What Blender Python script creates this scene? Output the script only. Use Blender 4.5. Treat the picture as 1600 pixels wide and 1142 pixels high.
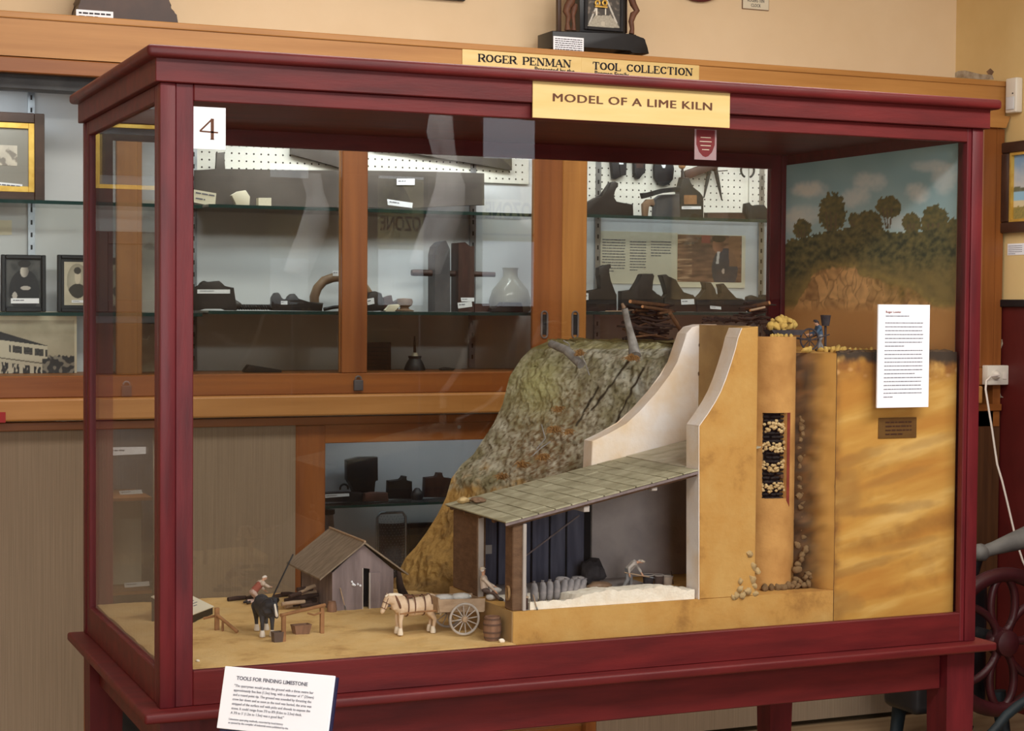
import bpy, bmesh, math, random
from mathutils import Vector, Matrix, noise

for o in list(bpy.data.objects): bpy.data.objects.remove(o)
SC = bpy.context.scene
COL = SC.collection
PI = math.pi
rnd = random.Random(7)

# ------------------------------------------------------------------ camera
F_PX = 2745.5
CAM = Vector((-0.717, -3.4258, 1.5528))
YAW, PITCH, ROLL = 0.4066, -0.0343, 0.0075
fw = Vector((math.sin(YAW)*math.cos(PITCH), math.cos(YAW)*math.cos(PITCH), math.sin(PITCH)))
r0 = Vector((math.cos(YAW), -math.sin(YAW), 0)); u0 = r0.cross(fw)
rt = r0*math.cos(ROLL)+u0*math.sin(ROLL); up = -r0*math.sin(ROLL)+u0*math.cos(ROLL)
cd = bpy.data.cameras.new('camera'); cam = bpy.data.objects.new('camera', cd); COL.objects.link(cam)
cam.matrix_world = Matrix(((rt.x, up.x, -fw.x, CAM.x), (rt.y, up.y, -fw.y, CAM.y), (rt.z, up.z, -fw.z, CAM.z), (0, 0, 0, 1)))
cd.sensor_fit = 'HORIZONTAL'; cd.sensor_width = 36; cd.lens = 36*F_PX/1600; cd.clip_start = .05
SC.camera = cam

# ------------------------------------------------------------------ world, lights, exposure
w = bpy.data.worlds.new('world'); SC.world = w; w.use_nodes = True
w.node_tree.nodes['Background'].inputs[0].default_value = (.75, .85, 1, 1)
w.node_tree.nodes['Background'].inputs[1].default_value = .25
SC.view_settings.view_transform = 'Standard'; SC.view_settings.look = 'None'
SC.view_settings.gamma = 1; SC.view_settings.use_curve_mapping = False
SC.view_settings.exposure = -0.2

def area(name, loc, direction, sx, sy, power, col):
    l = bpy.data.lights.new(name, 'AREA'); l.shape = 'RECTANGLE'; l.size = sx; l.size_y = sy
    l.energy = power; l.color = col
    o = bpy.data.objects.new(name, l); COL.objects.link(o); o.location = loc
    o.rotation_euler = Vector(direction).to_track_quat('-Z', 'Y').to_euler()
    return o
# daylight through the big windows behind the camera, ceiling tubes, tubes in the showcase, added fill lights
area('window_daylight', (-0.1, -5.05, 1.95), (0.03, 1, -.06), 1.6, 1.7, 112, (.97, .98, 1))
area('ceiling_tube_front', (1.7, -1.9, 3.22), (-.1, .25, -1), 2.8, .5, 150, (1, .96, .9))
area('ceiling_fill_left', (-1.4, -2.3, 3.22), (.1, .2, -1), 1.8, .4, 55, (1, .97, .93))  # fill added to lift the front card and the painted backdrop
area('ceiling_tube_rear', (1.2, .6, 3.22), (0, 0, -1), 3.0, .4, 66, (1, .94, .86))
area('showcase_tube_left', (-.35, 2.19, 2.196), (0, .5, -1), 0.9, .05, 1.7, (.86, .93, 1))
area('showcase_tube_middle', (1.25, 2.15, 2.235), (0, .5, -1), 1.1, .05, 6.5, (.92, .96, 1))
area('showcase_tube_right', (2.75, 2.15, 2.235), (0, .5, -1), 1.5, .05, 5.0, (.92, .96, 1))
area('cupboard_fill_left', (.36, 2.16, 1.145), (0, .5, -1), 0.12, .03, .7, (.95, .96, 1))  # added fill that brightens the narrow left cupboard
area('cupboard_fill', (1.45, 2.16, 1.145), (0, .5, -1), .8, .03, .6, (.86, .94, 1))  # invented fill lifting the inside of the lower cupboard

# ------------------------------------------------------------------ helpers
def at(px, py, X=None, Y=None, Z=None):
    d = fw + rt*((px-800)/F_PX) - up*((py-571)/F_PX)
    if X is not None: t = (X-CAM.x)/d.x
    elif Y is not None: t = (Y-CAM.y)/d.y
    else: t = (Z-CAM.z)/d.z
    return CAM + d*t
def pj(P):
    d = Vector(P)-CAM; z = d.dot(fw)
    return 800+F_PX*d.dot(rt)/z, 571-F_PX*d.dot(up)/z

def s2l(c):
    return c/12.92 if c <= .04045 else ((c+.055)/1.055)**2.4
def rgb(r, g, b): return (s2l(r/255), s2l(g/255), s2l(b/255))
def mixc(a, b, t):
    t = max(0, min(1, t)); return tuple(a[i]*(1-t)+b[i]*t for i in range(3))
def sstep(a, b, x):
    if a == b: return float(x > a)
    t = max(0, min(1, (x-a)/(b-a))); return t*t*(3-2*t)
def nz(x, y, z=0, s=1.0): return noise.noise(Vector((x*s, y*s, z*s)))
def fbm(x, y, z=0, s=1.0, o=4):
    return noise.fractal(Vector((x*s, y*s, z*s)), 1.0, 2.0, o)

MATS = {}
def mat(name, c, c2=None, scale=12, stretch=(1, 1, 1), rough=.6, metal=0, bump=0, bscale=None, lo=.35, hi=.65,
        spec=.4, detail=5, c3=None, dist=0, rot=(0, 0, 0), coat=0, trans=0, nr=.5):
    m = bpy.data.materials.new(name); m.use_nodes = True
    nt = m.node_tree; N = nt.nodes; L = nt.links; P = N['Principled BSDF']
    P.inputs['Roughness'].default_value = rough; P.inputs['Metallic'].default_value = metal
    P.inputs['Specular IOR Level'].default_value = spec
    P.inputs['Coat Weight'].default_value = coat; P.inputs['Coat Roughness'].default_value = .15
    if trans: P.inputs['Transmission Weight'].default_value = trans
    P.inputs['Base Color'].default_value = (*c, 1)
    if c2 is None: c2 = tuple(min(1, v*.88) for v in c)
    tc = N.new('ShaderNodeTexCoord'); mp = N.new('ShaderNodeMapping')
    mp.inputs['Scale'].default_value = stretch; mp.inputs['Rotation'].default_value = rot
    L.new(tc.outputs['Object'], mp.inputs['Vector'])
    nn = N.new('ShaderNodeTexNoise'); nn.inputs['Scale'].default_value = scale; nn.inputs['Detail'].default_value = detail
    nn.inputs['Distortion'].default_value = dist; nn.inputs['Roughness'].default_value = nr
    L.new(mp.outputs[0], nn.inputs['Vector'])
    cr = N.new('ShaderNodeValToRGB'); cr.color_ramp.elements[0].position = lo; cr.color_ramp.elements[1].position = hi
    cr.color_ramp.elements[0].color = (*c, 1); cr.color_ramp.elements[1].color = (*c2, 1)
    if c3:
        e = cr.color_ramp.elements.new((lo+hi)/2); e.color = (*c3, 1)
    L.new(nn.outputs['Fac'], cr.inputs[0]); L.new(cr.outputs[0], P.inputs['Base Color'])
    if bump:
        b = N.new('ShaderNodeBump'); b.inputs['Strength'].default_value = min(1, bump); b.inputs['Distance'].default_value = .002
        n2 = N.new('ShaderNodeTexNoise'); n2.inputs['Scale'].default_value = bscale or scale*3; n2.inputs['Detail'].default_value = 4
        L.new(mp.outputs[0], n2.inputs['Vector']); L.new(n2.outputs['Fac'], b.inputs['Height']); L.new(b.outputs[0], P.inputs['Normal'])
    MATS[name] = m; return m

def paint_mat(name, rough=.7, spec=.3, coat=0):
    m = bpy.data.materials.new(name); m.use_nodes = True
    N = m.node_tree.nodes; P = N['Principled BSDF']; a = N.new('ShaderNodeAttribute'); a.attribute_name = 'paint'
    m.node_tree.links.new(a.outputs['Color'], P.inputs['Base Color'])
    P.inputs['Roughness'].default_value = rough; P.inputs['Specular IOR Level'].default_value = spec
    P.inputs['Coat Weight'].default_value = coat
    MATS[name] = m; return m

def glass_mat(name, tint=(1, 1, 1), rough=.0, f0=.04, milk=0.0, milkc=(.8, .85, .85)):
    m = bpy.data.materials.new(name); m.use_nodes = True
    nt = m.node_tree; N = nt.nodes; L = nt.links; N.remove(N['Principled BSDF']); out = N['Material Output']
    tr = N.new('ShaderNodeBsdfTransparent'); tr.inputs[0].default_value = (*tint, 1)
    gl = N.new('ShaderNodeBsdfGlossy'); gl.inputs['Roughness'].default_value = rough
    lw = N.new('ShaderNodeLayerWeight'); lw.inputs['Blend'].default_value = .5
    pw = N.new('ShaderNodeMath'); pw.operation = 'POWER'; pw.inputs[1].default_value = 5; L.new(lw.outputs['Facing'], pw.inputs[0])
    ma = N.new('ShaderNodeMath'); ma.operation = 'MULTIPLY_ADD'; ma.inputs[1].default_value = 1-f0; ma.inputs[2].default_value = f0
    L.new(pw.outputs[0], ma.inputs[0])
    mx = N.new('ShaderNodeMixShader'); L.new(ma.outputs[0], mx.inputs[0]); L.new(tr.outputs[0], mx.inputs[1]); L.new(gl.outputs[0], mx.inputs[2])
    last = mx
    if milk:
        df = N.new('ShaderNodeBsdfDiffuse'); df.inputs[0].default_value = (*milkc, 1)
        m2 = N.new('ShaderNodeMixShader'); m2.inputs[0].default_value = milk
        L.new(mx.outputs[0], m2.inputs[1]); L.new(df.outputs[0], m2.inputs[2]); last = m2
    L.new(last.outputs[0], out.inputs['Surface'])
    MATS[name] = m; return m

# --- objects
def setp(o, **k):
    for a, b in k.items():
        if b is not None: o[a] = b
    return o
def base(o):
    v = Vector((0, 0, 0))
    while o is not None:
        v = v + o.location; o = o.parent
    return v
def thing(name, label, cat, loc=(0, 0, 0), group=None, rotz=0):
    o = bpy.data.objects.new(name, None); COL.objects.link(o); o.location = loc; o.rotation_euler = (0, 0, rotz)
    o.empty_display_size = .02
    return setp(o, label=label, category=cat, group=group)
def finish(bm, m, smooth=None):
    bmesh.ops.recalc_face_normals(bm, faces=bm.faces)
    me = bpy.data.meshes.new('m'); bm.to_mesh(me); bm.free()
    for x in (m if isinstance(m, (list, tuple)) else [m]): me.materials.append(MATS[x] if isinstance(x, str) else x)
    if smooth:
        me.polygons.foreach_set('use_smooth', [True]*len(me.polygons))
        try: me.set_sharp_from_angle(angle=math.radians(smooth))
        except Exception: pass
    return me
def addme(name, me, parent):
    me.name = name
    o = bpy.data.objects.new(name, me); COL.objects.link(o)
    if parent is not None:
        me.transform(Matrix.Translation(-base(parent))); o.parent = parent
    return o
def part(name, bm, m, parent, smooth=None, label=None):
    o = addme(name, finish(bm, m, smooth), parent)
    return setp(o, label=label)
def center_origin(o):
    me = o.data
    xs = [v.co for v in me.vertices]
    c = Vector(((min(v.x for v in xs)+max(v.x for v in xs))/2, (min(v.y for v in xs)+max(v.y for v in xs))/2, min(v.z for v in xs)))
    me.transform(Matrix.Translation(-c)); o.location = c
def solo(name, bm, m, label, cat, group=None, smooth=None, kind=None):
    o = addme(name, finish(bm, m, smooth), None); center_origin(o)
    return setp(o, label=label, category=cat, group=group, kind=kind)
def struct(name, bm, m, parent=None):
    o = addme(name, finish(bm, m), parent)
    if parent is None: o['kind'] = 'structure'
    return o
def dup(root, loc=None, rotz=None, label=None, group=None, rot=None, scale=None):
    r = root.copy(); COL.objects.link(r)
    if loc is not None: r.location = loc
    if rotz is not None: r.rotation_euler = (0, 0, rotz)
    if rot is not None: r.rotation_euler = rot
    if scale is not None: r.scale = scale
    if label: r['label'] = label
    if group: r['group'] = group
    for ch in list(root.children):
        c = ch.copy(); COL.objects.link(c); c.parent = r
        for g in list(ch.children):
            d = g.copy(); COL.objects.link(d); d.parent = c
    return r

# --- shapes
def B(): return bmesh.new()
def box(bm, x0, x1, y0, y1, z0, z1, bev=0, seg=2, M=None):
    vs = [bm.verts.new((x, y, z)) for x in (x0, x1) for y in (y0, y1) for z in (z0, z1)]
    fs = [(0, 1, 3, 2), (4, 6, 7, 5), (0, 4, 5, 1), (2, 3, 7, 6), (0, 2, 6, 4), (1, 5, 7, 3)]
    faces = [bm.faces.new([vs[i] for i in f]) for f in fs]
    if M is not None:
        for v in vs: v.co = M @ v.co
    if bev:
        es = set(e for f in faces for e in f.edges)
        bmesh.ops.bevel(bm, geom=list(es), offset=bev, segments=seg, profile=.5, affect='EDGES')
    return bm
def prism(bm, pts, off, bev=0, seg=2):
    """pts: planar loop of Vectors; off: extrusion Vector"""
    off = Vector(off)
    a = [bm.verts.new(p) for p in pts]; b = [bm.verts.new(Vector(p)+off) for p in pts]
    f1 = bm.faces.new(a); f2 = bm.faces.new(list(reversed(b))); n = len(pts)
    sd = [bm.faces.new((a[i], b[i], b[(i+1) % n], a[(i+1) % n])) for i in range(n)]
    if bev:
        es = list(f1.edges)+list(f2.edges)
        bmesh.ops.bevel(bm, geom=es, offset=bev, segments=seg, profile=.5, affect='EDGES')
    return bm
def outl(bm, px, Y, t, bev=0):
    """shape seen at pixels px, front face on the plane Y, real thickness t"""
    return prism(bm, [at(x, y, Y=Y) for x, y in px], (0, t, 0), bev)
def frame_of(d):
    d = d.normalized(); a = Vector((0, 0, 1)) if abs(d.z) < .9 else Vector((1, 0, 0))
    s = d.cross(a).normalized(); return s, s.cross(d).normalized()
def tube(bm, pts, rad, n=8, cap=True, flat=1.0):
    pts = [Vector(p) for p in pts]
    if not isinstance(rad, (list, tuple)): rad = [rad]*len(pts)
    rings = []; ps = None
    for i, p in enumerate(pts):
        d = (pts[min(i+1, len(pts)-1)]-pts[max(i-1, 0)])
        s, u = frame_of(d)
        if ps is not None:
            s = (ps - d.normalized()*ps.dot(d.normalized())).normalized(); u = s.cross(d.normalized())
        ps = s
        rings.append([bm.verts.new(p+s*math.cos(2*PI*k/n)*rad[i]+u*math.sin(2*PI*k/n)*rad[i]*flat) for k in range(n)])
    for a, b in zip(rings, rings[1:]):
        for k in range(n): bm.faces.new((a[k], a[(k+1) % n], b[(k+1) % n], b[k]))
    if cap:
        bm.faces.new(list(reversed(rings[0]))); bm.faces.new(rings[-1])
    return bm
def lathe(bm, prof, c, n=24, axis='Z', cap=True):
    c = Vector(c); rings = []
    for r, z in prof:
        ring = []
        for k in range(n):
            a = 2*PI*k/n; x, y = r*math.cos(a), r*math.sin(a)
            v = Vector((x, y, z)) if axis == 'Z' else (Vector((x, z, y)) if axis == 'Y' else Vector((z, x, y)))
            ring.append(bm.verts.new(c+v))
        rings.append(ring)
    for a, b in zip(rings, rings[1:]):
        for k in range(n): bm.faces.new((a[k], a[(k+1) % n], b[(k+1) % n], b[k]))
    if cap:
        if prof[0][0] > 1e-6: bm.faces.new(list(reversed(rings[0])))
        if prof[-1][0] > 1e-6: bm.faces.new(rings[-1])
    bmesh.ops.remove_doubles(bm, verts=bm.verts, dist=1e-6)
    return bm
def torus(bm, c, R, r, n=32, k=8, axis='Y', a0=0, a1=2*PI):
    c = Vector(c); full = abs(a1-a0-2*PI) < 1e-4; rings = []
    for i in range(n if full else n+1):
        a = a0+(a1-a0)*i/n; ring = []
        for j in range(k):
            b = 2*PI*j/k; q = R+r*math.cos(b); h = r*math.sin(b)
            v = (q*math.cos(a), h, q*math.sin(a)) if axis == 'Y' else ((h, q*math.cos(a), q*math.sin(a)) if axis == 'X' else (q*math.cos(a), q*math.sin(a), h))
            ring.append(bm.verts.new(c+Vector(v)))
        rings.append(ring)
    m = len(rings)
    for i in range(m if full else m-1):
        a, b = rings[i], rings[(i+1) % m]
        for j in range(k): bm.faces.new((a[j], a[(j+1) % k], b[(j+1) % k], b[j]))
    if not full:
        bm.faces.new(rings[0]); bm.faces.new(list(reversed(rings[-1])))
    return bm
def ball(bm, c, r, sub=2, amp=0, seed=0, fr=2.0, M=None):
    r = r if isinstance(r, (tuple, list, Vector)) else (r, r, r)
    res = bmesh.ops.create_icosphere(bm, subdivisions=sub, radius=1)
    for v in res['verts']:
        d = 1+amp*noise.noise(v.co*fr+Vector((seed*7.3, seed*3.1, seed)))
        p = Vector((v.co.x*r[0]*d, v.co.y*r[1]*d, v.co.z*r[2]*d))
        v.co = Vector(c)+(M @ p if M is not None else p)
    return bm
def rock(bm, c, r, seed): return ball(bm, c, r, 2, .55, seed, 1.3)
def basis(o, ex, ey, ez):
    return Matrix(((ex[0], ey[0], ez[0], o[0]), (ex[1], ey[1], ez[1], o[1]), (ex[2], ey[2], ez[2], o[2]), (0, 0, 0, 1)))
def text(name, body, size, m, parent, o, ex=(1, 0, 0), ez=(0, 0, 1), align='CENTER', sx=1.0, bold=0.0, ext=.0004, sp=1.0, leading=1.0):
    """letters lying on the plane through o spanned by ex (reading direction) and ez (up)"""
    cu = bpy.data.curves.new('t', 'FONT'); cu.body = body; cu.size = size; cu.align_x = align; cu.align_y = 'CENTER'
    cu.extrude = ext; cu.offset = bold; cu.space_character = sp; cu.space_line = leading; cu.resolution_u = 3
    ob = bpy.data.objects.new('t', cu); COL.objects.link(ob)
    me = bpy.data.meshes.new_from_object(ob.evaluated_get(bpy.context.evaluated_depsgraph_get()))
    bpy.data.objects.remove(ob)
    ex = Vector(ex).normalized(); ez = Vector(ez).normalized(); n = ex.cross(ez)
    me.transform(basis(o, ex*sx, ez, n)); me.materials.clear(); me.materials.append(MATS[m])
    return addme(name, me, parent)
def wordlines(bm, o, ex, ez, width, rows, pitch, h, seed=1, lastfrac=.5, t=.0004):
    """rows of small printed words too fine to read"""
    R = random.Random(seed); ex = Vector(ex).normalized(); ez = Vector(ez).normalized(); n = ex.cross(ez)
    for r in range(rows):
        x = 0; W = width*(lastfrac if r == rows-1 else 1)
        while x < W-h:
            L = min(R.uniform(1.5, 5.5)*h, W-x)
            M = basis(Vector(o)-ez*(r*pitch), ex, ez, n)
            box(bm, x, x+L, -h/2, h/2, 0, t, M=M)
            x += L+h*.7
    return bm
def painted(name, o, ex, ez, W, H, nu, nv, fn, m, parent, depth=.002, px=True):
    """flat picture: grid with colours; o is lower-left corner; fn(px,py,u,v)->linear colour"""
    ex = Vector(ex).normalized(); ez = Vector(ez).normalized(); n = ex.cross(ez); o = Vector(o)
    verts = []; cols = []
    for j in range(nv+1):
        for i in range(nu+1):
            u, v = i/nu, j/nv; p = o+ex*(u*W)+ez*(v*H); verts.append(p)
            a, b = pj(p) if px else (0, 0)
            cols.extend((*fn(a, b, u, v), 1.0))
    faces = [(j*(nu+1)+i, j*(nu+1)+i+1, (j+1)*(nu+1)+i+1, (j+1)*(nu+1)+i) for j in range(nv) for i in range(nu)]
    nb = len(verts)
    bk = [o, o+ex*W, o+ex*W+ez*H, o+ez*H]
    verts += [p - n*depth for p in bk]
    cols += [.2, .17, .14, 1]*4
    c0, c1, c2, c3 = 0, nu, (nu+1)*(nv+1)-1, (nu+1)*nv
    faces += [(nb+3, nb+2, nb+1, nb),
              tuple(range(c0, c1+1))[::-1]+(nb, nb+1), tuple(range(c3, c2+1))+(nb+2, nb+3),
              tuple(range(c0, c3+1, nu+1))+(nb+3, nb), tuple(range(c1, c2+1, nu+1))[::-1]+(nb+1, nb+2)]
    me = bpy.data.meshes.new(name); me.from_pydata([tuple(v) for v in verts], [], faces)
    at_ = me.color_attributes.new('paint', 'FLOAT_COLOR', 'POINT'); at_.data.foreach_set('color', cols)
    me.materials.append(MATS[m]); me.update()
    return addme(name, me, parent)
def fuse(bm, voxel, smooth=4, fac=.5):
    """melt overlapping limbs into one continuous surface"""
    bmesh.ops.recalc_face_normals(bm, faces=bm.faces)
    me = bpy.data.meshes.new('f'); bm.to_mesh(me); bm.free()
    ob = bpy.data.objects.new('f', me); COL.objects.link(ob)
    md = ob.modifiers.new('r', 'REMESH'); md.mode = 'VOXEL'; md.voxel_size = voxel
    sm = ob.modifiers.new('s', 'SMOOTH'); sm.iterations = smooth; sm.factor = fac
    m2 = bpy.data.meshes.new_from_object(ob.evaluated_get(bpy.context.evaluated_depsgraph_get()))
    bpy.data.objects.remove(ob)
    out = bmesh.new(); out.from_mesh(m2); bpy.data.meshes.remove(m2); return out
def limb(bm, pts, rad, n=10):
    """tapering capsule chain with round joints"""
    if not isinstance(rad, (list, tuple)): rad = [rad]*len(pts)
    tube(bm, pts, rad, n)
    for p, r in zip(pts, rad): ball(bm, p, r, 1)
    return bm

# ------------------------------------------------------------------ materials
mat('mahogany', rgb(104, 28, 29), rgb(76, 18, 21), 9, (.6, 4, 4), .48, bump=.12, bscale=60, lo=.3, hi=.75, spec=.35)
mat('mahogany_upright', rgb(105, 28, 34), rgb(76, 18, 25), 9, (4, 4, .6), .46, bump=.12, bscale=60, lo=.3, hi=.75, spec=.35)
mat('oak', rgb(186, 134, 76), rgb(164, 112, 58), 7, (.25, 5, 5), .42, bump=.08, bscale=50, lo=.3, hi=.72)
mat('oak_upright', rgb(180, 124, 62), rgb(152, 100, 46), 7, (5, 5, .25), .42, bump=.08, bscale=50, lo=.3, hi=.72)
mat('oak_dark', rgb(150, 92, 42), rgb(124, 70, 30), 7, (.25, 5, 5), .4, bump=.08, bscale=50, lo=.3, hi=.72)
mat('oak_dark_upright', rgb(146, 88, 42), rgb(118, 66, 30), 7, (5, 5, .25), .4, bump=.08, bscale=50, lo=.3, hi=.72)
mat('cream_plaster', rgb(232, 208, 172), rgb(226, 200, 162), 3, rough=.85, bump=.15, bscale=120)
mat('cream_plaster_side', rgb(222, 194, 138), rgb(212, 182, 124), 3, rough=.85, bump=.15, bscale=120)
mat('bare_plaster', rgb(196, 186, 168), rgb(150, 132, 108), 30, rough=.9)
mat('dado_red', rgb(92, 24, 22), rgb(80, 20, 18), 6, rough=.55)
mat('black_paint', rgb(22, 22, 26), rough=.4)
mat('floor_wood', rgb(150, 128, 100), rgb(128, 106, 80), 5, (.2, 3, 1), .4)
mat('ceiling_white', rgb(225, 220, 210), rough=.9)
mat('grey_lining', rgb(216, 218, 222), rgb(208, 210, 214), 4, rough=.8)
mat('pegboard', rgb(226, 222, 212), rgb(220, 216, 206), 4, rough=.7)
mat('peg_hole', rgb(50, 46, 42), rough=.9)
mat('corduroy', rgb(142, 124, 104), rgb(130, 113, 94), 320, (1, 1, .01), .95, bump=.5, bscale=160)
mat('white_card', rgb(244, 246, 252), rgb(240, 242, 250), 4, rough=.7)
mat('cream_card', rgb(226, 218, 196), rgb(218, 208, 184), 4, rough=.8)
mat('ink', rgb(40, 36, 42), rough=.8)
mat('grey_ink', rgb(112, 112, 124), rough=.8)
mat('brown_ink', rgb(96, 56, 34), rough=.7)
mat('brass_plate', rgb(226, 198, 138), rgb(218, 188, 122), 14, (.3, 3, 3), .36, .12, spec=.5)
mat('brass_dark', rgb(120, 88, 46), rgb(104, 74, 38), 20, rough=.5, metal=.3)
mat('steel', rgb(176, 180, 186), rgb(150, 154, 160), 20, rough=.3, metal=.85)
mat('dark_iron', rgb(44, 43, 46), rgb(32, 31, 34), 20, rough=.5, metal=.3)
mat('tool_wood', rgb(44, 36, 34), rgb(34, 28, 27), 12, (1, 4, 4), .5)
mat('tool_wood_red', rgb(76, 48, 42), rgb(58, 37, 33), 12, (4, 4, 1), .5)
mat('tool_wood_pale', rgb(140, 112, 88), rgb(118, 92, 72), 12, (4, 4, 1), .5)
mat('saw_steel', rgb(98, 90, 84), rgb(72, 66, 62), 6, (1, 1, 1), .5, .25, lo=.3, hi=.7)
mat('dark_wood_frame', rgb(74, 48, 34), rgb(58, 36, 26), 10, rough=.4)
mat('black_wood', rgb(30, 30, 34), rgb(22, 22, 26), 10, rough=.35)
mat('gilt', rgb(226, 186, 92), rgb(204, 160, 70), 30, rough=.35, metal=.4)
mat('grey_mount', rgb(150, 146, 138), rgb(142, 138, 130), 6, rough=.9)
mat('white_plastic', rgb(226, 220, 208), rgb(220, 214, 202), 4, rough=.35)
mat('cord_white', rgb(232, 222, 212), rough=.5)
mat('red_iron', rgb(62, 18, 24), rgb(48, 14, 18), 14, rough=.45)
mat('grey_iron', rgb(84, 82, 86), rgb(64, 62, 68), 14, rough=.6)
mat('lever_grey', rgb(110, 108, 104), rgb(90, 88, 86), 14, rough=.6)
mat('teal_iron', rgb(26, 40, 46), rgb(20, 30, 36), 14, rough=.6)
mat('tag_red', rgb(120, 34, 40), rough=.5)
mat('tag_paper', rgb(168, 138, 142), rough=.6)
mat('front_wall_brown', rgb(112, 98, 84), rough=.9)
mat('dark_and_shaded_oak', rgb(84, 52, 28), rgb(64, 38, 20), 7, (5, 5, .25), .5)  # dark wood; on the lower right end its tone stands for shadow
mat('red_plastic', rgb(160, 26, 24), rough=.4)
mat('shelf_edge', rgb(34, 62, 60), rough=.15)
paint_mat('painted_picture'); paint_mat('photo_print', .45, .4)
glass_mat('clear_glass', (.985, .99, .985)); glass_mat('cabinet_glass', (.97, .985, .975)); glass_mat('shelf_glass', (.93, .965, .95))
glass_mat('pale_jar_glass', (.9, .9, .84), milk=.35, milkc=rgb(222, 216, 198))
glass_mat('smoked_acrylic', (.35, .4, .6), milk=.3, milkc=rgb(60, 66, 110))
# diorama
mat('sand', rgb(222, 188, 130), rgb(176, 134, 78), 8, rough=.95, bump=.8, bscale=200, lo=.38, hi=.7, c3=rgb(216, 178, 116), detail=10, nr=.68)
mat('kiln_yellow', rgb(200, 158, 92), rgb(128, 84, 40), 8, rough=.85, bump=.6, bscale=90, lo=.34, hi=.76, c3=rgb(192, 144, 76), detail=10, nr=.66)
mat('shaft_clay', rgb(204, 154, 90), rgb(164, 114, 60), 14, rough=.85, bump=.5, bscale=140, lo=.35, hi=.75, detail=7)
mat('sandstone', rgb(206, 156, 76), rgb(136, 86, 36), 5, (1, 1, 3.2), .85, bump=.5, bscale=60, lo=.36, hi=.74, c3=rgb(192, 136, 62), dist=.8, rot=(0, -.45, 0), detail=8)
mat('crevice_shade_brown', rgb(118, 84, 50), rgb(74, 52, 34), 22, rough=.95, bump=.8, bscale=120)  # tone of the shade strip beside the kiln shaft
mat('topsoil', rgb(74, 60, 48), rgb(118, 88, 52), 26, rough=.95, bump=.8, bscale=160, lo=.4, hi=.75)
mat('pink_render', rgb(232, 206, 174), rgb(242, 234, 230), 9, rough=.9, bump=.5, bscale=110, lo=.35, hi=.65, detail=7)
mat('tan_render', rgb(178, 148, 102), rgb(164, 134, 92), 20, rough=.9, bump=.3, bscale=160)
mat('grey_render', rgb(178, 166, 162), rgb(154, 144, 142), 12, rough=.9, bump=.4, bscale=160)
mat('hill_green', rgb(138, 134, 92), rgb(120, 92, 58), 8, rough=.95, bump=1, bscale=46, lo=.34, hi=.74, c3=rgb(160, 158, 130), dist=.4, detail=9)
mat('hill_yellow', rgb(186, 148, 80), rgb(150, 112, 62), 12, rough=.95, bump=.9, bscale=60, detail=8)
mat('blockwork', rgb(116, 88, 66), rgb(98, 72, 54), 30, (1, 1, 3), .9, bump=.5, bscale=160)
mat('grey_timber', rgb(140, 124, 124), rgb(118, 104, 104), 16, (4, 4, .5), .85, bump=.3, bscale=160)
mat('blue_timber', rgb(92, 92, 108), rgb(70, 70, 86), 16, (4, 4, .5), .85, bump=.3, bscale=160)
mat('dark_void', rgb(22, 20, 24), rough=1)
mat('shingle', rgb(182, 176, 150), rgb(150, 144, 118), 26, rough=.85, bump=.3, bscale=120)
mat('shingle_lime', rgb(206, 198, 178), rgb(180, 172, 148), 26, rough=.85, bump=.3, bscale=120)
mat('roof_tan', rgb(146, 130, 112), rgb(124, 108, 92), 30, (1, 3, 1), .9, bump=.3, bscale=160)
mat('lime_white', rgb(244, 236, 222), rgb(232, 220, 202), 40, rough=.95, bump=.8, bscale=160)
mat('sack_grey', rgb(142, 136, 136), rgb(112, 108, 112), 60, rough=.95, bump=.4, bscale=300)
mat('sack_pale', rgb(196, 192, 188), rgb(172, 168, 164), 60, rough=.95, bump=.4, bscale=300)
mat('dark_canvas', rgb(66, 62, 66), rgb(50, 46, 50), 60, rough=.95, bump=.5, bscale=200)
mat('limestone', rgb(222, 188, 108), rgb(196, 158, 80), 60, rough=.95, bump=.6, bscale=200)
mat('limestone_pale', rgb(212, 186, 138), rgb(180, 148, 100), 60, rough=.95, bump=.6, bscale=200)
mat('limestone_sooty', rgb(150, 122, 86), rgb(112, 86, 58), 60, rough=.95, bump=.6, bscale=200)
mat('charcoal', rgb(40, 34, 34), rgb(26, 22, 24), 60, rough=.95, bump=.6, bscale=200)
mat('fire_red', rgb(140, 58, 42), rgb(120, 46, 34), 40, rough=.9)
mat('twig', rgb(66, 46, 38), rgb(48, 34, 30), 60, rough=.9)
mat('twig_brown', rgb(112, 78, 52), rgb(88, 58, 40), 60, rough=.9)
mat('cut_end', rgb(206, 150, 104), rough=.9)
mat('grey_log', rgb(150, 146, 142), rgb(112, 106, 102), 40, rough=.9, bump=.5, bscale=200)
mat('dry_grass', rgb(156, 114, 66), rgb(124, 88, 50), 60, rough=.95)
mat('horse_cream', rgb(226, 200, 172), rgb(206, 176, 146), 30, rough=.8)
mat('horse_mane', rgb(236, 222, 202), rough=.9)
mat('horse_black', rgb(56, 56, 62), rgb(40, 40, 46), 30, rough=.6)
mat('horse_white', rgb(222, 212, 200), rough=.8)
mat('leather', rgb(112, 74, 54), rgb(92, 58, 42), 40, rough=.6)
mat('cart_wood', rgb(176, 150, 124), rgb(150, 124, 100), 30, (1, 3, 3), .85)
mat('cart_rim', rgb(186, 176, 168), rgb(160, 150, 142), 30, rough=.8)
mat('rail_wood', rgb(160, 116, 78), rgb(132, 92, 60), 30, (1, 1, 1), .85)
mat('barrel_wood', rgb(142, 106, 84), rgb(118, 86, 68), 30, (3, 3, .6), .8)
mat('barrel_hoop', rgb(96, 70, 58), rough=.7)
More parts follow.
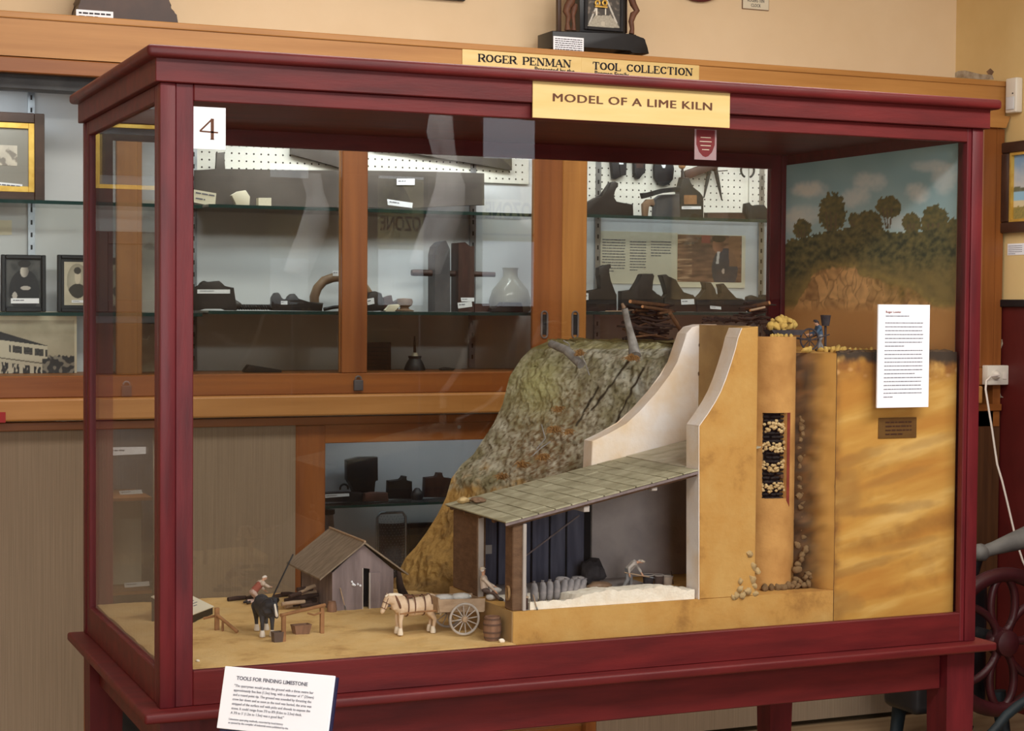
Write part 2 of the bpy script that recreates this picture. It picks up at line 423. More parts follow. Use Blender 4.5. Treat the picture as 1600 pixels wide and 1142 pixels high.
mat('skin', rgb(206, 158, 130), rgb(196, 148, 120), 60, rough=.7)
mat('hair_white', rgb(232, 222, 214), rough=.9)
mat('shirt_red', rgb(150, 84, 70), rough=.9)
mat('shirt_pale', rgb(206, 186, 170), rough=.9)
mat('shirt_grey', rgb(184, 174, 168), rough=.9)
mat('shirt_blue', rgb(62, 84, 108), rough=.9)
mat('trousers_pale', rgb(196, 170, 160), rough=.9)
mat('trousers_dark', rgb(92, 76, 70), rough=.9)
mat('trousers_grey', rgb(128, 126, 128), rough=.9)
mat('hat_pale', rgb(216, 200, 182), rough=.9)
mat('rope', rgb(158, 124, 84), rough=.9)

def lit_mat(name, strength):
    m = bpy.data.materials.new(name); m.use_nodes = True; N = m.node_tree.nodes; P = N['Principled BSDF']
    a = N.new('ShaderNodeAttribute'); a.attribute_name = 'paint'
    m.node_tree.links.new(a.outputs['Color'], P.inputs['Base Color']); m.node_tree.links.new(a.outputs['Color'], P.inputs['Emission Color'])
    P.inputs['Emission Strength'].default_value = strength; MATS[name] = m
lit_mat('backlit_sign', 1.5)
m_ = mat('daylit_pane', rgb(225, 232, 240)); m_.node_tree.nodes['Principled BSDF'].inputs['Emission Color'].default_value = (.8, .88, 1, 1); m_.node_tree.nodes['Principled BSDF'].inputs['Emission Strength'].default_value = 2.0
# ------------------------------------------------------------------ the room
XR, YB, ZC, YF = 3.74, 2.42, 3.25, -5.2
struct('floor', box(B(), -3.2, XR, YF, YB, -.1, 0), 'floor_wood')
struct('ceiling', box(B(), -3.2, XR, YF, YB, ZC, ZC+.1), 'ceiling_white')
struct('wall_back', box(B(), -3.2, XR+.1, YB, YB+.1, 0, ZC), 'cream_plaster')
wr = struct('wall_right', box(B(), XR, XR+.1, YF, YB, 1.589, ZC), 'cream_plaster_side')
struct('trim_1', box(B(), XR-.006, XR+.1, YF, YB-.0005, 0, 1.575), 'dado_red')
struct('trim_2', box(B(), XR-.022, XR+.1, YF, YB-.0005, 1.56, 1.589, .004), 'black_paint')
struct('wall_left', box(B(), -3.3, -3.2, YF, YB, 0, ZC), 'cream_plaster')
struct('wall_front', box(B(), -3.2, XR, YF-.1, YF, 0, ZC), 'front_wall_brown')
# window behind the camera
wf = struct('window_1', box(B(), -1.0, .80, YF-.02, YF+.03, 1.02, 2.88), 'ceiling_white')
bm = B()
for i in range(3):
    for j in range(2): box(bm, -.94+i*.57, -.94+i*.57+.54, YF+.03, YF+.035, 1.1+j*.88, 1.1+j*.88+.82)
pm = glass_mat('window_pane', (.9, .95, 1)); struct('window_pane', bm, 'window_pane', wf)
struct('unseen_dark_panel', box(B(), XR-.03, XR+.05, YF+.02, -.6, 1.59, 2.9), 'front_wall_brown')  # unseen dark panel added so the front glass mirrors less pale wall
# worn plaster where the showcase meets the right wall
def patch(pts, X, t, m, name, parent):
    bm = B(); prism(bm, [at(x, y, X=X) for x, y in pts], (-t, 0, 0)); return part(name, bm, m, parent)
patch([(1489, 116), (1497, 111), (1508, 110), (1520, 113), (1533, 116), (1551, 117), (1553, 124), (1535, 124), (1510, 122), (1493, 121)], XR, .0015, 'bare_plaster', 'bare_plaster_patch', wr)
patch([(1542, 112), (1548, 107), (1553, 112), (1550, 117), (1545, 116)], XR, .003, 'tool_wood_pale', 'bare_plaster_patch', wr)
patch([(1556, 351), (1559, 352), (1560, 395), (1562, 430), (1559, 464), (1556, 466)], XR, .0015, 'bare_plaster', 'bare_plaster_patch', wr)
tr1 = bpy.data.objects['trim_1']
patch([(1561, 531), (1566, 530), (1567, 537), (1564, 545), (1562, 538)], XR-.006, .0015, 'bare_plaster', 'chipped_paint', tr1)
patch([(1562, 611), (1564, 618), (1568, 621), (1563, 621)], XR-.006, .0015, 'bare_plaster', 'chipped_paint', tr1)

# ------------------------------------------------------------------ glazed museum case
case = thing('museum_case', 'large dark red mahogany museum case with glass sides on legs', 'display case', (1, .45, 0))
bm = B(); box(bm, -.02, 2.02, -.02, .905, 2.028, 2.052, .009, 4); part('top_moulding', bm, 'mahogany', case, 40)
bm = B(); box(bm, 0, 2, 0, .895, 1.983, 2.030, .0015, 1); part('cornice', bm, 'mahogany', case)
bm = B(); box(bm, -.026, 2.026, -.026, .905, .729, .75, .006, 3); part('ledge', bm, 'mahogany', case, 40)
for (x0, x1, y0, y1) in ((.011, .042, .011, .042), (1.957, 1.989, .011, .042), (.011, .042, .86, .892), (1.957, 1.989, .86, .892)):
    bm = B(); box(bm, x0, x1, y0, y1, .75, 1.983, .003, 2); part('corner_post', bm, 'mahogany_upright', case, 40)
fr = B()   # front frame
box(fr, .042, .078, .014, .034, .75, 1.983, .002, 1); box(fr, 1.945, 1.957, .014, .034, .75, 1.983, .002, 1)
part('front_stile', fr, 'mahogany_upright', case)
fr = B(); box(fr, .078, 1.945, .014, .034, 1.95, 1.983, .002, 1); box(fr, .078, 1.945, .014, .034, .75, .82, .002, 1)
part('front_rail', fr, 'mahogany', case)
fr = B(); box(fr, .014, .034, .042, .078, .75, 1.983, .002, 1); box(fr, .014, .034, .83, .86, .75, 1.983, .002, 1)
part('left_stile', fr, 'mahogany_upright', case)
fr = B(); box(fr, .014, .034, .078, .83, 1.95, 1.983, .002, 1); box(fr, .014, .034, .078, .83, .75, .82, .002, 1)
part('left_rail', fr, 'mahogany', case)
fr = B(); box(fr, .042, .078, .866, .886, .75, 1.983); box(fr, 1.925, 1.957, .866, .886, .75, 1.983); part('rear_stile', fr, 'mahogany_upright', case)
fr = B(); box(fr, .078, 1.925, .866, .886, 1.944, 1.983); box(fr, .078, 1.925, .866, .886, .75, .80); part('rear_rail', fr, 'mahogany', case)
bm = B(); box(bm, 1.974, 1.986, .042, .86, .75, 1.983); part('right_panel', bm, 'mahogany', case)
bm = B(); box(bm, .036, 1.972, .036, .862, .752, .80); part('floor_board', bm, 'oak_dark', case)
bm = B(); box(bm, .078, 1.945, .0235, .0275, .82, 1.95); part('front_glass', bm, 'clear_glass', case)
bm = B(); box(bm, .0225, .0265, .078, .83, .82, 1.95); part('left_glass', bm, 'clear_glass', case)
bm = B(); box(bm, .078, 1.925, .874, .878, .80, 1.944); part('rear_glass', bm, 'clear_glass', case)
bm = B(); box(bm, .09, 1.905, .035, .055, .635, .729, .002, 1); box(bm, .09, 1.905, .845, .865, .635, .729); part('apron', bm, 'mahogany', case)
bm = B(); box(bm, .035, .055, .09, .81, .635, .729); box(bm, 1.945, 1.965, .09, .81, .635, .729); part('side_apron', bm, 'mahogany', case)
for (x, y) in ((.012, .012), (1.908, .012), (.012, .81), (1.908, .81)):
    bm = B(); vs = [(x, y), (x+.08, y), (x+.08, y+.08), (x, y+.08)]
    cx, cy = x+.04, y+.04
    rings = [[bm.verts.new((cx+(a-cx)*s, cy+(b-cy)*s, z)) for a, b in vs] for z, s in ((0, .7), (.55, .97), (.729, 1))]
    for p, q in zip(rings, rings[1:]):
        for k in range(4): bm.faces.new((p[k], p[(k+1) % 4], q[(k+1) % 4], q[k]))
    bm.faces.new(rings[0]); bm.faces.new(rings[-1]); part('leg', bm, 'mahogany_upright', case)

# ------------------------------------------------------------------ signs on the case
def sign(name, label, cat, x0, x1, z0, z1, Y, t, m, bev=.0006):
    th = thing(name, label, cat, ((x0+x1)/2, Y, z0))
    bm = B(); box(bm, x0, x1, Y-t, Y, z0, z1, bev, 1); part('board', bm, m, th); return th
pl = sign('name_plaque', 'gold plaque with dark capitals fixed to the front of the red case', 'sign', .800, 1.281, 1.951, 2.034, -.0003, .003, 'brass_plate')
x0 = at(864, 154, Y=-.003); x1 = at(1112, 166, Y=-.003)
tx = text('lettering', 'MODEL OF A LIME KILN', .0240, 'brown_ink', pl, ((x0.x+x1.x)/2, -.0040, (x0.z+x1.z)/2), sp=1.08)
xs_ = [v.co.x for v in tx.data.vertices]; k_ = (x1.x-x0.x)/(max(xs_)-min(xs_)); c_ = (max(xs_)+min(xs_))/2
for v in tx.data.vertices: v.co.x = c_+(v.co.x-c_)*k_
bm_ = B(); bm_.from_mesh(tx.data)          # a second skin a hair wider makes the strokes heavier
for dx in (.0007, -.0007):
    b2_ = B(); b2_.from_mesh(tx.data); b2_.verts.index_update(); vs_ = [bm_.verts.new(v.co+Vector((dx, dx*.3, 0))) for v in b2_.verts]
    for f in b2_.faces: bm_.faces.new([vs_[v.index] for v in f.verts])
    b2_.free()
bm_.to_mesh(tx.data); bm_.free()
def bar2(bm, a, b, wd, Y, t=.0006):
    a = Vector((a[0], 0, a[1])); b = Vector((b[0], 0, b[1])); d = (b-a).normalized(); s = Vector((-d.z, 0, d.x))*wd/2
    prism(bm, [Vector((p.x, Y, p.z)) for p in (a-s, b-s, b+s, a+s)], (0, t, 0))
n4 = sign('number_card', 'white card with a dark figure 4 at top left of the front glass', 'sign', .077, .144, 1.857, 1.940, .0228, .001, 'white_card', .0002)
bm = B()
bar2(bm, (.1170, 1.8765), (.1170, 1.9175), .0062, .0213); bar2(bm, (.1170, 1.9170), (.0925, 1.8925), .0032, .0211)
bar2(bm, (.0915, 1.8920), (.1285, 1.8905), .0030, .0213); bar2(bm, (.1130, 1.8768), (.1205, 1.8768), .0016, .0213)
part('numeral', bm, 'brown_ink', n4)
inf = sign('information_sheet', 'white sheet of small print on the right of the front glass', 'sign', 1.700, 1.846, 1.318, 1.561, .0232, .005, 'white_card', .0004)
text('heading', 'Roger Louvier', .0075, 'fire_red', inf, (1.720, .0178, 1.5435), align='LEFT')
bm = B(); wordlines(bm, (1.720, .0178, 1.534), (1, 0, 0), (0, 0, 1), .066, 1, .01, .0019, 2, 1); part('subheading', bm, 'grey_ink', inf)
bm = B(); wordlines(bm, (1.719, .0178, 1.518), (1, 0, 0), (0, 0, 1), .108, 7, .0091, .0019, 3)
wordlines(bm, (1.718, .0178, 1.453), (1, 0, 0), (0, 0, 1), .108, 7, .0091, .0019, 4, .8)
wordlines(bm, (1.717, .0178, 1.389), (1, 0, 0), (0, 0, 1), .108, 6, .0091, .0019, 5, .25); part('small_print', bm, 'grey_ink', inf)
bp = sign('brass_label', 'small dull brass plate on the sandy rock face below the white sheet', 'sign', 1.729, 1.838, 1.243, 1.292, .0552, .003, 'brass_dark')
bm = B(); wordlines(bm, (1.748, .0519, 1.281), (1, 0, 0), (0, 0, 1), .075, 4, .0095, .0035, 9, .7); part('engraving', bm, 'dark_wood_frame', bp)
tg = sign('seal_tag', 'white tag with a red shield hanging inside the glass below the gold plaque', 'label', 1.210, 1.266, 1.881, 1.949, .0295, .0006, 'tag_paper', .0001)
bm = B(); prism(bm, [Vector((1.238+.0235*a, .0286, 1.918+.030*b)) for a, b in ((-1, 1), (1, 1), (1, -.1), (.7, -.65), (.3, -.95), (0, -1.03), (-.3, -.95), (-.7, -.65), (-1, -.1))], (0, .0005, 0)); part('shield', bm, 'tag_red', tg)
bm = B()
for i, wd in enumerate((.026, .03, .026, .018)): box(bm, 1.238-wd/2, 1.238+wd/2, .0282, .0287, 1.93-i*.009, 1.9315-i*.009)
part('print', bm, 'cream_card', tg)

# card on a stand in front of the case
c0 = at(430, 1097, X=None, Y=-.53); ex = Vector((.72, -.694, 0)).normalized(); nrm = Vector((-.694, -.72, .28)).normalized()
ex = (ex - nrm*ex.dot(nrm)).normalized(); ez = nrm.cross(ex).normalized()
ez = -ez if ez.z < 0 else ez
st = thing('label_stand', 'white printed card about finding limestone on a stand before the red case', 'sign', (c0.x+.02, c0.y+.05, 0))
CW, CH = .212, .106
M = basis(c0, ex, nrm, ez)
bm = B(); box(bm, -CW/2, CW/2, -.004, 0, -CH/2, CH/2, .0008, 1, M); part('card', bm, 'white_card', st)
bm = B(); box(bm, -CW/2+.004, CW/2+.004, -.009, -.0045, -CH/2-.004, CH/2-.002, 0, 1, M); part('card_backing', bm, 'smoked_acrylic', st)
q = lambda a, b: c0+ex*a+ez*b+nrm*.0002
text('heading', 'TOOLS FOR FINDING LIMESTONE', .0088, 'grey_ink', st, q(-CW/2+.026, .0345), ex, ez, 'LEFT', bold=.0002, sx=1.03)
body = ['"The quarryman would probe the ground with a three metre bar', 'approximately five feet (1.5m) long, with a diameter of 1" (25mm)', 'and a round point tip. The ground was sounded by thrusting the', 'crow bar down and as soon as the tool was buried, the area was',
        'stripped of the surface soil with picks and shovels to expose the', 'stone. It could range from 2\'0 to 8\'0 (0.6m to 2.5m) thick.', 'A 3\'0 to 5\' (1.2m to 1.5m) was a good find."']
for i, s in enumerate(body): text('body_text', s, .0061, 'grey_ink', st, q(-CW/2+.0235, .0215-i*.0077), ex, ez, 'LEFT', sx=.95)
for i, s in enumerate(['Limestone quarrying methods, recorded by local history', 'as quoted by the compiler of industrial notes published by the']): text('footnote', s, .0046, 'grey_ink', st, q(-CW/2+.0215, -.0355-i*.006), ex, ez, 'LEFT')
bm = B(); foot = Vector((c0.x+.02, c0.y+.05, 0)); neck = c0-ez*.04-nrm*.008
tube(bm, [foot+Vector((0, 0, .02)), Vector((foot.x, foot.y, neck.z-.05)), neck], .009, 12); part('post', bm, 'smoked_acrylic', st, 40)
bm = B(); lathe(bm, [(.13, 0), (.13, .008), (.12, .014), (.02, .022)], foot, 32); part('base', bm, 'black_paint', st, 40)
# ------------------------------------------------------------------ oak showcase along the back wall
Y0 = 2.085                       # front of its fascia
LX = -1.3                        # left end (outside the picture)
RX = 3.722
sh = thing('wall_showcase', 'long oak showcase with sliding glass doors built along the back wall', 'showcase', (1.2, 2.25, 0))
bm = B(); box(bm, LX, RX, Y0-.006, 2.418, 2.409, 2.430, .003, 2); part('top_lip', bm, 'oak', sh)
bm = B(); box(bm, LX, RX, Y0, Y0+.03, 2.296, 2.409); box(bm, LX, RX, Y0+.03, 2.418, 2.385, 2.405); part('fascia', bm, 'oak', sh)
bm = B(); box(bm, LX, 3.70, Y0+.002, Y0+.045, 2.247, 2.294, .003, 1); part('top_rail', bm, 'oak_dark', sh)
bm = B(); prism(bm, [Vector((3.60, Y0-.012, z))+Vector((dx, 0, 0)) for dx, z in ((0, 2.296), (.139, 2.296), (.118, 2.25), (0, 2.25))], (0, .05, 0)); part('end_bracket', bm, 'oak', sh)
bm = B(); box(bm, LX, RX, 2.405, 2.418, 1.25, 2.39); part('back_panel', bm, 'grey_lining', sh)
bm = B(); box(bm, LX, RX, Y0+.045, 2.405, 1.30, 1.325); part('cabinet_floor', bm, 'oak_dark', sh)
bm = B(); box(bm, LX, RX, Y0+.004, Y0+.05, 1.257, 1.325, .003, 1); part('bottom_rail', bm, 'oak_dark', sh)
bm = B(); box(bm, LX, 3.60, Y0-.05, Y0+.05, 1.190, 1.257, .006, 2); part('ledge', bm, 'oak', sh)
bm = B(); box(bm, LX, RX, Y0-.01, Y0+.04, 1.158, 1.184, .002, 1); part('strip', bm, 'oak_dark', sh)
bm = B(); box(bm, .96, RX, Y0+.002, Y0+.04, 1.096, 1.158, .002, 1); part('lower_rail', bm, 'oak_dark', sh)
for x0, x1, m in ((-.9, -.83, 'oak_upright'), (3.625, 3.69, 'oak_dark_upright')):
    bm = B(); box(bm, x0, x1, Y0+.004, Y0+.05, 1.325, 2.247, .003, 1); part('stile', bm, m, sh)
bm = B(); box(bm, 3.62, 3.69, Y0+.002, Y0+.05, 0, 1.158); part('lower_stile', bm, 'dark_and_shaded_oak', sh)  # darker than the other stiles: the corner's shadow put into the wood colour
# sliding doors: frame, glass, finger pull
def door(x0, x1, Y, pulls, l=.07, r=.07, m='oak_upright'):
    bm = B(); box(bm, x0, x0+l, Y, Y+.02, 1.325, 2.247, .003, 1); box(bm, x1-r, x1, Y, Y+.02, 1.325, 2.247, .003, 1)
    d = part('sliding_door', bm, m, sh)
    bm = B(); box(bm, x0+l, x1-r, Y+.008, Y+.012, 1.325, 2.247); part('pane', bm, 'cabinet_glass', d)
    for x in pulls:
        z = 1.487
        bm = B()
        for s in (-1, 1): box(bm, x+s*.011-.003, x+s*.011+.003, Y-.004, Y, z-.035, z+.035)
        torus(bm, (x, Y-.002, z+.035), .011, .003, 10, 6, 'Y', 0, PI); torus(bm, (x, Y-.002, z-.035), .011, .003, 10, 6, 'Y', PI, 2*PI)
        part('finger_pull', bm, 'steel', d)
        bm = B(); box(bm, x-.008, x+.008, Y-.0012, Y, z-.035, z+.035); part('pull_recess', bm, 'dark_iron', d)
door(-.9, .382, Y0+.006, [], .07, .066)
door(.37, 1.14, Y0+.028, [], .03, .09)
door(1.05, 1.845, Y0+.006, [1.778], .088, .11, 'oak_dark_upright')
door(1.845, 2.80, Y0+.006, [1.895], .094, .07)
door(2.78, 3.63, Y0+.028, [], .07, .07)
bm = B(); box(bm, 3.69, RX+.004, Y0+.006, 2.40, 1.16, 2.247); part('end_panel', bm, 'oak_dark_upright', sh)
bm = B(); box(bm, 3.69, RX+.004, Y0+.006, 2.40, .0, 1.16); part('lower_end_panel', bm, 'dark_and_shaded_oak', sh)  # corner shadow carried on in the darker wood colour
# shelves
for name, x0, x1, z in (('glass_shelf', -.85, .60, 1.866), ('glass_shelf', .62, 1.82, 1.870), ('glass_shelf', 1.86, 3.62, 1.874),
                        ('glass_shelf', -.85, .60, 1.520), ('glass_shelf', .62, 1.82, 1.528), ('glass_shelf', 1.86, 3.62, 1.533)):
    bm = B(); box(bm, x0, x1, 2.15, 2.402, z-.011, z); s = part(name, bm, 'shelf_glass', sh)
    bm = B(); box(bm, x0, x1, 2.1482, 2.1498, z-.011, z); part('polished_edge', bm, 'shelf_edge', s)
for px_ in (49, 302, 738, 933, 1188):
    x = at(px_, 400, Y=2.40).x
    bm = B(); box(bm, x-.011, x+.011, 2.394, 2.4045, 1.33, 2.24); s = part('shelf_standard', bm, 'steel', sh)
    bm = B()
    for k in range(22): box(bm, x-.003, x+.003, 2.3932, 2.394, 1.36+k*.04, 1.375+k*.04)
    part('slot', bm, 'dark_iron', s)
# lamp housing under the top rail on the left
bm = B(); box(bm, -.85, .33, 2.14, 2.24, 2.206, 2.385); part('lamp_housing', bm, 'grey_iron', sh)
# pegboards with real rows of holes
def pegboard(x0, x1, z0, z1):
    bm = B(); box(bm, x0, x1, 2.396, 2.4045, z0, z1); nx = int((x1-x0-.01)/.0254); nzz = int((z1-z0-.01)/.0254)
    for i in range(nx):
        for j in range(nzz):
            c = Vector((x0+.016+i*.0254, 2.3957, z0+.016+j*.0254))
            bm.faces.new([bm.verts.new(c+Vector((.0034*math.cos(a*PI/3), 0, .0034*math.sin(a*PI/3)))) for a in range(6)]).material_index = 1
    part('pegboard', bm, ['pegboard', 'peg_hole'], sh)
pegboard(.64, 1.85, 1.99, 2.235); pegboard(1.90, 2.765, 1.89, 2.235); pegboard(2.77, 3.62, 1.89, 2.235)
# lower cupboards
def lower_open(x0, x1, z0, z1):
    bm = B(); box(bm, x0, x1, 2.395, 2.41, z0, z1); part('lower_back', bm, 'grey_lining', sh)
def carpet(x0, x1):
    bm = B(); box(bm, x0, x1, Y0+.002, Y0+.03, .02, 1.157); part('fabric_panel', bm, 'corduroy', sh)
carpet(LX, .214); carpet(.435, .893); carpet(1.99, 3.62)
for x0, x1 in ((.245, .288), (.893, .994), (1.95, 1.99)):
    bm = B(); box(bm, x0, x1, Y0, Y0+.04, .02, 1.157, .003, 1); part('lower_stile', bm, 'oak_dark_upright', sh)
bm = B(); box(bm, .214, .245, Y0+.01, Y0+.04, .02, 1.157); part('lower_stile', bm, 'oak_dark_upright', sh)
lower_open(.94, 1.99, .05, 1.157)
bm = B(); box(bm, .24, .90, 2.395, 2.41, .62, 1.157); part('lower_back', bm, 'grey_iron', sh)
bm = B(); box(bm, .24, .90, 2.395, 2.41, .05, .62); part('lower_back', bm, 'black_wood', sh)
bm = B(); box(bm, .214, 1.99, Y0+.04, 2.40, .02, .08); part('plinth', bm, 'oak_dark', sh)
bm = B(); box(bm, .288, .435, Y0+.012, Y0+.016, .08, 1.157); box(bm, .994, 1.95, Y0+.012, Y0+.016, .08, 1.096); part('lower_glass', bm, 'cabinet_glass', sh)
bm = B(); box(bm, .994, 1.95, 2.14, 2.396, .875, .883); s = part('glass_shelf', bm, 'shelf_glass', sh)
bm = B(); box(bm, .994, 1.95, 2.138, 2.1398, .875, .883); part('polished_edge', bm, 'shelf_edge', s)
bm = B(); lathe(bm, [(.009, 0), (.009, -.008), (.0045, -.009)], at(151, 847, Y=Y0), 16, 'Y'); part('lock', bm, 'steel', sh, 40)
bm = B(); lathe(bm, [(.006, 0), (.006, -.004), (0, -.005)], at(717, 667, Y=Y0+.002), 12, 'Y'); part('screw_head', bm, 'steel', sh, 40)

# padlocks hanging on the doors
def padlock(px_, py_, Y, label):
    c = at(px_, py_, Y=Y); t = thing('padlock', label, 'padlock', (c.x, c.y, c.z-.022))
    bm = B(); box(bm, c.x-.016, c.x+.016, Y-.012, Y, c.z-.022, c.z+.014, .003, 2); part('body', bm, 'grey_iron', t)
    bm = B(); torus(bm, (c.x, Y-.006, c.z+.016), .010, .003, 12, 6, 'Y', 0, PI); part('shackle', bm, 'steel', t, 40)
padlock(197, 609, Y0+.004, 'small grey padlock low on the oak door post behind the left glass')
padlock(559, 600, Y0+.004, 'grey padlock on the middle oak door post, left of the green hill')

# two brass name plates on the fascia
import itertools
GL = {  # slab-serif capitals: thick (T) / thin (t) strokes, arcs; unit cell width w, height 1
 'R': (.86, [('s', .16, 0, .16, 1, 'T'), ('a', .42, .74, .30, .26, -90, 90, 'T'), ('s', .16, 1, .44, 1, 't'), ('s', .16, .48, .44, .48, 't'), ('s', .44, .48, .74, .06, 'T')], [(.16, 0), (.16, 1), (.78, 0)]),
 'O': (.90, [('a', .45, .5, .33, .46, 0, 360, 'v')], []),
 'G': (.92, [('a', .46, .5, .33, .46, 40, 320, 'v'), ('s', .76, .06, .76, .44, 'T'), ('s', .74, .72, .76, .98, 't')], [(.74, .44)]),
 'E': (.78, [('s', .16, 0, .16, 1, 'T'), ('s', .1, 1, .68, 1, 't'), ('s', .1, 0, .70, 0, 't'), ('s', .16, .52, .48, .52, 't'), ('s', .68, 1, .68, .76, 't'), ('s', .70, 0, .70, .26, 't'), ('s', .48, .40, .48, .64, 't')], [(.16, 0), (.16, 1)]),
 'P': (.80, [('s', .16, 0, .16, 1, 'T'), ('a', .42, .72, .28, .28, -90, 90, 'T'), ('s', .16, 1, .44, 1, 't'), ('s', .16, .44, .44, .44, 't')], [(.16, 0), (.16, 1)]),
 'N': (.96, [('s', .16, 0, .16, 1, 't'), ('s', .80, 0, .80, 1, 't'), ('s', .18, 1, .78, 0, 'T')], [(.16, 0), (.80, 1), (.12, 1)]),
 'M': (1.12, [('s', .16, 0, .16, 1, 't'), ('s', .94, 0, .94, 1, 'T'), ('s', .18, 1, .54, .1, 'T'), ('s', .54, .1, .92, 1, 't')], [(.16, 0), (.94, 0), (.14, 1), (.96, 1)]),
 'A': (.92, [('s', .46, 1, .12, 0, 't'), ('s', .46, 1, .80, 0, 'T'), ('s', .24, .33, .70, .33, 't')], [(.12, 0), (.80, 0)]),
 'T': (.86, [('s', .43, 0, .43, 1, 'T'), ('s', .08, 1, .78, 1, 't'), ('s', .08, 1, .08, .72, 't'), ('s', .78, 1, .78, .72, 't')], [(.43, 0)]),
 'L': (.76, [('s', .16, 0, .16, 1, 'T'), ('s', .1, 0, .68, 0, 't'), ('s', .68, 0, .68, .3, 't')], [(.16, 0), (.16, 1)]),
 'C': (.86, [('a', .46, .5, .33, .46, 42, 318, 'v'), ('s', .72, .72, .74, .98, 't'), ('s', .72, .28, .74, .1, 't')], []),
 'I': (.46, [('s', .23, 0, .23, 1, 'T')], [(.23, 0), (.23, 1)]), ' ': (.62, [], [])}
def slab(bm, s, x, z, h, Y, width):
    tot = sum(GL[c][0] for c in s); k = width/tot; cx = x
    def st(x1, z1, x2, z2, wd):
        bar2(bm, (x1, z1), (x2, z2), wd, Y, .0006)
    for c in s:
        wd, strokes, ser = GL[c]; T, t = .27*h, .115*h
        for q_ in strokes:
            if q_[0] == 's':
                st(cx+q_[1]*k, z+q_[2]*h, cx+q_[3]*k, z+q_[4]*h, T if q_[5] == 'T' else t)
            else:
                n = 20; pr = None
                for i in range(n+1):
                    a = math.radians(q_[5]+(q_[6]-q_[5])*i/n); p = (cx+(q_[1]+q_[3]*math.cos(a))*k, z+(q_[2]+q_[4]*math.sin(a))*h)
                    if pr:
                        am = math.radians(q_[5]+(q_[6]-q_[5])*(i-.5)/n); thick = t+(T-t)*abs(math.cos(am))
                        d = (p[0]-pr[0], p[1]-pr[1]); e = .15
                        st(pr[0]-d[0]*e, pr[1]-d[1]*e, p[0]+d[0]*e, p[1]+d[1]*e, thick)
                    pr = p
        for sx_, sz_ in ser: st(cx+(sx_-.15)*k, z+sz_*h, cx+(sx_+.15)*k, z+sz_*h, t)
        cx += wd*k
    return bm
def nameplate(pxl, pxr, s, pa, pb_, label):
    Yp = Y0-.0005; a = at(*pxl, Y=Yp); b = at(*pxr, Y=Yp)
    z1 = (a.z+b.z)/2; z0 = z1-.088
    t = thing('brass_nameplate', label, 'sign', ((a.x+b.x)/2, Yp, z0))
    bm = B(); box(bm, a.x, b.x, Yp-.003, Yp, z0, z1, .0005, 1); part('plate', bm, 'brass_plate', t)
    q0 = at(*pa, Y=Yp); q1 = at(*pb_, Y=Yp); h = .0245
    bm = B(); slab(bm, s, q0.x, z1-.0415, h, Yp-.0036, q1.x-q0.x); part('lettering', bm, 'ink', t)
    return t, z0, z1, Yp
t1, z0, z1, Yp = nameplate((722, 75), (908, 88), 'ROGER PENMAN', (746, 92), (892, 100), 'left-hand brass plate of the two joined on the oak fascia')
text('donor_line', 'Presented by the', .022, 'ink', t1, (at(866, 110, Y=Yp).x, Yp-.0033, z1-.055), bold=.0006)
t2, z0, z1, Yp = nameplate((908, 88), (1092, 101), 'TOOL COLLECTION', (925, 102), (1082, 110), 'right-hand brass plate lettered TOOL COLLECTION on the oak fascia')
text('donor_line', 'Penman Family', .022, 'ink', t2, (at(955, 113, Y=Yp).x, Yp-.0033, z1-.055), bold=.0006)
# ------------------------------------------------------------------ the model inside the case
GZ = .82
# painted scenery on the right-hand end
def ell(x, y, cx, cy, rx, ry, n=.25, s=.06):
    d = ((x-cx)/rx)**2+((y-cy)/ry)**2
    return d + n*nz(x, y, cx, s)
def zc(x, y): return (x-1200)*3.8075, (y-220)*3.8075
TREES = [(205, 525, 55, 60), (385, 425, 82, 118), (512, 470, 34, 44), (598, 500, 85, 86), (718, 395, 76, 66), (855, 490, 56, 62), (992, 490, 82, 112), (1100, 530, 40, 70), (150, 640, 50, 60), (95, 690, 45, 70)]
HTOP = [(0, 720), (70, 655), (110, 610), (170, 590), (260, 560), (330, 545), (440, 525), (520, 500), (640, 520), (760, 545), (900, 540), (1000, 520), (1130, 540)]
CLIFF = [(0, 1010), (150, 1000), (185, 930), (230, 860), (270, 780), (380, 742), (520, 745), (545, 790), (640, 810), (760, 850), (880, 880), (960, 960), (1130, 1020)]
def lerp(tab, x):
    for (a, b), (c, d) in zip(tab, tab[1:]):
        if x <= c: return b+(d-b)*max(0, (x-a))/(c-a)
    return tab[-1][1]
